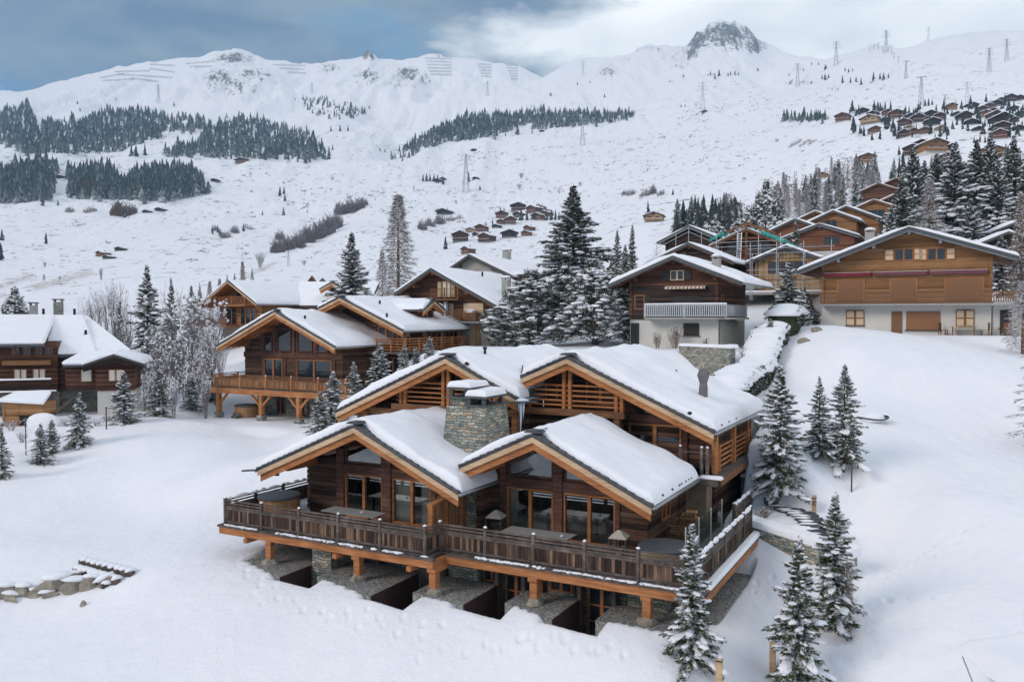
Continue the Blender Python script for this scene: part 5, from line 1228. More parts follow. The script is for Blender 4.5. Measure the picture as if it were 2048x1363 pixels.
# --- orange gable chalet beyond it
def build_H():
    o = Vector((-36.61, 104, 5.85))
    H, zf = chalet('honey-coloured chalet with gable balcony and a long snow roof, behind the log chalet', o, 7.2, 14, 2.4, 3.71, 7.95, -1.4, 8.4, .60, .60, 2.2, u0=.2, wall='wood_orange', base='plaster_grey', T=.3, seed=81, barge=('larch_pale', 'larch'), soffit='larch',
        wins=[(2.9, 4.6, 5.2, 6.6, 2, 'glass_dark', 'larch'), (1.2, 3.0, 2.6, 4.6, 2, 'glass_dark', 'larch'), (3.6, 6.2, 2.6, 4.6, 3, 'glass_dark', 'larch')], balc=[(1.6, 5.9, 5.0, 1.6, 'bars', 0, 'larch', 'larch'), (-2.6, 3.4, 2.45, 2.2, 'boards', 0, 'larch', 'larch_dark')])
    # the long wing whose eave runs to the right
    w = MB(); w.add([(8.0, 5.0, 4.9), (19.5, 5.0, 4.9), (17.2, 10, 7.6), (4.0, 10, 7.9), (8.0, 5.0, 4.75), (19.5, 5.0, 4.75), (17.2, 10, 7.4), (4.0, 10, 7.7)], [(0,1,2,3),(7,6,5,4),(0,4,5,1),(1,5,6,2),(2,6,7,3),(3,7,4,0)]); w.build('roof', 'slate', H)
    w = MB(); w.add([(8.0, 4.9, 4.95), (19.6, 4.9, 4.95), (17.2, 10, 7.9), (4.0, 10, 8.2), (8.05, 5.0, 5.2), (19.4, 5.0, 5.2), (17.1, 10, 8.0), (4.0, 10, 8.3)], [(3,2,1,0),(4,5,6,7),(0,1,5,4),(1,2,6,5),(2,3,7,6),(3,0,4,7)]); w.build('roof_snow', 'snow', H, bevel=.12)
    MB().box(7.2, 18.5, 5.6, 12, -1, 4.8).build('wall', 'wood_orange', H)
    D_ = empty('dormer', (0, 0, 0)); D_.parent = H
    gable_roof(D_, 13.0, 7.9, 11.0, 15.0, .42, .42, 5.9, 9.5, 7, T=.22, seed=85, purlins=[], gutter=(False, False), recede=.1, nose=.05, nu=14, nv=8)
    prism(MB(), [(11.9, 6.2), (14.1, 6.2), (14.1, 7.3), (13, 7.7), (11.9, 7.3)], 7, 9).build('dormer_wall', 'wood_brown', D_)
build_H()
# --- two peaks of roofs behind
def build_small(label, px, py, t, W, hw, sl, wall, T=.25, rz=-28, ov=.8, D=8, base='plaster', zb=.0, wins=(), barge=('larch_dark', 'larch_dark'), seed=5, slate='slate', **k):
    """chalet placed by the pixel of its gable tip"""
    F_ = Frame((0, 0, 0), rz); tip = P(px, py, t); o = tip - F_.u * (W / 2) + F_.v * ov; zr = k.pop('zr', None) or (hw + sl * W / 2); o.z = tip.z - zr
    return chalet(label, o, W, D, zb, W / 2, zr, -.9, W + .9, sl, sl, ov, rz=rz, wall=wall, T=T, seed=seed, base=base, wins=wins, barge=barge, soffit='larch_dark', slate=slate, nu=16, nv=8, purl=[W / 2], **k)
build_small('narrow brown gable peeping above the snow roof of the honey-coloured chalet', 623, 551, 135, 4.0, 3.6, 1.0, 'wood_orange', .12)
build_small('dark open gable between the long snow roof and the spruce', 644, 556, 128, 6.2, 3.4, .8, 'wood_dark', .2, barge=('slate', 'larch_dark'))

# --- building site with scaffolds, centre right
SITE = []
def build_site():
    A, _ = build_small('unfinished house with bare roof edge, furthest left of the building site', 1378, 450, 106, 6.6, 3.4, .46, 'wood_dark', .2, barge=('slate', 'slate'), D=11, seed=91, wins=())
    B, _ = build_small('dark gable house directly behind the brown chalet with the striped awning', 1376, 484, 89, 8.0, 3.2, .45, 'wood_dark', .24, barge=('slate', 'larch_dark'), D=9, seed=92, wins=[(2.6, 3.6, 3.2, 4.1, 2)])
    Cc, _ = build_small('half-built house with green tarpaulins on its roof and a ladder in the gable', 1492, 455, 101, 7.6, 4.0, .44, 'wood_brown', .14, barge=('larch_dark', 'larch_dark'), D=11, seed=93, wins=[(1.2, 3.0, 2.5, 3.9, 2), (4.4, 6.4, 2.5, 3.9, 2)], ov=1.6)
    D_, _ = build_small('house shell with pale timber gable and concrete decks, right of the site', 1572, 490, 89, 6.8, 3.6, .40, 'wood_pale', .22, barge=('slate', 'slate'), D=9, seed=94, wins=[(1.4, 5.4, 2.0, 3.3, 3)], zlow=-6)
    f = MB(); f.beam((.4, -1.3, 4.9), (3.8, -1.3, 6.2), .2, .25); f.beam((7.2, -1.3, 4.9), (3.8, -1.3, 6.2), .2, .25); f.beam((.4, -1.3, 4.4), (7.2, -1.3, 4.4), .2, .25); f.beam((3.8, -1.32, 2.0), (3.8, -1.32, 6.6), .25, .25); f.builds('roof_truss', 'larch_dark', Cc)
    for a, b in (((-.6, -1.7, 4.3), (1.2, -1.7, 5.15)), ((5.6, -1.7, 5.0), (8.4, -1.7, 3.75))):
        m = MB(); n = 10; vs = []
        for i in range(n + 1):
            p = Vector(a).lerp(Vector(b), i / n); vs += [(p.x, p.y - .05 - .03 * (i % 2), p.z + .20), (p.x, p.y - .1 + .04 * (i % 3), p.z - .1 - .12 * (i % 2)), (p.x + .2, p.y + 2.5, p.z + .22 + .05 * (i % 2))]
        m.add(vs, [(3*i, 3*i+3, 3*i+4, 3*i+1) for i in range(n)] + [(3*i, 3*i+2, 3*i+5, 3*i+3) for i in range(n)]); m.build('tarpaulin', 'tarp_green', Cc)
    m = MB(); n = 12; vs = []
    for i in range(n + 1):
        y = -1.8 + 9 * i / n; vs += [(8.45, y, 3.9 + .05 * (i % 2)), (8.6 + .1 * (i % 2), y, 3.1)]
    m.add(vs, [(2*i, 2*i+2, 2*i+3, 2*i+1) for i in range(n)]); m.build('tarpaulin', 'tarp_green', Cc)
    for z in (-.1, -2.9):
        MB().box(-2.0, 7.6, -3.2, .1, z - .25, z).build('concrete_deck', 'concrete', D_); snow_cap(D_, lambda u: z + .01, -2.0, 7.6, -3.2, -2.2, .16, None, 3, .1, 0, 0, .05, 'snow', 14, 5)
    railing(D_, (-1.9, -3.1), (7.5, -3.1), -.1, [0, 2.3, 4.7, 7, 9.3], rails=(.5, 1.0), boards=None, mats=('galvanised',) * 3, rw=.04, rh=.05, pw=.06, snowcap=False)
    # scaffolds
    def scaffold(label, px, py, t, cols, L, zs, top, rz=-28):
        F_ = Frame((0, 0, 0), rz); o = P(px, py, t); s = empty('scaffold', o, R(rz)); tag(s, label, 'scaffold', 'scaffolds on the building site')
        for k in range(cols):
            x = L * k / (cols - 1)
            MB().tube((x, 0, -.5), (x, 0, top), .045, n=6).build('upright', 'galvanised', s)
            MB().tube((x, .9, -.5), (x, .9, top * .8), .045, n=6).build('upright', 'galvanised', s)
        for z in zs:
            MB().box(-.2, L + .2, .1, .8, z - .05, z).build('platform', 'grey_wood', s)
            for h in (.5, 1.0): MB().tube((-.3, 0, z + h), (L + .3, 0, z + h), .03, n=6).build('guard_rail', 'galvanised', s)
    scaffold('scaffold with two platforms in front of the half-built house', 1432, 560, 94, 4, 7.0, (1.2, 3.2), 5.0)
    scaffold('scaffold standing before the pale-gabled house shell', 1500, 590, 83, 4, 7.6, (1.5, 3.6), 5.2)
    # roof-edge guard rails of the two left houses
    def edge_rail(o_, W, zr, sl, ov):
        f = MB()
        for h in (.55, 1.05):
            f.beam((-.9, -ov - .15, zr - sl * (W / 2 + .9) + h), (W / 2, -ov - .15, zr + h), .05, .05); f.beam((W + .9, -ov - .15, zr - sl * (W / 2 + .9) + h), (W / 2, -ov - .15, zr + h), .05, .05)
        for u in (-.9, W * .25, W / 2, W * .75, W + .9):
            z = zr - sl * abs(u - W / 2); f.box(u - .03, u + .03, -ov - .2, -ov - .13, z - 2.0, z + 1.2)
        f.builds('guard_rail', 'galvanised', o_)
    edge_rail(A, 6.6, 3.4 + .46 * 3.3 - 1.4, .46, .8)
    l = empty('ladder', P(1477, 521, 98), R(-24)); l.rotation_euler = (R(-14), 0, R(-24)); tag(l, 'white ladder leaning in the open gable of the half-built house', 'ladder')
    for x in (-.22, .22): MB().box(x - .04, x + .04, -.03, .03, 0, 3.5).build('rail', 'white_paint', l)
    r_ = MB()
    for k in range(11): r_.box(-.2, .2, -.02, .02, .25 + k * .3, .31 + k * .3)
    r_.build('rungs', 'white_paint', l)
build_site()

# --- chalets climbing the slope, right
build_small('red-brown chalet under a broad grey roof, left of the orange pair', 1638, 446, 124, 9.6, 2.6, .36, 'wood_red', .2, barge=('slate', 'metal_grey'), seed=101, D=9, wins=[(5.4, 7.6, 1.2, 2.4, 2)], zb=.2)
build_small('orange chalet with the wider roof of the two joined behind the red-brown chalet', 1692, 411, 140, 10.0, 3.6, .44, 'wood_orange', .3, barge=('slate', 'larch_dark'), seed=102, D=10, wins=[(2.5, 3.6, 3.0, 4.1, 2), (5.6, 7.2, 2.2, 3.8, 2)])
build_small('orange chalet with the narrower roof, front-left of the joined pair', 1666, 420, 136, 7.0, 2.8, .44, 'wood_orange', .3, barge=('slate', 'larch_dark'), seed=103, D=8, wins=[(2.2, 4.0, 1.6, 2.8, 2)])
build_small('small grey-roofed chalet half hidden by spruces, above the building site', 1590, 436, 135, 7.0, 2.2, .44, 'wood_red', .28, barge=('slate', 'slate'), seed=104)
build_small('small brown gable just above the orange pair', 1630, 421, 165, 5.5, 2.4, .45, 'wood_orange', .25, seed=105)
build_small('chalet with glazed loggia half hidden by the tall spruces', 1748, 398, 175, 7.0, 5.0, .42, 'wood_orange', .26, seed=106, wins=[(1.5, 5.5, 2.6, 4.3, 3)], zb=1.5)
build_small('dark-eaved chalet with white balcony tucked behind the tall spruces', 1800, 383, 180, 8.0, 4.5, .42, 'wood_brown', .26, seed=107, zb=2)
build_small('brown gable on the left of two in the wood', 1757, 365, 230, 8.0, 5.0, .42, 'wood_brown', .2, seed=108)
build_small('brown gable on the right of two in the wood', 1792, 355, 240, 8.0, 5.0, .42, 'wood_brown', .2, seed=109)
build_small('dark snow-capped roof at the right edge, upper of two', 2040, 440, 105, 11, 3, .42, 'wood_dark', .4, seed=110, barge=('slate', 'wood_dark'))
build_small('dark snow-capped roof at the right edge, lower of two behind the orange chalet', 2018, 462, 98, 12, 3, .42, 'wood_dark', .4, seed=111, barge=('slate', 'wood_dark'))
build_small('small brown chalet at the back among young trees', 1235, 517, 160, 5, 2.5, .8, 'wood_orange', .3, seed=112)
# ------------------------------------------------------------------ trees
def _kites(base, d, side, L, Wd):
    """kite-shaped blades: base (n,3), direction d, side vector, length, width -> verts (n*4,3), faces"""
    L = L[:, None]; Wd = Wd[:, None]
    v = np.stack([base, base + d * L * .45 + side * Wd * .5, base + d * L, base + d * L * .45 - side * Wd * .5], 1).reshape(-1, 3)
    f = np.arange(len(base) * 4).reshape(-1, 4); return v, f
def _unit(v): return v / (np.linalg.norm(v, axis=-1, keepdims=True) + 1e-9)
def _lumps(cs, dirs, rl, rw, rh, rs, n=4, m=7):
    """flattened snow lumps, long axis along dirs"""
    th = np.linspace(0, math.pi, n + 1); ph = np.linspace(0, 2 * math.pi, m, endpoint=False)
    T, PH_ = np.meshgrid(th, ph, indexing='ij'); k = len(cs)
    jit = 1 + rs.uniform(-.32, .32, (k,) + T.shape)
    a = (np.sin(T) * np.cos(PH_))[None] * jit; b = (np.sin(T) * np.sin(PH_))[None] * jit; c = np.where(np.cos(T) < -.3, -.3, np.cos(T))[None] * jit
    d = _unit(dirs); side = _unit(np.cross(d, [0, 0, 1.0])); up = _unit(np.cross(side, d))
    V = cs[:, None, None] + d[:, None, None] * (a * rl[:, None, None])[..., None] + side[:, None, None] * (b * rw[:, None, None])[..., None] + up[:, None, None] * (c * rh[:, None, None])[..., None]
    idx = np.arange((n + 1) * m).reshape(n + 1, m); q = np.stack([idx[:-1], idx[1:], np.roll(idx[1:], -1, 1), np.roll(idx[:-1], -1, 1)], -1).reshape(-1, 4)
    F_ = (q[None] + (np.arange(k) * (n + 1) * m)[:, None, None]).reshape(-1, 4); return V.reshape(-1, 3), F_
TREE = {}
def _store(key, trunk, crown, snow, h, w): TREE[key] = dict(trunk=trunk, crown=crown, snow=snow, h=h, w=w)
def trunk_mesh(H, r, seed, mat='bark', lean=.0):
    m = MB(); n = 8; rs = random.Random(seed); p = Vector((0, 0, -1.2)); rr = r * 1.25
    for k in range(n):
        z = H * (k + 1) / n * .98; q = Vector((rs.uniform(-1, 1) * r * .35, rs.uniform(-1, 1) * r * .35, z)); r2 = r * (1 - (k + 1) / n) ** .9 + .012; m.tube(p, q, rr, r2, 7, False); p, rr = q, r2
    me = bpy.data.meshes.new('trunk'); me.from_pydata(m.v, [], m.f); me.materials.append(M[mat]); me.polygons.foreach_set('use_smooth', [True] * len(me.polygons)); return me
def make_spruce(key, seed, H=10., W=4.4, nb=190, ns=11, snow=.9, mat='needles', power=.85, lift=0.0, spray=.34, gappy=.12, low=.04):
    rs = np.random.RandomState(seed)
    z = H * (low + (1 - low - .015) * (np.arange(nb) / nb) ** .92) + rs.uniform(-.5, .5, nb) * H / nb * 2
    az = np.arange(nb) * 2.39996 + rs.uniform(-.5, .5, nb); lb = rs.uniform(0, 6.28, 5)
    rel = np.clip(1 - z / H, .0, 1); uneven = 1 + .20 * np.sin(az * 2 + lb[0] + z / H * 9) + .14 * np.sin(az * 3 + lb[1] - z / H * 16) + .14 * np.sin(z / H * 34 + lb[2])
    env = np.clip(rel, .015, 1) ** power * (1 - .58 * np.exp(-(rel / .15) ** 2))
    L = (W / 2) * env * uneven * rs.uniform(.62, 1.15, nb) + .05
    L *= np.where(rs.rand(nb) < gappy, .6, 1.0)
    rdir = np.stack([np.cos(az), np.sin(az), 0 * az], 1); sdir = np.stack([-np.sin(az), np.cos(az), 0 * az], 1)
    slope0 = .35 * (1 - rel) * 1.6 + lift + .08; droop = (.30 + .55 * rel) * rs.uniform(.8, 1.2, nb)
    BV, BF = [], []; SV, SF = [], []; off = 0
    S = np.linspace(.12, 1.0, ns)
    def pt(i, s):   # point on branches i (array) at s (array)
        r = L[i] * s; zz = z[i] + L[i] * (slope0[i] * s - droop[i] * s ** 2 * .8 + .18 * s ** 4)
        return rdir[i] * r[..., None] + np.stack([0 * zz, 0 * zz, zz], -1)
    ii, ss = np.meshgrid(np.arange(nb), S, indexing='ij'); ii = ii.ravel(); ss = (ss.ravel() + rs.uniform(-.04, .04, ii.size)).clip(.05, 1.02)
    allv, allf = [], []; o = 0
    for sgn in (-1, 0, 1):
        for rep in range(2 if sgn else 1):
            p = pt(ii, ss); tw = (L[ii] * .34 * (1.12 - ss) + .06) * rs.uniform(.7, 1.3, ii.size)
            td = _unit(rdir[ii] * (.75 if sgn else 1.0) + sdir[ii] * sgn * rs.uniform(.5, 1.1, ii.size)[:, None] + np.stack([0*tw, 0*tw, rs.uniform(-.5, .05, tw.size)], 1))
            nseg = 3 if sgn else 1
            for k in range(nseg):
                b = p + td * (tw * k / nseg)[:, None] + rs.uniform(-.03, .03, p.shape)
                d = _unit(td + rs.uniform(-.38, .38, td.shape) + np.array([0, 0, -.12])); sd = _unit(np.cross(d, _unit(np.array([0, 0, 1.0]) + rs.uniform(-.6, .6, d.shape))))
                sp = spray * (.30 + .75 * np.minimum(1, L[ii] / (W / 2))); v, f = _kites(b, d, sd, sp * rs.uniform(.7, 1.3, len(b)), sp * rs.uniform(.22, .36, len(b))); allv.append(v); allf.append(f + o); o += len(v)
    # leader
    n = 26; zz = H * (1 - .10 * rs.rand(n) ** 1.2); a = rs.uniform(0, 6.28, n); b = np.stack([0*zz, 0*zz, zz], 1); d = _unit(np.stack([np.cos(a), np.sin(a), rs.uniform(.5, 2, n)], 1)); v, f = _kites(b, d, _unit(np.cross(d, [0.3, .2, 1])), np.full(n, .16), np.full(n, .05)); allv.append(v); allf.append(f + o)
    crown = np_mesh('crown', np.concatenate(allv), np.concatenate(allf), mat)
    # snow on the boughs
    sv = None
    if snow > 0:
        sel = np.where(rs.rand(nb) < min(1, snow))[0]; cs, ds, rl, rw, rh = [], [], [], [], []; load = np.clip(.9 + .9 * np.sin(az * 1.5 + lb[3] + z / H * 22) + .5 * np.sin(z / H * 41 + lb[4]), .15, 2.0)
        for rep, s0 in ((0, .9), (1, .74), (2, .58), (3, .42), (4, .82), (5, .66)):
            s_ = np.clip(s0 + rs.uniform(-.1, .1, len(sel)), .1, .98); keep = rs.rand(len(sel)) < (1.3, 1.2, 1.0, .7, 1.1, 1.0)[rep] * min(1, snow) * load[sel]
            i_ = sel[keep]; s_ = s_[keep]; p = pt(i_, s_); d = pt(i_, s_ + .05) - p
            cs.append(p + np.array([0, 0, .05]) + sdir[i_] * (rs.uniform(-.26, .26, len(i_)) * L[i_] * (1.15 - s_))[:, None]); ds.append(_unit(d) + rs.uniform(-.25, .25, d.shape)); q = (.068 * L[i_] + .048) * rs.uniform(.5, 1.5, len(i_)) ** 1.3 * (.7 + .35 * snow) * (.6 + .45 * load[i_]); rl.append(q * rs.uniform(1.2, 2.2, len(i_))); rw.append(q * rs.uniform(.5, 1.0, len(i_))); rh.append(q * rs.uniform(.4, .7, len(i_)))
        cs.append(np.array([[0, 0, H * .975], [0.02, 0, H * .93]])); ds.append(np.array([[0.1, 0, 1.], [.3, .2, .6]])); rl.append(np.array([.13, .14])); rw.append(np.array([.09, .12])); rh.append(np.array([.09, .1]))
        v, f = _lumps(np.concatenate(cs), np.concatenate(ds), np.concatenate(rl), np.concatenate(rw), np.concatenate(rh), rs); sv = np_mesh('snow', v, f, 'snow', True)
    _store(key, trunk_mesh(H, H * .013 + .03, seed), crown, sv, H, W)
def make_pine(key, seed, H=10., W=7., n=520, mat='needles_pine', snow=.5, col=False):
    """stone pine: limbs ending in upturned tufts, rounded uneven outline"""
    rs = np.random.RandomState(seed); lob = rs.uniform(0, 6.28, 4)
    z = rs.uniform(.06, 1, n) ** .9; a = rs.uniform(0, 2 * math.pi, n); env = np.sin(np.clip(z * 1.02 + .08, 0, 1) ** .75 * math.pi) ** .55 * (1 - .25 * z)
    env = env * (1 + .16 * np.sin(3 * a + lob[0] + 5 * z) + .12 * np.sin(2 * a + lob[1] - 9 * z) + .1 * np.sin(7 * z * 2 + lob[2] + a)); r = (W / 2) * env * rs.uniform(.35, 1, n) ** .45
    c = np.stack([r * np.cos(a), r * np.sin(a), z * H * .97], 1); outd = _unit(np.stack([np.cos(a), np.sin(a), .55 + 0 * a], 1)); k = 20; tl = H * .042
    b = np.repeat(c, k, 0) + rs.uniform(-1, 1, (n * k, 3)) * tl * .8; d = _unit(np.repeat(outd, k, 0) + rs.uniform(-.9, .9, (n * k, 3))); v, f = _kites(b, d, _unit(np.cross(d, rs.uniform(-1, 1, d.shape))), tl * rs.uniform(.6, 1.3, n * k), tl * rs.uniform(.14, .26, n * k))
    crown = np_mesh('crown', v, f, mat)
    sel = rs.rand(n) < snow; cs = c[sel] + np.array([0, 0, tl * .55]); m_ = sel.sum(); q = tl * rs.uniform(.38, .95, m_); v, f = _lumps(cs, outd[sel] * np.array([1, 1, .2]) + rs.uniform(-.4, .4, (m_, 3)), q * 1.3, q, q * .55, rs); sv = np_mesh('snow', v, f, 'snow', True)
    m = MB(); rd = random.Random(seed); m.tube((0, 0, -1), (0, 0, H * .9), H * .028, .03, 8, False)
    for i in range(0, n, 6):
        zz = max(.3, c[i][2] - r[i] * .5); m.tube((0, 0, zz), tuple(c[i]), H * .006, .012, 4, False)
    me = bpy.data.meshes.new('trunk'); me.from_pydata(m.v, [], m.f); me.materials.append(M['bark']); _store(key, me, crown, sv, H, W)
def make_larch(key, seed, H=12., W=5., nb=170, mat='larch_twigs', snow=.3, power=.9):
    """leafless larch: fine drooping twigs"""
    rs = np.random.RandomState(seed); z = H * (.08 + .9 * (np.arange(nb) / nb) ** .95); az = np.arange(nb) * 2.39996 + rs.uniform(-.4, .4, nb); rel = 1 - z / H; L = W / 2 * np.clip(rel, .03, 1) ** power * rs.uniform(.6, 1.12, nb) + .05
    rd = np.stack([np.cos(az), np.sin(az), 0*az], 1); sdv = np.stack([-np.sin(az), np.cos(az), 0*az], 1); V, F_ = [], []; o = 0; SC, SD, SL = [], [], []
    m = MB(); 
    def pt(i, s): return rd[i] * L[i] * s + np.array([0, 0, z[i] + L[i] * (.15 * s - .45 * s * s * rel[i] + .1 * s ** 3)])
    for i in range(nb):
        prev = pt(i, 0)
        for k in range(1, 4):
            q = pt(i, k / 3); m.tube(tuple(prev), tuple(q), .026 * (1.2 - k / 4) * (.5 + rel[i]), .012, 4, False); prev = q
    ii = np.repeat(np.arange(nb), 40); s = rs.uniform(.15, 1, ii.size); p = rd[ii] * (L[ii] * s)[:, None]; p[:, 2] += z[ii] + L[ii] * (.15 * s - .45 * s * s * rel[ii] + .1 * s ** 3)
    sg = rs.uniform(-1, 1, ii.size); p += sdv[ii] * (sg * L[ii] * .30 * (1.1 - s))[:, None]; p[:, 2] -= np.abs(sg) * .12 * L[ii] * rs.rand(ii.size)
    d = _unit(rd[ii] * .8 + sdv[ii] * sg[:, None] + rs.uniform(-.5, .5, p.shape) + np.array([0, 0, -.35])); v, f = _kites(p, d, _unit(np.cross(d, rs.uniform(-1, 1, d.shape))), H * .030 * rs.uniform(.6, 1.5, ii.size), H * .0036 * rs.uniform(.6, 1.5, ii.size))
    crown = np_mesh('crown', v, f, mat); ns = int(nb * snow * 4); i_ = rs.randint(0, nb, ns); s = rs.uniform(.25, .95, ns); p = rd[i_] * (L[i_] * s)[:, None]; p[:, 2] += z[i_] + L[i_] * (.15 * s - .45 * s * s * rel[i_] + .1 * s ** 3) + .04
    q = rs.uniform(.05, .10, ns) * H / 12; v, f = _lumps(p, rd[i_] + rs.uniform(-.2, .2, p.shape), q * 3.2, q * .8, q * .5, rs, 3, 5); sv = np_mesh('snow', v, f, 'snow', True)
    n0 = len(m.v); m.tube((0, 0, -1), (0, 0, H * .5), H * .015, H * .009, 8, False); m.tube((0, 0, H * .5), (0, 0, H), H * .009, .01, 8, False)
    me = bpy.data.meshes.new('trunk'); me.from_pydata(m.v, [], m.f); me.materials.append(M['bark_brown']); _store(key, me, crown, sv, H, W)
def make_shrub(key, seed, H=4., W=3.5, n=16, mat='twig_grey', snow=.4, twig=1.0):
    """leafless broadleaf: forking stems and fine twigs"""
    rs = random.Random(seed); m = MB(); tips = []
    def grow(p, d, L, r, lvl):
        q = p + d * L; m.tube(p, q, r, r * .62, 4 if lvl > 0 else 5, False)
        if lvl >= 3: tips.append(q); return
        for k in range(3 if lvl < 2 else 4):
            nd = (d + Vector((rs.uniform(-1, 1), rs.uniform(-1, 1), rs.uniform(-.25, .6))) * .62).normalized(); grow(p + d * L * rs.uniform(.45, 1), nd, L * rs.uniform(.55, .85), r * .55, lvl + 1)
    for k in range(n):
        a = rs.uniform(0, 6.28); sp = rs.uniform(0, .6); grow(Vector((math.cos(a) * W * .06, math.sin(a) * W * .06, -.3)), Vector((math.cos(a) * sp * W / H, math.sin(a) * sp * W / H, 1)).normalized(), H * rs.uniform(.32, .45), .035 * H / 4, 0)
    vs = np.array([tuple(v) for v in m.v]); sc = H / vs[:, 2].max(); sw = (W / 2) / np.abs(vs[:, :2]).max(); vs = vs * np.array([sw, sw, sc]); me = np_mesh('crown', vs, np.array(m.f), mat)
    tp = np.array([tuple(t) for t in tips]) * np.array([sw, sw, sc]); rn = np.random.RandomState(seed); tp = tp[rn.rand(len(tp)) < snow]; q = rn.uniform(.035, .085, len(tp)) * H / 4; v, f = _lumps(tp, rn.uniform(-1, 1, tp.shape) + np.array([0, 0, .01]), q * 1.5, q, q * .8, rn, 3, 5)
    _store(key, None, me, np_mesh('snow', v, f, 'snow', True) if len(tp) else None, H, W)
def far_arrays(seed, H=1.0, W=.36, layers=6, m=9):
    """small conifer: a stack of ragged drooping skirts"""
    rs = np.random.RandomState(seed); V, F_ = [], []; o = 0
    for k in range(layers):
        z0 = H * (.03 + .82 * k / layers); z1 = min(H, z0 + H * (.34 - .02 * k)); r = W / 2 * (1 - (k / layers)) ** .8 + W * .04
        a = np.arange(m) * 2 * math.pi / m + rs.uniform(-.3, .3, m) + k; rr = r * rs.uniform(.62, 1.2, m); rr[::2] *= .72
        ring = np.stack([rr * np.cos(a), rr * np.sin(a), z0 - .05 * H * rr / r + rs.uniform(-.015, .015, m)], 1); V.append(np.vstack([ring, [[rs.uniform(-.01, .01), rs.uniform(-.01, .01), z1]]])); F_.append(np.array([[i, (i + 1) % m, m] for i in range(m)]) + o); o += m + 1
    return np.concatenate(V), np.concatenate(F_)
FAR = [far_arrays(s, W=w) for s, w in ((1, .34), (2, .40), (3, .30), (4, .44), (5, .36), (6, .28))]
for i, (v, f) in enumerate(FAR):
    TREE['far%d' % i] = dict(trunk=None, crown=np_mesh('crown', v, f, 'needles_far'), snow=None, h=1.0, w=.36)
def far_larch(seed):
    rs = np.random.RandomState(seed); n = 260; z = rs.uniform(.08, 1, n); a = rs.uniform(0, 6.28, n); r = .19 * (1 - z) ** .8 * rs.uniform(.2, 1, n); b = np.stack([r * np.cos(a), r * np.sin(a), z], 1); d = _unit(np.stack([np.cos(a), np.sin(a), rs.uniform(-.8, .5, n)], 1)); return _kites(b, d, _unit(np.cross(d, rs.uniform(-1, 1, d.shape))), np.full(n, .075), np.full(n, .017))
for i in range(2):
    v, f = far_larch(40 + i); TREE['farlarch%d' % i] = dict(trunk=None, crown=np_mesh('crown', v, f, 'larch_twigs'), snow=None, h=1.0, w=.36)
make_spruce('spA', 1, 10, 4.4, 165, 13, .9)
make_spruce('spB', 2, 10, 4.8, 150, 13, .7, power=.85)
make_spruce('spC', 3, 10, 3.6, 160, 12, 1.0, power=.72)
make_spruce('spD', 4, 10, 4.4, 135, 12, .6, power=.95)
make_spruce('slimA', 5, 10, 3.2, 150, 11, 1.0, power=.75, lift=.05)
make_spruce('slimB', 6, 10, 2.6, 130, 10, 1.0, power=.6)
make_spruce('big', 7, 20, 9.5, 250, 15, .85, spray=.66, power=.85)
make_spruce('bigB', 8, 18, 8.5, 260, 12, 1.0, spray=.60, power=.75, mat='needles_pine')
make_pine('pineA', 11, 10, 8.0, 620, snow=.85)
make_pine('pineB', 12, 10, 6.6, 560, snow=.85)
make_larch('larA', 21, snow=.45); make_larch('larB', 22, 12, 6, 140, snow=.5)
make_shrub('shrA', 31, snow=.25); make_shrub('shrB', 32, 4, 3.0, 9, 'twig_grey', .3); make_shrub('shrC', 33, 4, 4.2, 20, 'twig_brown', .15)
NAMES = {'sp': 'spruce_tree', 'sl': 'spruce_tree', 'bi': 'spruce_tree', 'pi': 'pine_tree', 'la': 'larch_tree', 'sh': 'bare_shrub', 'fa': 'spruce_tree'}
CATS = {'spruce_tree': 'spruce', 'pine_tree': 'pine', 'larch_tree': 'larch', 'bare_shrub': 'shrub'}
def plant(key, loc, h, w, label, group=None, rz=None, cat=None, name=None):
    T = TREE[key]; nm = name or ('larch_tree' if key.startswith('farl') else NAMES[key[:2]]); sc = h / T['h']; sw = w / T['w']
    if T['trunk'] is None and T['snow'] is None:
        o = bpy.data.objects.new(nm, T['crown']); C.objects.link(o)
    else:
        o = bpy.data.objects.new(nm, None); C.objects.link(o)
        for part in ('trunk', 'crown', 'snow'):
            if T[part] is not None: c = bpy.data.objects.new(part, T[part]); C.objects.link(c); c.parent = o
    o.location = loc; o.rotation_euler = (0, 0, rnd.uniform(0, 6.28) if rz is None else rz); o.scale = (sw, sw, sc)
    tag(o, label, cat or CATS[nm], group); return o
pad(Frame((-44.4, 72, 0), 18), -12, 12, -2, 11, .82, 3.0, 'cap')

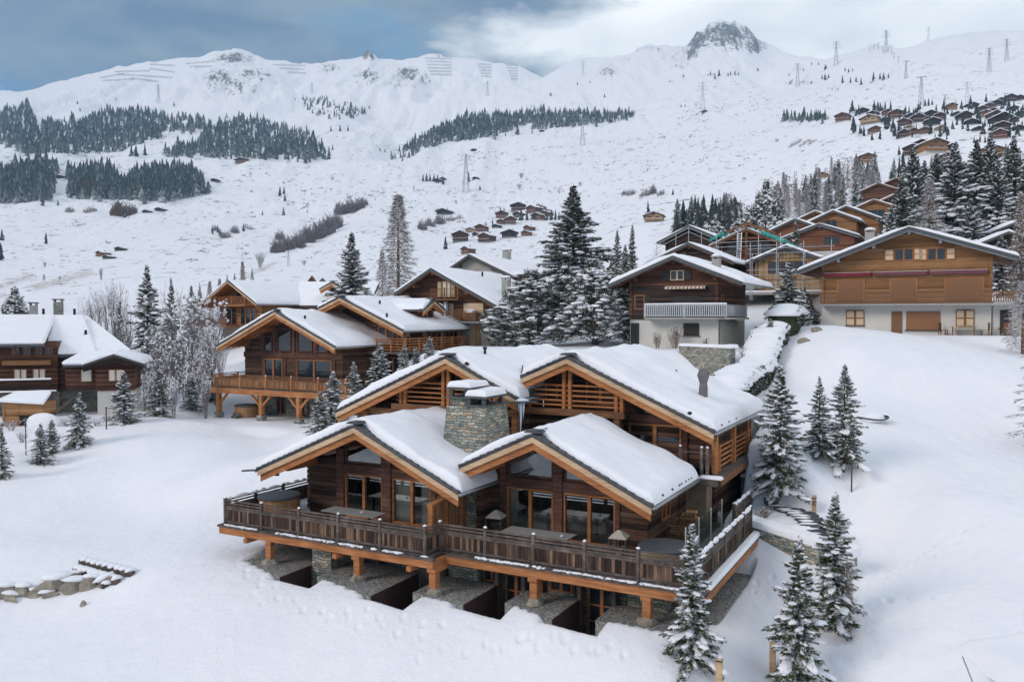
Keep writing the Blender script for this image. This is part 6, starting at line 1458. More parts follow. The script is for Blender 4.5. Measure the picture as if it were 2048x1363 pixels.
# ------------------------------------------------------------------ tracks and crust in the near snow
apply_pads()
def dent(x, y, r, dz):
    p = math.atan2(x, y); q = math.hypot(x, y); i = int((p - ph_in[0]) / (ph_in[1] - ph_in[0])); j = int(np.searchsorted(RR, q)); wi = int(r * 2.2 / q / (ph_in[1] - ph_in[0])) + 2; wj = int(r * 2.2 / .15) + 2
    i0, i1, j0, j1 = max(0, i - wi), min(len(ph_in), i + wi), max(0, j - wj), j + wj
    d = np.hypot(GX[i0:i1, j0:j1] - x, GY[i0:i1, j0:j1] - y) / r; GZ[i0:i1, j0:j1] += -dz * np.exp(-d ** 2 * 1.6) + dz * .16 * np.exp(-((d - 1.45) / .45) ** 2)
def trail(pix, step=.62, r=.13, dz=.10, gap=.14, tm=24):
    w = [hit(px, py, tm) for px, py in pix]; k = 0
    for a, b in zip(w[:-1], w[1:]):
        d = b - a; L = math.hypot(d.x, d.y); n = max(1, int(L / step))
        for i in range(n):
            c = a + d * (i / n); s = gap if k % 2 else -gap; k += 1; dent(c.x - d.y / L * s + rnd.uniform(-.05, .05), c.y + d.x / L * s + rnd.uniform(-.05, .05), r * rnd.uniform(.8, 1.25), dz * rnd.uniform(.6, 1.3))
for tr in ([(470,1135),(560,1190),(640,1225),(720,1245),(800,1262),(880,1290)], [(835,1312),(930,1296),(1040,1283),(1120,1290)], [(990,1290),(1080,1275),(1180,1290),(1290,1308)], [(520,1160),(500,1190),(560,1215)], [(700,1215),(760,1232),(850,1240),(905,1262)], [(1060,1268),(1150,1290),(1230,1318)],
           [(1690,1185),(1760,1150),(1840,1105),(1900,1080),(1980,1030),(2046,985)], [(1700,1190),(1770,1165),(1830,1120),(1890,1095),(1960,1045)], [(1730,1200),(1830,1205),(1930,1180)], [(1500,1180),(1540,1150),(1580,1130)]): trail(tr)
def crust():
    n_in = len(ph_in); X, Y = GX[:n_in], GY[:n_in]; PXg, PYg = proj(X, Y, GZ[:n_in]); near = 1 - sstep(70, 100, Y)
    right = sstep(1560, 1700, PXg) * near; GZ[:n_in] += right * (fbm(X / .55, Y / .8, 91, 3) * .035 + np.clip(fbm(X / 1.1, Y / 1.3, 17, 2) - .25, 0, 1) * -.10)
    left = (1 - sstep(900, 1300, PXg)) * near; GZ[:n_in] += left * np.clip(fbm(X / 1.3, Y / .9, 23, 3) - .3, 0, 1) * -.06
    # soft bank edge running down the left garden
crust()
PADS.clear()
# ------------------------------------------------------------------ planting: (template, px of the foot, depth, py of the top, width px, label)
def tree_at(key, px, t, top, wpx, label, group=None, **k):
    a, b = ray(px, HOR); x = a * t; g = gz(x, t); zt = P(px, top, t).z
    return plant(key, (x, t, g - .15), max(zt - g + .15, .5), wpx * t / F_PX, label, group, **k)
def tree_foot(key, px, foot, top, wpx, label, group=None, tmin=24, **k):
    p = hit(px, foot, tmin); return tree_at(key, p.x / p.y * F_PX + PX0, p.y, top, wpx, label, group, **k)
tree_at('slimA', 1387, 26.6, 1046, 108, 'slender snow-caked spruce in front of the terrace corner')
tree_at('spC', 1602, 26.3, 1072, 130, 'bushy snow-laden spruce at the bottom edge, nearest of the pair below the stone steps')
tree_foot('slimA', 1668, 1255, 985, 110, 'narrow dark spruce beside the stone steps, behind the bushy one')
tree_foot('spA', 1560, 985, 728, 134, 'broad spruce touching the side balcony of the front chalet')
tree_foot('spD', 1638, 912, 752, 84, 'smaller dark spruce standing between two larger ones on the right slope')
tree_foot('spB', 1688, 928, 728, 116, 'spruce with wide lower boughs, rightmost of three on the right slope')
tree_foot('slimB', 1541, 700, 636, 34, 'small spruce at the lower end of the snowy hedge')
for a in [('spD', 4, 955, 845, 46, 'thin dark spruce cut by the left edge'), ('spB', 82, 925, 846, 56, 'small spruce left of a young one on the left bank'), ('slimB', 104, 905, 838, 32, 'young spruce leaning against a small one on the left bank'), ('spA', 160, 890, 784, 58, 'spruce in front of the orange garden shed'), ('spA', 248, 846, 740, 66, 'spruce with a round snow cap before the dark annexe'),
          ('spB', 318, 832, 738, 66, 'spruce by the left end of the flat snow garden'), ('slimA', 384, 818, 752, 46, 'snow-plastered small spruce left of the braced terrace'), ('slimB', 424, 800, 735, 34, 'little snowy spruce just left of the braced terrace')]:
    tree_foot(*a, tmin=40)
tree_foot('spA', 296, 740, 528, 86, 'tall dark spruce rising left of the bare tree', tmin=60); tree_at('spD', 343, 100, 555, 60, 'spruce half hidden behind the snowy bare tree'); tree_at('spA', 383, 115, 570, 50, 'spruce behind the fence left of the honey-coloured chalet')
for a in [('slimA', 640, 52, 782, 60, 'snow-caked spruce at the left eave of the upper gable'), ('slimA', 666, 54, 742, 62, 'taller snow-hooded spruce behind the upper left eave'), ('slimB', 707, 57, 722, 36, 'snow-hooded column of spruce right of the taller hooded one'), ('slimA', 759, 58, 686, 58, 'spruce with spreading foot in the row between the chalets'),
          ('slimB', 808, 60, 690, 30, 'small snow-hooded spruce left of the last two in the row'), ('slimB', 832, 62, 694, 26, 'smallest snow-hooded spruce in the row between the chalets'), ('slimB', 859, 62, 672, 30, 'last snowy spruce of the row, beside the timber balcony')]:
    tree_at(*a)
tree_at('bigB', 704, 96, 462, 100, 'dark spruce behind the long snow roof'); tree_at('larA', 797, 112, 384, 122, 'tall bare brown larch above the dark spruce'); tree_at('larB', 765, 118, 500, 60, 'small brown larch at the foot of the tall one')
tree_at('big', 1146, 88, 368, 215, 'tallest spruce in the middle, above the round pines'); tree_at('pineB', 1062, 74, 540, 185, 'round snow-dusted pine, left of two in the middle'); tree_at('pineA', 1190, 72, 518, 205, 'round snow-dusted pine, right of two in the middle'); tree_at('pineB', 1268, 76, 600, 50, 'small pine squeezed against the white ground floor')
tree_at('pineA', 1010, 78, 585, 70, 'low pine touching the brown chalet with pale shutters'); tree_at('larB', 1120, 90, 560, 90, 'brown larch between the two round pines')
tree_at('slimB', 1234, 118, 458, 26, 'slim column-like spruce, left of two columns'); tree_at('slimB', 1264, 112, 447, 24, 'slim column-like spruce, taller and right of two columns'); tree_at('spC', 1250, 104, 488, 44, 'snowy spruce between the two column-like ones'); tree_at('spC', 1222, 100, 520, 40, 'snowy spruce left of the column-like ones'); tree_at('pineB', 1285, 98, 560, 40, 'small pine behind the eave of the chalet with the striped awning')
tree_at('spC', 1576, 76, 524, 78, 'snowy spruce before the pale-gabled house shell'); tree_at('pineB', 1606, 80, 575, 60, 'low snowy pine at the eave of the orange chalet'); tree_at('pineB', 1598, 74, 600, 50, 'snow-covered bush-like pine beside the orange chalet')
tree_at('pineA', 1530, 150, 362, 92, 'dark rounded pine high above the building site'); tree_at('pineB', 1478, 150, 425, 60, 'rounded pine left of the dark one above the site'); tree_at('pineB', 1430, 155, 430, 60, 'snowy pine above the unfinished house')
tree_at('spD', 1590, 122, 438, 44, 'thin spruce in front of the red-brown chalet')
# tall spruces behind the orange chalet
for i, a in enumerate([('big', 1800, 118, 345, 100), ('bigB', 1822, 130, 292, 96), ('big', 1868, 135, 305, 110), ('bigB', 1905, 125, 282, 124), ('big', 1948, 132, 276, 120), ('bigB', 1990, 122, 318, 110), ('big', 2022, 128, 268, 110), ('bigB', 1938, 105, 395, 90), ('bigB', 2000, 92, 470, 80), ('big', 1845, 145, 318, 90), ('bigB', 1975, 150, 262, 90), ('big', 2052, 110, 300, 120), ('bigB', 1780, 112, 410, 60)]):
    tree_at(*a, ['spruce nearest the chimney side behind the orange chalet', 'tall spruce, second in the stand behind the orange chalet', 'dark spruce above the ridge of the orange chalet', 'widest spruce right of the orange ridge', 'tall spruce in the middle of the stand behind the orange chalet', 'spruce left of the dark snow-capped roofs', 'high spruce near the right edge of the photo', 'lower spruce just above the right slope of the orange roof', 'spruce between the dark roofs and the orange eave', 'spruce at the back left of the stand', 'spruce at the back right of the stand', 'spruce cut by the right edge', 'small spruce beside the joined orange chalets'][i], 'tall spruces behind the orange chalet')
tree_at('larB', 1856, 112, 352, 96, 'rust-brown larch among the tall spruces'); tree_at('larA', 2040, 70, 380, 90, 'rust-brown larch at the right edge behind the orange chalet'); tree_at('larB', 2046, 60, 560, 110, 'rust-brown larch branch mass before the white wing'); tree_at('larB', 2105, 44, 560, 170, 'bare larch just outside the right edge, its boughs reaching in')
# bare trees and shrubs, left
for a in [('shrA', 222, 105, 556, 84, 'large bare shrub rising behind the snow roof'), ('shrA', 185, 112, 590, 60, 'bare shrub left of the large one'), ('shrB', 366, 84, 560, 150, 'snow-beaded bare tree, tallest left of the log chalet'), ('shrB', 420, 90, 575, 110, 'snow-beaded bare tree next to the honey-coloured chalet'), ('shrB', 330, 80, 650, 90, 'low snow-beaded bush below the tallest bare tree'), ('shrB', 400, 78, 690, 80, 'snow-beaded bush left of the log chalet'), ('shrB', 290, 76, 700, 60, 'snow-beaded bush right of the annexe'),
          ('shrA', 250, 100, 610, 50, 'bare shrub before the small dark spruce'), ('shrC', 1350, 66, 640, 46, 'bare garden shrub before the white ground floor'), ('shrC', 1316, 66, 655, 30, 'small bare shrub by the white wall'), ('shrC', 1408, 62, 668, 30, 'thin bare sapling above the hedge'), ('shrC', 1320, 95, 480, 40, 'bare shrub left of the unfinished house')]:
    tree_at(*a)
for i, (px, t, top, w) in enumerate([(300, 72, 735, 46), (345, 70, 745, 50), (372, 74, 715, 56), (410, 72, 745, 40), (430, 76, 735, 36), (325, 78, 700, 60), (355, 82, 670, 70), (395, 84, 650, 66), (286, 70, 770, 30), (440, 85, 690, 40), (312, 88, 640, 60), (415, 88, 635, 50)]):
    tree_at('shrB' if i % 3 else 'shrA', px, t, top, w, 'snow-beaded bush in the garden left of the log chalet, %s of the group' % ordinal(i + 1), 'snow-beaded garden bushes')
for i, (px, t, top, w) in enumerate([(20, 64, 838, 40), (60, 66, 832, 44), (100, 67, 830, 40), (130, 66, 838, 34), (190, 66, 836, 30), (210, 68, 826, 36), (40, 60, 858, 36), (110, 60, 862, 28), (0, 66, 840, 30)]):
    tree_at('shrB', px, t, top, w, 'low snow-buried shrub on the bank below the dark chalet, %s of the row' % ordinal(i + 1), 'shrubs on the bank below the dark chalet')
tree_at('spD', 240, 102, 600, 40, 'small dark spruce right of the snow roof'); tree_at('pineB', 30, 110, 575, 70, 'round pine behind the chimneys on the left'); tree_at('shrC', 1706, 28.5, 1090, 26, 'thin bare shrub on the snow right of the spruces'); tree_at('shrC', 1530, 37, 1005, 60, 'snowy bare shrub beside the terrace steps', )
for i, (px, t, top, w) in enumerate([(440, 150, 555, 30), (455, 155, 548, 26), (420, 150, 560, 30), (400, 150, 565, 24), (486, 160, 520, 30), (505, 160, 535, 26), (400, 140, 580, 30), (470, 158, 545, 26)]):
    tree_at('spD' if i % 2 else 'larA', px, t, top, w, ['young larch', 'young spruce'][i % 2] + ' left of the honey-coloured gable, %s of the belt' % ordinal(i + 1), 'young trees behind the honey-coloured chalet')

# ------------------------------------------------------------------ far slope: single trees and forest
frs = np.random.RandomState(5)
def inside(poly, x, y):
    c = False; j = len(poly) - 1
    for i in range(len(poly)):
        xi, yi = poly[i]; xj, yj = poly[j]
        if (yi > y) != (yj > y) and x < (xj - xi) * (y - yi) / (yj - yi) + xi: c = not c
        j = i
    return c
FOREST = [([(0,222),(55,214),(75,250),(160,238),(240,218),(330,232),(410,246),(412,262),(335,264),(320,275),(235,304),(130,308),(45,306),(0,290)], 1050, (15, 23)),
 ([(405,268),(420,254),(470,240),(520,240),(560,258),(620,268),(628,280),(650,302),(655,320),(560,320),(430,318),(330,314),(328,304),(400,290)], 780, (14, 21)),
 ([(0,345),(70,330),(110,322),(116,345),(98,402),(0,408)], 380, (16, 24)), ([(135,345),(165,342),(215,335),(245,370),(260,350),(340,338),(400,352),(412,386),(350,402),(240,400),(140,398)], 860, (15, 23)),
 ([(590,200),(640,195),(740,215),(735,225),(700,240),(640,238),(620,225)], 110, (9, 14)), ([(800,305),(830,282),(870,262),(930,232),(1000,230),(1060,228),(1080,240),(1000,268),(960,277),(880,290),(815,305)], 580, (13, 19)), ([(1060,258),(1085,232),(1150,226),(1200,228),(1255,228),(1272,232),(1230,244),(1130,254),(1065,262)], 290, (12, 18)),
 ([(1565,238),(1600,236),(1660,238),(1660,243),(1565,243)], 46, (9, 13)), ([(770,312),(800,312),(850,300),(820,316),(775,322)], 16, (10, 15)), ([(1055,225),(1090,218),(1090,222),(1058,230)], 14, (10,14))]
def build_forest():
    sv, sf, o = [], [], 0; base = []
    for poly, n, (h0, h1) in FOREST:
        xs = [p[0] for p in poly]; ys = [p[1] for p in poly]; k = 0; tries = 0; cell = {}
        while k < n and tries < n * 12:
            tries += 1; x = frs.uniform(min(xs), max(xs)); y = frs.uniform(min(ys), max(ys))
            if not inside(poly, x, y): continue
            if frs.rand() < .16: x += frs.normal(0, 9); y += frs.normal(0, 4)
            key = (int(x / 2.6), int(y / 1.9))
            if cell.get(key, 0) > 0: continue
            cell[key] = 1; base.append((x, y, h0, h1)); k += 1
    base.sort(key=lambda b: -b[1])
    for i, (x, y, h0, h1) in enumerate(base):
        p = hit(x, y, 420); h = frs.uniform(h0, h1) * frs.uniform(.5, 1.25); v, f = FAR[frs.randint(len(FAR))]; a = frs.uniform(0, 6.28); c_, s_ = math.cos(a), math.sin(a)
        hw_ = h * 1.3; w = np.stack([(v[:, 0] * c_ - v[:, 1] * s_) * hw_ + p.x, (v[:, 0] * s_ + v[:, 1] * c_) * hw_ + p.y, v[:, 2] * h + p.z - .8], 1); sv.append(w); sf.append(f + o); o += len(w)
    me = np_mesh('far_forest', np.concatenate(sv), np.concatenate(sf), 'needles_far'); ob = bpy.data.objects.new('far_forest', me); C.objects.link(ob); tag(ob, 'dark spruce forest standing in blocks across the far snow slope', 'forest', kind='stuff')
build_forest()
# single conifers dotted over the slope
SING = [(155,208,9,'a'),(232,200,7,''),(160,222,10,''),(348,212,10,''),(263,312,22,''),(272,312,26,''),(290,310,26,''),(92,487,26,''),(116,410,12,''),(248,436,26,''),(258,430,18,''),(4,480,26,''),(2,520,40,''),(440,470,16,''),(425,468,14,''),(436,465,18,''),(487,462,18,''),(525,430,12,''),(567,430,18,''),(570,402,16,''),(560,392,22,''),(568,388,18,''),(662,262,14,''),(680,262,14,''),(696,262,14,''),(665,300,12,''),(615,425,8,''),
 (936,270,10,''),(1011,272,9,''),(960,380,12,''),(828,378,10,''),(846,362,16,''),(853,362,18,''),(860,362,18,''),(868,362,16,''),(875,366,20,''),(886,368,20,''),(937,362,22,'r'),(1209,195,9,''),(1180,166,7,''),(1155,170,8,''),(1102,192,8,''),(760,302,9,''),(770,304,9,''),(1100,190,7,''),
 (1042,440,26,''),(1054,440,22,''),(1068,440,22,''),(1081,438,30,''),(1092,440,26,''),(1103,440,24,''),(1111,440,24,''),(1118,440,20,''),(1001,424,14,''),(1008,424,12,''),(891,498,30,''),(972,452,12,''),(985,448,14,''),(1346,390,16,''),(1296,432,36,''),(1290,440,20,'')]
RS_ = [(1367,155,9),(1421,150,9),(1430,158,14),(1438,152,16),(1456,152,9),(1461,150,10),(1470,150,10),(1477,150,8),(1516,142,8),(1578,152,7),(1607,142,8),(1580,168,8),(1623,130,7),(1637,130,7),(1650,140,12),(1652,138,10),(1690,142,9),(1697,145,10),(1705,142,7),(1644,158,12),(1650,160,16),(1657,156,10),(1685,166,18),(1701,166,14),(1712,164,12),(1722,170,16),(1747,160,18),(1767,160,16),(1777,156,12),(1760,158,14),(1622,168,9),(1515,142,7),(1370,214,8),(1362,214,8),(1392,212,7),
       (1605,240,20),(1608,238,28),(1615,240,18),(1622,240,24),(1632,240,26),(1640,240,24),(1650,240,26),(1575,240,22),(1568,240,24),(1583,240,24),(1590,240,22),(1756,225,24),(1757,222,18),(1765,225,16),(1811,228,20),(1818,228,18),(1850,212,16),(1857,212,18),(1864,210,14),(1972,204,20),(1798,310,22),(1870,288,24),(1880,290,26),(1893,290,22),(1905,258,18),(1914,250,20),(1990,246,18),(2000,236,20),(1948,286,16),(1960,284,18),(1970,285,16),(2018,275,30),(2035,272,28),(1990,215,14),(2010,212,12),(1940,250,16),(1952,248,14),(1925,258,16),(1935,262,20)]
for i, (px, py, h, _) in enumerate(sorted(SING)):
    p = hit(px, py, 300); hh = h * p.y / F_PX; plant('far%d' % (i % 6), (p.x, p.y, p.z - .3), hh, hh * .42, 'lone conifer on the open slope, %s from the left' % ordinal(i + 1), 'lone conifers on the open slope')
_r = np.random.RandomState(77)
for _k in range(95):
    _x = _r.uniform(1700, 2046); RS_.append((_x, _r.uniform(222, 285) - (_x - 1700) * .045, _r.uniform(15, 32)))
for i, (px, py, h) in enumerate(sorted(RS_)):
    p = hit(px, py, 420); hh = h * p.y / F_PX; plant('far%d' % (i % 6), (p.x, p.y, p.z - .3), hh, hh * .42, 'small conifer high on the right slope, %s from the left' % ordinal(i + 1), 'small conifers on the right-hand slope')
# wood on the right: larches and spruces on the shoulder, nearer
WOOD = []
def wood(poly, n, keys, tm, h0, h1, label, group, wr=.42):
    xs = [p[0] for p in poly]; ys = [p[1] for p in poly]; k = 0; tr = 0; spots = []; cnt = {}
    while k < n and tr < n * 20:
        tr += 1; x = frs.uniform(min(xs), max(xs)); y = frs.uniform(min(ys), max(ys))
        if not inside(poly, x, y): continue
        spots.append((x, y)); k += 1
    for x, y in sorted(spots):
        p = hit(x, y, tm); h = frs.uniform(h0, h1); key = keys[frs.randint(len(keys))]; nm = 'larch' if 'lar' in key else 'spruce'
        cnt[nm] = cnt.get(nm, 0) + 1; plant(key, (p.x, p.y, p.z - .4), h, h * wr * frs.uniform(.8, 1.15), label % (nm, ordinal(cnt[nm])), group % (nm + 'es' if nm == 'larch' else 'spruces'))
wood([(1500,440),(1560,400),(1640,370),(1700,360),(1780,400),(1790,440),(1640,440),(1560,470)], 85, ['farlarch0', 'farlarch1', 'larA', 'spC', 'far1', 'larB'], 150, 10, 15, '%s in the brown wood above the building site, %s from the left', '%s in the brown wood', .36)
wood([(1340,452),(1400,436),(1470,436),(1500,450),(1480,470),(1350,468)], 42, ['far0', 'farlarch0', 'spD', 'far3', 'spC'], 150, 8, 13, '%s in the belt behind the unfinished house, %s from the left', '%s in the belt behind the site', .38)
wood([(1650,350),(1760,340),(1860,330),(1990,320),(2048,330),(2048,380),(1800,390),(1680,380)], 50, ['far2', 'spC', 'far4', 'farlarch1', 'spD'], 200, 9, 14, '%s on the shoulder above the tall spruces, %s from the left', '%s on the shoulder', .38)
# leafless thickets
def thicket(label, blobs, seed, col='twig_grey', tmin=200):
    rs = np.random.RandomState(seed); V, F_, o = [], [], 0
    for (px, py, rx, h) in blobs:
        c = hit(px, py, tmin); R_ = rx * c.y / F_PX; H_ = h * c.y / F_PX; n = int(50 + rx * h * .55)
        a = rs.uniform(0, 6.28, n); r = np.sqrt(rs.rand(n)) * R_; x = c.x + r * np.cos(a); y = c.y + r * np.sin(a) * .7; zb = np.array([gz(x[i], y[i]) for i in range(n)]); top = H_ * (1 - .6 * (r / R_) ** 2) * rs.uniform(.35, 1.15, n)
        for lev in range(3):
            b = np.stack([x + rs.uniform(-1, 1, n) * R_ * .06, y, zb + top * lev / 3.2], 1); d = _unit(np.stack([rs.uniform(-.7, .7, n), rs.uniform(-.7, .7, n), np.full(n, 1.0)], 1)); v, f = _kites(b, d, _unit(np.cross(d, rs.uniform(-1, 1, d.shape))), top * .5 + .4, H_ * rs.uniform(.02, .06, n)); V.append(v); F_.append(f + o); o += len(v)
    me = np_mesh('thicket', np.concatenate(V), np.concatenate(F_), col); ob = bpy.data.objects.new('thicket', me); C.objects.link(ob); tag(ob, label, 'thicket', 'leafless thickets on the slope', 'stuff')
thicket('long leafless thicket running up the slope left of centre', [(555,505,14,30),(575,500,14,30),(595,495,16,32),(615,485,16,34),(635,478,16,36),(655,470,16,40),(672,458,14,30),(560,480,10,22)], 1)
thicket('leafless thicket on the slope above the long one', [(680,428,12,26),(700,424,14,28),(718,418,12,24),(728,410,8,18)], 2)
thicket('mixed leafless thicket left of the long one', [(450,476,12,16),(470,466,10,16),(495,458,12,10),(430,462,8,14)], 3)
thicket('leafless thicket left of the hamlet', [(845,460,10,20),(860,452,12,18),(880,448,12,20),(900,442,10,12),(918,438,10,10)], 4)
thicket('brown leafless thicket below the left forest', [(235,430,14,30),(252,432,12,26),(265,428,10,20),(180,424,14,12),(140,424,10,12)], 5, 'twig_brown')
thicket('rust-brown patch inside the left forest', [(180,392,14,32),(195,388,10,28)], 6, 'twig_brown')
thicket('row of leafless bushes on the slope right of centre', [(1250,390,8,12),(1262,390,10,13),(1290,392,12,14),(1305,388,8,20),(1322,390,8,12)], 7)
thicket('snowy bushes along the track below the far chalets', [(1590,290,14,10),(1610,288,12,9),(1625,286,10,7)], 8)
for i, (px, py, rx, h, lab) in enumerate([(1043,356,9,12,'round bare bush, upper of two on the open slope'), (1039,378,9,12,'round bare bush, lower of two on the open slope'), (1160,372,6,10,'small bare bush near the track right of centre'), (608,530,8,12,'round bare bush below the long thicket'), (202,560,7,28,'pale frosted young tree above the snow roof'), (665,360,5,8,'small bare bush above the thickets'), (90,535,5,14,'frosted bush on the lower left slope'), (88,560,5,14,'frosted bush beside the grassy strip'), (520,535,16,34,'bare tree clump behind the honey-coloured chalet'), (120,560,5,10,'lone frosted bush right of the grassy strip'), (1560,545,6,6,'x')][:10]):
    p = hit(px, py, 180); k = p.y / F_PX; plant('shrA', (p.x, p.y, p.z - .2), h * k, rx * 2 * k, lab, None, cat='bush', name='bare_bush')

def scrub():
    """dwarf bushes, tall herbs and stones standing out of the snow, beyond counting"""
    rs = np.random.RandomState(99); V, F_, o = [], [], 0
    zones = [((0, 300, 420, 560), 420), ((380, 330, 800, 560), 420), ((760, 270, 1560, 430), 760), ((900, 420, 1330, 560), 240), ((1340, 180, 2048, 240), 200), ((1380, 280, 1800, 400), 260), ((0, 480, 500, 600), 260), ((1330, 150, 1800, 180), 60)]
    for (x0, y0, x1, y1), n in zones:
        for _ in range(int(n * .75)):
            px, py = rs.uniform(x0, x1), rs.uniform(y0, y1)
            if vnoise(np.array([px / 60.]), np.array([py / 22.]), 3)[0] < .42: continue
            p = hit(px, py, 160); 
            if p.y < 150: continue
            k = p.y / F_PX; w = rs.uniform(1.2, 5.5) * k * (1.6 if rs.rand() < .08 else 1); h = w * rs.uniform(.3, .8); q = 12; b = np.array([p.x, p.y, p.z]) + np.stack([rs.uniform(-1, 1, q) * w, rs.uniform(-1, 1, q) * w * 1.2, rs.uniform(-.05, .1, q) * h], 1)
            d = _unit(np.stack([rs.uniform(-1, 1, q), rs.uniform(-1, 1, q), rs.uniform(.3, 1.3, q)], 1)); v, f = _kites(b, d, _unit(np.cross(d, rs.uniform(-1, 1, d.shape))), h * rs.uniform(.5, 1.2, q), h * rs.uniform(.25, .5, q)); V.append(v); F_.append(f + o); o += len(v)
    me = np_mesh('slope_scrub', np.concatenate(V), np.concatenate(F_), 'scrub'); ob = bpy.data.objects.new('slope_scrub', me); C.objects.link(ob); tag(ob, 'scattered dwarf scrub and stones poking out of the far snow slope', 'scrub', kind='stuff')
scrub()
# ------------------------------------------------------------------ far chalets: five small kinds, copied
def proto_house(wall, base, balc=True, W=9.0, hw=3.6, sl=.42, D=9.0, T=.5):
    H = empty('chalet', (0, 0, 0))
    MB().box(-W/2, W/2, 0, D, -3, 1.6).build('base', base, H)
    prism(MB(), [(-W/2, 1.6), (W/2, 1.6), (W/2, 1.6 + hw), (0, 1.6 + hw + sl * W/2), (-W/2, 1.6 + hw)], -.05, D).build('wall', wall, H)
    r = MB(); band(r, 0, 1.6 + hw + sl * W/2 + .22, -W/2 - 1.0, W/2 + 1.0, sl, sl, 0, .24, -1.2, D + .6); r.build('roof', 'wood_dark', H)
    s = MB(); band(s, 0, 1.6 + hw + sl * W/2 + .22 + T, -W/2 - 1.0, W/2 + 1.0, sl, sl, 0, T - .005, -1.12, D + .6); s.build('roof_snow', 'snow', H, bevel=.15)
    if balc:
        f = MB(); f.box(-W/2, W/2, -1.2, -.06, 1.75, 1.9); f.box(-W/2, W/2, -1.2, -1.12, 1.9, 2.8); f.build('balcony', wall, H); MB().box(-W/2, W/2, -1.22, -1.1, 2.81, 2.92).build('rail_snow', 'snow', H)
    MB().box(1.6, 2.4, D * .45, D * .45 + .8, 5, 1.6 + hw + sl * W/2 + 1.2).build('chimney', 'concrete', H)
    for x, z, w, h in ((-2.6, 2.2, 1.5, 1.7), (1.2, 2.2, 1.8, 1.7), (-.7, 4.9, 1.3, 1.1)): MB().box(x, x + w, -.12, -.04, z, z + h).build('window', 'glass_dark', H)
    return H
PROTO = {'b': proto_house('wood_brown', 'stone_far'), 'r': proto_house('wood_red', 'plaster_grey'), 'o': proto_house('wood_orange', 'plaster', sl=.38), 'd': proto_house('wood_dark', 'stone_far', False, hw=2.8), 't': proto_house('wood_pale', 'concrete', True, hw=3.0)}
for k in PROTO: cache_kids(PROTO[k])
HC = {'b': 'brown', 'r': 'red-brown', 'o': 'orange', 'd': 'dark', 't': 'tan'}
def place_houses(lst, tmin, where, group, seed, hs=1.0):
    rs = random.Random(seed); lst = sorted(lst); n_by = {}
    for (px, py, w, k) in lst:
        p = hit(px, py, tmin); s = w * p.y / F_PX / 11.0 * (.84 if 'village' in group else .95); s = max(.45, min(s, 1.9)); n_by[k] = n_by.get(k, 0) + 1
        o = copy_tree(PROTO[k]); o.location = (p.x, p.y, p.z - .4 * s); o.rotation_euler = (0, 0, R(-28 + rs.uniform(-14, 30))); o.scale = (s * rs.uniform(.92, 1.1), s, s * rs.uniform(.85, 1.1) * hs)
        tag(o, '%s chalet %s, %s such from the left' % (HC[k], where, ordinal(n_by[k])), 'chalet', group)
place_houses([(1684,243,36,'r'),(1726,227,28,'d'),(1745,235,26,'b'),(1738,249,44,'t'),(1793,237,34,'r'),(1751,266,27,'r'),(1822,239,26,'d'),(1837,245,32,'b'),(1862,235,32,'d'),(1866,252,36,'d'),(1807,252,29,'b'),(1809,275,30,'b'),(1827,270,28,'r'),(1850,268,28,'r'),(1884,262,22,'t'),(1904,221,28,'o'),(1946,216,28,'d'),(1978,217,24,'r'),(1931,240,36,'d'),(1944,250,32,'d'),(1986,230,26,'r'),(1993,238,30,'b'),(2007,248,46,'d'),(2005,263,44,'b'),(2000,278,38,'r'),(2028,221,22,'d'),(2042,231,22,'b'),(2002,206,22,'b'),(2022,203,30,'b'),(2040,201,22,'d'),(1770,245,22,'d'),(1855,243,20,'b'),(1965,224,22,'b'),(1958,262,24,'d'),(2038,262,26,'d'),(1838,232,20,'t'),(1915,232,20,'d'),(2030,245,20,'b')], 420, 'in the far right village', 'chalets of the far village', 3)
place_houses([(1825,310,40,'b'),(1844,299,38,'b'),(1872,307,50,'o'),(1735,328,36,'o'),(1645,357,24,'o'),(1721,352,26,'d'),(1894,322,30,'b'),(1896,346,38,'b'),(1986,316,50,'o'),(1905,300,26,'d')], 200, 'just below the far village', 'chalets on the shoulder', 4)
place_houses([(940,465,22,'t'),(960,464,30,'r'),(920,484,36,'b'),(968,485,32,'b'),(1001,449,22,'r'),(1003,437,30,'r'),(1021,449,28,'r'),(1034,436,22,'b'),(1036,422,32,'b'),(1062,427,30,'r'),(1078,421,20,'r'),(1086,434,26,'r'),(1072,440,26,'r'),(1054,463,22,'r'),(1019,476,36,'d'),(1050,472,22,'r'),(930,509,26,'r'),(990,456,18,'d'),(912,474,20,'d'),(1096,428,18,'b'),(950,472,16,'d')], 350, 'in the hamlet behind the grey gable', 'chalets of the hamlet', 5)
place_houses([(482,327,30,'r'),(428,364,18,'d'),(120,357,18,'d'),(291,426,18,'d'),(317,423,22,'d'),(237,502,22,'d'),(198,513,26,'r'),(212,518,22,'d'),(871,364,18,'d'),(884,360,14,'d'),(950,359,14,'d'),(1083,264,12,'d'),(947,303,14,'d'),(1409,226,15,'d'),(885,430,34,'d'),(878,424,20,'d'),(1307,444,48,'t'),(1468,414,30,'d'),(1470,455,20,'d'),(1016,502,8,'d')], 250, 'alone on the open slope', 'lone huts on the open slope', 6, .75)
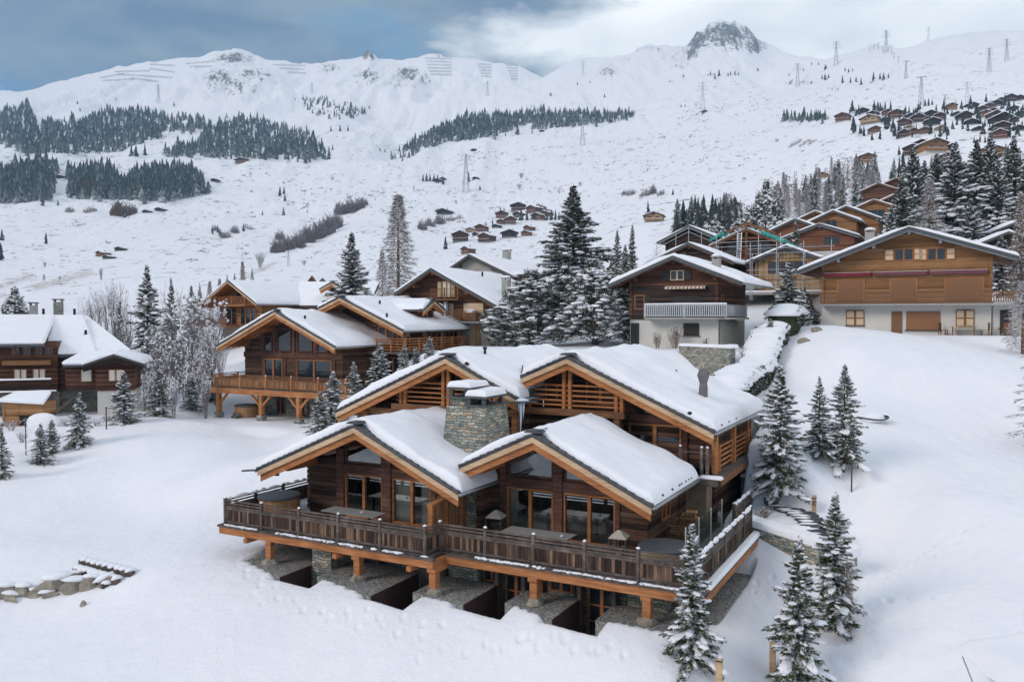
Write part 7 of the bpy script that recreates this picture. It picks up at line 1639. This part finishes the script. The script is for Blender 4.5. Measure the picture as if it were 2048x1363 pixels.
for k in PROTO:      # the prototypes themselves become the last huts of the village edge
    o = PROTO[k]; px, py, w = {'b': (1880, 240, 24), 'r': (1776, 232, 22), 'o': (1972, 236, 26), 'd': (1994, 212, 22), 't': (1818, 262, 20)}[k]; p = hit(px, py, 420); s = w * p.y / F_PX / 11; o.location = (p.x, p.y, p.z - .3); o.rotation_euler = (0, 0, R(-15)); o.scale = (s, s, s); tag(o, 'small %s chalet squeezed between bigger ones of the far village' % HC[k], 'chalet', 'chalets of the far village')

# ------------------------------------------------------------------ power pylons and lift towers
def pylon_meshes():
    out = {}
    b = MB(); H = 40.; w0, w1 = 3.0, .6
    lv = [0, .16, .32, .47, .6, .72, .84, 1.0]; wd = lambda s: w0 * (1 - s) ** 1.15 + w1 * s ** .6 * .9
    for sx, sy in ((-1,-1),(1,-1),(1,1),(-1,1)):
        for a, c in zip(lv[:-1], lv[1:]): b.beam((sx*wd(a), sy*wd(a), H*a), (sx*wd(c), sy*wd(c), H*c), .34)
    for a, c in zip(lv[:-1], lv[1:]):
        for (sx, sy), (tx, ty) in (((-1,-1),(1,-1)),((1,-1),(1,1)),((1,1),(-1,1)),((-1,1),(-1,-1))):
            b.beam((sx*wd(a), sy*wd(a), H*a), (tx*wd(c), ty*wd(c), H*c), .16); b.beam((tx*wd(a), ty*wd(a), H*a), (sx*wd(c), sy*wd(c), H*c), .16)
    def me(m, n): x = bpy.data.meshes.new(n); x.from_pydata(m.v, [], m.f); x.materials.append(M['pylon_metal']); return x
    out['mast'] = me(b, 'mast'); arms = []
    for z, L in ((.72, 7.5), (.84, 6.0), (.95, 4.6)):
        a = MB()
        for s in (-1, 1): a.beam((0, 0, H*z), (s*L, 0, H*z+.2), .3); a.beam((0, 0, H*z+2.2), (s*L, 0, H*z+.3), .2); a.beam((s*L, 0, H*z), (s*L, 0, H*z-2), .25)
        arms.append(me(a, 'cross_arm'))
    out['arms'] = arms
    b = MB(); b.beam((-2.4,0,0), (-.6,0,26), .4); b.beam((2.4,0,0), (.6,0,26), .4); b.beam((0,2,0), (0,.5,26), .4)
    for k in range(6):
        z0, z1 = 26*k/6, 26*(k+1)/6; x0 = 2.4-1.8*k/6; x1 = 2.4-1.8*(k+1)/6; b.beam((-x0,0,z0), (x1,0,z1), .28); b.beam((x0,0,z0), (-x1,0,z1), .28)
    out['tower'] = me(b, 'mast'); a = MB(); a.beam((-4,0,26), (4,0,26), .7); a.beam((-4,-1.6,25.6), (-4,1.6,25.6), .6); a.beam((4,-1.6,25.6), (4,1.6,25.6), .6); out['tarm'] = me(a, 'cross_arm'); return out
PY = pylon_meshes()
def mesh_child(name, me, parent): c = bpy.data.objects.new(name, me); C.objects.link(c); c.parent = parent; return c
def pylons():
    L = sorted([(1165,292,236,'p'),(975,192,162,'p'),(317,207,169,'p'),(1166,152,121,'p'),(1595,174,127,'p'),(1405,224,164,'p'),(1672,132,83,'p'),(1772,107,61,'p'),(1857,82,54,'p'),(1978,144,96,'p'),(2013,122,78,'p'),(1934,214,163,'p'),(1812,157,121,'t'),(1842,210,152,'t'),(1890,217,188,'t'),(932,386,308,'p'),(624,187,164,'p'),(577,532,500,'p')])
    n = {'p': 0, 't': 0}
    for px, py, top, k in L:
        p = hit(px, py, 300); h = (py - top) * p.y / F_PX; n[k] += 1
        o = empty('power_pylon' if k == 'p' else 'lift_tower', (p.x, p.y, p.z - .5), R(rnd.uniform(-30, 10))); s = h / (40. if k == 'p' else 27.); o.scale = (s, s, s)
        if k == 'p':
            mesh_child('mast', PY['mast'], o)
            for a in PY['arms']: mesh_child('cross_arm', a, o)
        else: mesh_child('mast', PY['tower'], o); mesh_child('cross_arm', PY['tarm'], o)
        tag(o, ('steel lattice power pylon on the slope, %s pylon from the left' if k == 'p' else 'ropeway lift tower on the upper right slope, %s lift tower from the left') % ordinal(n[k]), 'pylon' if k == 'p' else 'lift tower', 'power pylons' if k == 'p' else 'lift towers')
    for i, (px, py) in enumerate([(1740,102),(1748,100),(1757,98),(1765,104),(1783,110),(1797,126),(1788,118)]):
        p = hit(px, py, 1200); s = 13 * p.y / F_PX / 27; o = empty('lift_tower', (p.x, p.y, p.z - .5), 0); o.scale = (s, s, s); mesh_child('mast', PY['tower'], o); mesh_child('cross_arm', PY['tarm'], o); tag(o, 'tiny chairlift tower near the right skyline, %s of the close row' % ordinal([0,1,2,3,4,6,5][i] + 1), 'lift tower', 'chairlift towers near the skyline')
pylons()
# ------------------------------------------------------------------ snow fences under the ridge
def snow_fence(x0, y0, x1, y1, label):
    pts = []; n = max(4, int(abs(x1 - x0) / 3)); m = MB()
    for i in range(n + 1):
        p = hit(x0 + (x1 - x0) * i / n, y0 + (y1 - y0) * i / n, 1500); pts.append(p)
    pts = [pts[i] for i in range(len(pts)) if i == 0 or (pts[i] - pts[i-1]).length < 60]
    for a, b in zip(pts[:-1], pts[1:]):
        for h in (1.2, 2.6, 4.0): m.beam(a + Vector((0, 0, h)), b + Vector((0, 0, h)), .2, .42)
        m.beam(a + Vector((0, 0, -1)), a + Vector((0, 0, 4.6)), .4); m.beam(a + Vector((0, 4, -1)), a + Vector((0, 0, 3.6)), .4)
    if len(m.v): tag(m.build('snow_fence', 'metal_grey'), label, 'snow fence', 'avalanche fences under the ridge')
FN = [(200,157,250,149),(205,163,270,160),(262,158,318,165),(230,145,300,143),(235,150,345,157),(300,139,350,146),(300,130,350,133),(372,129,430,124),(380,135,425,134),(545,131,612,133),(560,138,610,140),(575,146,612,148)]
for i, a in enumerate(FN): snow_fence(*a, 'long thin avalanche fence on the left ridge, %s of the rows there' % ordinal(i + 1))
k = 0
for (xa, xb, ya, yb, stp, wh) in ((848, 904, 118, 152, 6.5, 'below the middle crest'), (953, 983, 130, 160, 6, 'left of two stacks beside the notch'), (1010, 1036, 132, 160, 5.5, 'right of two stacks beside the notch')):
    y = ya; k = 0
    while y < yb: k += 1; snow_fence(xa + k * 2, y, xb, y + 1, 'short avalanche fence %s, %s row from the top' % (wh, ordinal(k))); y += stp

# ------------------------------------------------------------------ the dark chalet at the left edge
def build_G():
    x0 = -44.4; o = Vector((x0, 72, .82)); H = empty('chalet', o, R(18)); tag(H, 'dark brown chalet at the left edge under a huge snow roof with two chimneys', 'chalet')
    zz = lambda py, t=72: 9.3 - (py - HOR) * t / F_PX - .82
    # main body, raised front part and recessed part
    MB().box(-10, 4.4, 0, 7, 1.95, 6.4).build('wall', 'wood_brown', H); MB().box(4.4, 9.0, .8, 5, 2.0, 5.1).build('wall', 'wood_brown', H)
    MB().box(-10, 4.5, .05, 10, -3, 1.95).build('base', 'stone_far', H); MB().box(4.5, 9, .9, 5, -3, 2.0).build('base', 'stone_far', H)
    def roofpoly(name, mat, pts, th, bev=0):
        m = MB(); n = len(pts); m.add([(x, y, z + th) for x, y, z in pts] + [(x, y, z) for x, y, z in pts], [tuple(range(n)), tuple(range(2*n-1, n-1, -1))] + [(i, n+i, n+(i+1)%n, (i+1)%n) for i in range(n)]); return m.build(name, mat, H, bevel=bev)
    zr = 8.4
    MN = [(-12, -.9, 5.95), (4.3, -.9, 5.95), (4.3, .2, 6.25), (5.2, .1, 5.05), (12, .1, 5.05), (12.3, 6.5, 8.3), (-12, 6.5, 8.4)]
    # front slopes
    roofpoly('roof', 'slate', [(-12, -.9, 5.95), (3.6, -.9, 5.95), (3.0, 6.5, 8.3), (-12, 6.5, 8.3)], .12); roofpoly('roof_snow', 'snow', [(-12, -.85, 6.08), (3.6, -.85, 6.08), (3.1, 6.5, 8.43), (-12, 6.5, 8.43)], .42, .18)
    roofpoly('roof', 'slate', [(3.2, .3, 4.95), (7.4, .3, 4.95), (5.4, 6.5, 8.28), (2.5, 6.5, 8.28)], .12); roofpoly('roof_snow', 'snow', [(3.3, .25, 5.08), (7.6, .25, 5.08), (5.5, 6.5, 8.42), (2.6, 6.5, 8.42)], .42, .18)
    roofpoly('roof_snow', 'snow', [(6.4, .9, 5.28), (10.3, .9, 5.28), (5.7, 7.6, 8.38), (4.6, 7.6, 8.38)], .42, .18)
    roofpoly('roof_snow', 'snow', [(-12, 6.5, 8.4), (5.2, 6.5, 8.4), (5.0, 11, 6.4), (-12, 11, 6.4)], .42, .15)
    prism(MB(), [(7.0, 3.0), (9.6, 3.0), (9.4, 5.2), (7.0, 5.2)], 1.4, 5).build('wall', 'wood_brown', H)
    # windows of the raised part
    for x in (.8, 1.7, 2.6, 3.4): win_x(H, x * 1.0, x + .65, 5.2, 5.9, -.06, 2, .04, 'larch_dark', 'glass_dark', .08, tr=1)
    MB().box(.2, 3.9, -.5, 0, 4.35, 4.75).build('flower_box', 'wood_orange', H)
    for x in (1.0, 2.45): win_x(H, x, x + 1.0, 3.0, 4.0, -.06, 2, .06, 'larch', 'curtain', .08)
    for x in (-3.2, -1.6): win_x(H, x, x + 1.0, 3.0, 4.0, -.06, 2, .06, 'larch', 'curtain', .08)
    # balcony
    MB().box(-10, 4.2, -1.6, 0, 1.95, 2.1).build('balcony_floor', 'wood_brown', H)
    railing(H, (-9, -1.5), (4.1, -1.5), 2.1, [3, 6, 8.5, 11, 13], rails=(.5, .75, 1.0), boards=(.1, .45), mats=('wood_dark', 'wood_dark', 'wood_dark'), snowcap=False, h=1.0, pw=.1)
    snow_cap(H, lambda u: 3.12, -9, 4.2, -1.62, -1.36, .14, None, 3, .08, 0, 0, .05, 'rail_snow', 24, 5); snow_cap(H, lambda u: 2.1, -9, 4.6, -1.75, -1.5, .12, None, 3, .08, 0, 0, .05, 'ledge_snow', 24, 5)
    for x in (.8, 2.4, 3.9): MB().beam((x, -1.3, -.3), (x + .25, -1.3, 1.9), .14, .14).build('support_post', 'grey_wood', H)
    MB().box(1.2, 2.2, -.1, .0, -.2, 1.3).build('basement_door', 'shutter_dark', H)
    # outside stair
    st = MB(); st.beam((3.8, -2.2, -.4), (6.3, -2.2, 1.8), .12, .25); st.beam((3.8, -1.4, -.4), (6.3, -1.4, 1.8), .12, .25)
    for k in range(9): st.box(3.85 + k * .28, 4.15 + k * .28, -2.2, -1.4, -.3 + k * .245, -.24 + k * .245)
    st.beam((3.8, -2.2, .5), (6.3, -2.2, 2.7), .07, .07); st.builds('stair', 'grey_wood', H)
    # annexe
    A = Frame(o, 0)
    ax0, ax1 = 7.9, 10.95
    MB().box(5.4, 7.9, -2.2, 1.5, 2.3, 4.15).build('annexe_wall', 'wood_brown', H)
    prism(MB(), [(ax0, 2.15), (ax1, 2.15), (ax1, 4.4), ((ax0 + ax1) / 2, 5.15), (ax0, 4.4)], -3.0, 3).build('annexe_wall', 'wood_brown', H); MB().box(ax0 + .1, ax1 - .1, -2.9, 3, -3, 2.15).build('annexe_base', 'plaster', H)
    gable_roof(H, (ax0 + ax1) / 2, 5.35, 6.95, 11.8, .36, .36, -3.9, 3.5, -3, T=.36, seed=45, barge=('wood_dark', 'wood_dark'), soffit='wood_dark', purlins=[], shingle=False, nu=20, nv=16, gutter=(False, False), recede=.1, nose=.06)
    roofpoly('annexe_roof', 'slate', [(5.3, -2.8, 4.25), (8.2, -3.3, 4.25), (8.6, 1.5, 5.2), (6.4, 1.5, 5.2)], .1); roofpoly('annexe_snow', 'snow', [(5.2, -2.8, 4.36), (8.2, -3.3, 4.36), (8.8, 1.5, 5.3), (6.4, 1.5, 5.3)], .4, .15)
    win_x(H, 8.9, 10.05, 2.95, 4.0, -3.06, 2, .06, 'larch', 'curtain', .08); win_x(H, 6.6, 7.5, 2.9, 4.0, -2.28, 1, .06, 'larch_dark', 'curtain', .08); win_x(H, 9.2, 10.6, .6, 1.9, -2.96, 1, .05, 'larch_dark', 'glass_dark', .08)
    # chimneys and vents
    for x, y, w, h, mt in ((.9, 8, .62, .75, 'concrete'), (3.0, 8.2, .75, 1.1, 'stone_far')):
        c = MB().box(x - w/2, x + w/2, y - w/2, y + w/2, 7.6, 8.9 + h).build('chimney', mt, H); MB().box(x - w/2 - .1, x + w/2 + .1, y - w/2 - .1, y + w/2 + .1, 8.9 + h + .2, 8.9 + h + .3).build('cap', 'slate', c)
        for a in (-1, 1): MB().box(x + a * (w/2 - .06) - .06, x + a * (w/2 - .06) + .06, y - w/2, y + w/2, 8.9 + h, 8.9 + h + .2).build('cap_leg', 'concrete', c)
    for x, y, z in ((1.9, 7.2, 8.9), (4.6, 7.0, 8.9), (6.2, 3.0, 6.9)): MB().tube((x, y, z - .6), (x, y, z + .45), .12, n=10).build('vent_pipe', 'metal_dark', H)
    s = empty('garden_shed', Vector((x0 + 3.75, 66, .62)), 0); tag(s, 'small orange plank shed with a snow roof before the dark chalet', 'shed')
    prism(MB(), [(.0, 0), (1.3, 0), (1.3, 1.9), (.65, 2.35), (0, 1.9)], 0, 2).build('gable_wall', 'wood_orange', s); MB().box(1.3, 3.2, .02, 2, .9, 1.9).build('wall', 'wood_orange', s); MB().box(1.25, 3.1, .2, 2, 0, .9).build('opening', 'shutter_dark', s)
    MB().add([(-.2, -.3, 1.95), (3.5, -.3, 1.75), (3.3, 1.2, 2.5), (.5, 1.2, 2.5), (-.2, -.3, 2.25), (3.5, -.3, 2.05), (3.3, 1.2, 2.8), (.5, 1.2, 2.8)], [(3,2,1,0),(4,5,6,7),(0,1,5,4),(1,2,6,5),(2,3,7,6),(3,0,4,7)]).build('roof_snow', 'snow', s, bevel=.08)
    MB().box(0.1, .2, -.05, -.0, 0, 1.6).build('door', 'larch', s)
    t = MB(); t.blob((0, 0, .45), (1.3, .7, .78), 4, False, 10, 16, .04); ob = t.build('gas_tank', 'snow', smooth=True); ob.location = (x0 + 7.0, 66.0, .5); tag(ob, 'rounded snow-covered tank beside the orange shed', 'tank')
build_G()


# ------------------------------------------------------------------ hedge, walls, steps, posts
def hedge(path, label, wpx, hh, seed):
    t = empty('hedge', (0, 0, 0)); rs = np.random.RandomState(seed); pts = [Vector((a.x, a.y, a.z)) for a in path]; V, F_, o = [], [], 0; body = MB(); sn = MB()
    L = 0
    for a, b in zip(pts[:-1], pts[1:]):
        n = max(2, int((b - a).length / .38)); d = (b - a).normalized(); s = Vector((d.y, -d.x, 0)).normalized()
        for k in range(n):
            p = a.lerp(b, k / n); L += 1; g = gz(p.x, p.y); w = wpx; jw = rs.uniform(.92, 1.08)
            body.box(p.x - w * .33, p.x + w * .33, p.y - w * .33, p.y + w * .33, g - .3, g + hh * .88)
            q = 200; u = rs.uniform(-1, 1, q) * w * .5; z = rs.uniform(0, 1, q) * hh; fwd = rs.uniform(-.4, .4, q)
            side = np.sign(u); base = np.stack([p.x + s.x * side * w * .45 + d.x * fwd, p.y + s.y * side * w * .45 + d.y * fwd, g + z], 1); dd = _unit(np.stack([s.x * side, s.y * side, 0 * side], 1) + rs.uniform(-.8, .8, (q, 3))); v, f = _kites(base, dd, _unit(np.cross(dd, rs.uniform(-1, 1, dd.shape))), rs.uniform(.14, .34, q), rs.uniform(.06, .14, q)); V.append(v); F_.append(f + o); o += len(v)
            sn.blob((p.x + rs.uniform(-.08, .08), p.y + rs.uniform(-.08, .08), g + hh * .86), (w * .62 * jw, w * .62 * jw, .42 * rs.uniform(.85, 1.15) * (.6 + w * .25)), int(rs.randint(9999)), True, 7, 12, .07)
    body.build('stems', 'hedge_leaf', t); me = np_mesh('leaves', np.concatenate(V), np.concatenate(F_), 'hedge_leaf'); c = bpy.data.objects.new('leaves', me); C.objects.link(c); c.parent = t
    sn.build('snow', 'snow', t, smooth=True); tag(t, label, 'hedge')
hedge([P(1436, 835, 43), P(1462, 780, 47), P(1492, 720, 52), P(1519, 680, 58), P(1540, 640, 65)], 'long snow-capped hedge climbing between the two slopes behind the front chalet', 2.0, 1.5, 3)
hedge([P(1566, 640, 67), P(1580, 632, 72)], 'tall rounded snow-topped hedge at the upper end of the path', 2.2, 2.1, 4)
hedge([P(1546, 640, 64), P(1552, 638, 66)], 'low snow dome of hedge left of the tall rounded one', 1.9, 1.5, 5)
def stone_wall(p0, p1, z0, z1a, z1b, th, label, snow=.22, mat='stone', sag=0):
    d = (Vector(p1) - Vector(p0)); L = d.length; t = empty('stone_wall', (p0[0], p0[1], 0), math.atan2(d.y, d.x)); tag(t, label, 'wall')
    m = MB(); m.add([(0, 0, z0), (L, 0, z0), (L, th, z0), (0, th, z0), (0, 0, z1a), (L, 0, z1b), (L, th, z1b), (0, th, z1a)], [(0,3,2,1),(4,5,6,7),(0,1,5,4),(1,2,6,5),(2,3,7,6),(3,0,4,7)]); m.build('masonry', mat, t)
    if snow: snow_cap(t, lambda u: z1a + (z1b - z1a) * min(max(u / L, 0), 1), -.05, L + .05, -.06, th + .3, snow, None, 3, .12, 0, 0, .08, 'snow', 20, 8)
def mp(u, v): w_ = MAINF.w(u, v, 0); return (w_.x, w_.y)
stone_wall(mp(9.6, 9.75), mp(14.4, 8.0), -2.5, .35, -.15, .5, 'dry-stone retaining wall below the stone steps, right of the terrace', .3)
stone_wall(mp(8.7, 14.3), mp(11.0, 14.0), -1, 1.5, 1.55, .4, 'short dry-stone wall beside the far end of the side terrace', .18)
a = P(1358, 712, 63); b = P(1462, 712, 58); stone_wall((a.x, a.y), (b.x, b.y), 3.5, 7.15, 7.15, .4, 'low stone wall below the garden of the chalet with the striped awning', .22)
def stone_steps():
    t = empty('stone_steps', (0, 0, 0)); tag(t, 'curving flight of slate steps between the wall and the narrow spruce', 'steps'); pts = [(1640, 1125), (1640, 1100), (1637, 1080), (1632, 1062), (1624, 1046), (1612, 1034), (1590, 1024), (1565, 1014)]
    w = [hit(px, py, 28) for px, py in pts]
    for i, p in enumerate(w):
        q = w[min(i + 1, len(w) - 1)] if i + 1 < len(w) else w[i] + (w[i] - w[i-1]); d = (q - p); d.z = 0; d.normalize(); s = Vector((d.y, -d.x, 0))
        for k in (0, .5):
            c = p.lerp(q, k); z = max(gz(c.x, c.y), -2) + .10; m = MB(); j = rnd.uniform(-.1, .1)
            cs = [c - s * (.62 + j) - d * .16, c + s * (.6 + j) - d * .12, c + s * .62 + d * .2, c - s * .58 + d * .22]; m.add([(a.x, a.y, z - .3) for a in cs] + [(a.x, a.y, z) for a in cs], [(0,3,2,1),(4,5,6,7),(0,1,5,4),(1,2,6,5),(2,3,7,6),(3,0,4,7)]); m.build('step', 'slate', t)
            m = MB(); e = c + d * .02; m.blob((e.x - s.x * .25, e.y - s.y * .25, z), (.42, .15, .05), int(i * 7 + k * 5), True, 4, 9, .3); m.build('snow', 'snow', t, smooth=True)
stone_steps()
def wpost(px, foot, top, label, wd=.2, tm=24, t=None, mat='larch_pale', name='wooden_post', snow=True):
    p = hit(px, foot, tm); h = P(px, top, p.y).z - p.z; t_ = empty(name, p, R(-20)); tag(t_, label, 'post'); MB().box(-wd/2, wd/2, -wd/2, wd/2, -.4, h).build('shaft', mat, t_, bevel=.01)
    MB().box(-wd/2 - .01, wd/2 + .01, -wd/2 - .01, wd/2 + .01, h - .14, h - .10).build('lamp_slot', 'metal_dark', t_)
    if snow: MB().blob((0, 0, h), (wd * .6, wd * .6, .09), 3, True, 5, 8).build('snow', 'snow', t_, smooth=True)
wpost(1553, 998, 962, 'wooden path post by the broad spruce near the side balcony'); wpost(1628, 1024, 990, 'wooden path post at the top of the slate steps', snow=False); wpost(1438, 1395, 1312, 'wooden path post at the bottom edge right of the slender spruce'); wpost(1545, 1340, 1268, 'wooden path post half hidden by the bushy spruce at the bottom'); wpost(1703, 982, 922, 'thin dark pole below the rightmost of the three slope spruces', .07, mat='grey_wood', snow=False)
wpost(52, 910, 850, 'thin leaning stake on the left bank', .06, 40, mat='grey_wood', snow=False); wpost(213, 858, 812, 'wooden stake left of the capped spruce', .08, 40, mat='grey_wood'); wpost(1412, 740, 676, 'thin sapling stake above the front chalet roof', .06, 50, mat='grey_wood', snow=False)
def rockpile():
    rs = random.Random(3); L = [(12,1172,30,26),(40,1168,26,20),(60,1178,24,16),(28,1190,34,14),(108,1152,42,22),(95,1170,36,18),(130,1175,46,20),(160,1160,30,20),(150,1150,26,14),(170,1172,34,20),(190,1166,26,18),(212,1168,30,22),(196,1152,30,16),(0,1180,30,18),(-25,1185,40,22),(75,1185,30,14)]
    L = [(5,1178,44,30),(42,1176,34,24),(70,1184,30,18),(88,1170,36,22),(115,1160,50,34),(150,1150,36,22),(152,1166,46,30),(186,1160,40,30),(215,1158,36,24),(-30,1184,46,28),(20,1190,34,16),(100,1184,34,14)]
    names = ['flat', 'pale', 'squat', 'angular', 'largest tan', 'upper dark', 'tan', 'brown', 'rightmost', 'leftmost half-cut', 'lowest', 'small sunken']
    for i, (px, py, w, h) in enumerate(L):
        p = hit(px, py + h * .4, 26); k = p.y / F_PX; m = MB(); m.blob((0, 0, h * k * .12), (w * k * .56, w * k * .36, h * k * .62), i * 13 + 5, False, 4, 6, .42); o = m.build('boulder', 'boulder'); o.location = p; o.rotation_euler = (rs.uniform(-.2, .2), rs.uniform(-.3, .3), rs.uniform(0, 1)); tag(o, '%s boulder of the low rock bank in the snow at the lower left' % names[i], 'boulder', 'boulders of the rock bank')
        m = MB(); m.blob((0, 0.05, 0), (w * k * .55, w * k * .36, h * k * .26), i + 60, True, 6, 10, .15); s = m.build('snow', 'snow', o, smooth=True); s.location = (0, .08, h * k * .62)
    for px, py, w, h, lab in ((1608, 684, 22, 12, 'dark rock poking out of the snow above the hedge'), (167, 1210, 12, 14, 'small tan stone alone in the snow below the rock bank'), (1633, 662, 24, 12, 'rock at the corner of the white ground floor')):
        p = hit(px, py, 26); k = p.y / F_PX; o = MB().blob((0, 0, 0), (w * k * .5, w * k * .4, h * k * .8), int(px), False, 6, 9, .3).build('boulder', 'boulder'); o.location = p; tag(o, lab, 'boulder')
rockpile()
def plank_steps():
    t = empty('timber_steps', (0, 0, 0)); tag(t, 'three snow-covered timber steps at the end of the rock bank', 'steps')
    for i, (x0, y0, x1, y1) in enumerate(((162, 1118, 265, 1142), (150, 1134, 236, 1158), (178, 1150, 212, 1166))):
        a = hit(x0, y0 + 8, 26); b = hit(x1, y1 + 8, 26); z = P(x0, y0, a.y).z; a.z = z; b.z = P(x1, y1, b.y).z; m = MB(); m.beam(a - Vector((0, 0, .14)), b - Vector((0, 0, .14)), .26, .28); m.build('step', 'grey_wood', t)
        n = 9; s = MB()
        for k in range(n): c = a.lerp(b, (k + .5) / n); s.blob((c.x, c.y + .1, c.z), (.24, .26, .13), k * 3 + i, True, 5, 9, .15)
        s.build('snow', 'snow', t, smooth=True)
plank_steps()
def parasol():
    p = hit(1745, 838, 36); t = empty('garden_parasol', p, R(20)); tag(t, 'upturned dark garden parasol holding snow, half buried on the right slope', 'parasol')
    m = MB(); n = 18; vs = [(0, 0, -.35)]; 
    for k in range(n): a = 2 * math.pi * k / n; vs.append((1.0 * math.cos(a), .75 * math.sin(a), .10 + .06 * math.cos(2 * a)))
    m.add(vs, [(0, 1 + (k + 1) % n, 1 + k) for k in range(n)]); c = m.build('canopy', 'metal_dark', t); so = c.modifiers.new('s', 'SOLIDIFY'); so.thickness = .04
    MB().blob((0, .05, .0), (.92, .68, .38), 4, True, 7, 14, .08).build('snow', 'snow', t, smooth=True); MB().beam((-1.0, -.1, .1), (-2.0, -.5, -.9), .06, .06).build('pole', 'grey_wood', t)
parasol()
# timber fence behind the bare trees on the left
def fence():
    t = empty('timber_fence', (0, 0, 0)); tag(t, 'dark timber rail fence behind the snow-beaded trees on the left', 'fence'); a0 = P(290, 700, 97); b0 = P(430, 700, 92); n = 12
    for k in range(n + 1):
        c = a0.lerp(b0, k / n); g = gz(c.x, c.y); MB().box(c.x - .08, c.x + .08, c.y - .08, c.y + .08, g - .3, g + 1.3).build('post', 'grey_wood', t)
    for h in (.35, .75, 1.15):
        m = MB()
        for k in range(n):
            c = a0.lerp(b0, k / n); d = a0.lerp(b0, (k + 1) / n); m.beam((c.x, c.y, gz(c.x, c.y) + h), (d.x, d.y, gz(d.x, d.y) + h), .05, .14)
        m.build('rail', 'grey_wood', t)
fence()
def snowbank():
    t = empty('snow_covered_shed_roof', hit(1906, 1292, 24) , R(10)); tag(t, 'low snow-covered flat roof at the bottom right corner', 'shed'); 
    MB().box(.5, 6, -4.6, -.5, -2.5, -.4).build('wall', 'grey_wood', t); snow_cap(t, lambda u: -.35 + .06 * u, 0, 6.5, -5.2, 0, .62, None, 3, .5, 0, 0, .05, 'roof_snow', 20, 20)
    p = hit(1950, 1375, 23); q = P(1925, 1312, p.y - .4); o = MB().tube(tuple(p), tuple(q), .02, n=6).build('marker_pole', 'metal_grey'); tag(o, 'thin grey marker pole leaning at the bottom right', 'pole')
snowbank()
# ------------------------------------------------------------------ the ground, one sheet
def build_ground():
    nP, nR = GX.shape
    V = np.stack([GX.ravel(), GY.ravel(), GZ.ravel()], 1)
    i = np.arange(nP)[:, None]; j = np.arange(nR - 1)[None, :]
    i2 = (i + 1) % nP
    Fq = np.stack([(i * nR + j), (i * nR + j + 1), (i2 * nR + j + 1), (i2 * nR + j)], -1).reshape(-1, 4)
    Fq = Fq[:, ::-1]
    tuft = sstep(150, 320, GR) * (1 - sstep(1500, 1900, GR)) * (.75 + .5 * fbm(GX / 160, GY / 160, 21, 3)) * (1 - sstep(.6, 1.0, ROCKM))
    dry = np.zeros_like(GX); PXg, PYg = proj(np.where(GY > 5, GX, 0), np.where(GY > 5, GY, 5), GZ)
    for (x0, y0, x1, y1, w) in [(0, 572, 60, 552, 6), (70, 575, 180, 545, 7), (-40, 600, 10, 590, 5), (480,560,560,520,3)]:
        dx, dy = x1 - x0, y1 - y0; L2 = dx*dx + dy*dy; s = np.clip(((PXg - x0) * dx + (PYg - y0) * dy) / L2, 0, 1)
        d = np.hypot(PXg - x0 - s * dx, PYg - y0 - s * dy); dry = np.maximum(dry, np.where((GR > 130) & (GR < 600), np.exp(-(d / w) ** 2), 0))
    # fill the hub
    V = np.vstack([V, [[0, 0, float(GZ[:, 0].mean())]]])
    me = np_mesh('ground', V, Fq, 'ground', True, {'rock': np.append(ROCKM.ravel(), 0), 'tuft': np.append(tuft.ravel(), 0), 'dry': np.append(dry.ravel(), 0)})
    o = bpy.data.objects.new('ground', me); C.objects.link(o); tag(o, kind='structure')
build_ground()
# ------------------------------------------------------------------ the air
def build_haze():
    b = MB().box(-3560, 3560, -3560, 3560, float(GZ.min()) - 1, float(GZ.max()) + 60)
    m = bpy.data.materials.new('haze'); m.use_nodes = True; nt = m.node_tree; nt.nodes.clear(); o = N(nt, 'ShaderNodeOutputMaterial')
    v = N(nt, 'ShaderNodeVolumePrincipled'); v.inputs['Color'].default_value = (.36, .68, 1.0, 1); v.inputs['Density'].default_value = HAZE_D; v.inputs['Anisotropy'].default_value = .0
    nt.links.new(v.outputs[0], o.inputs['Volume'])
    ob = b.build('haze', m); tag(ob, kind='stuff')
HAZE_D = 0.00017
build_haze()
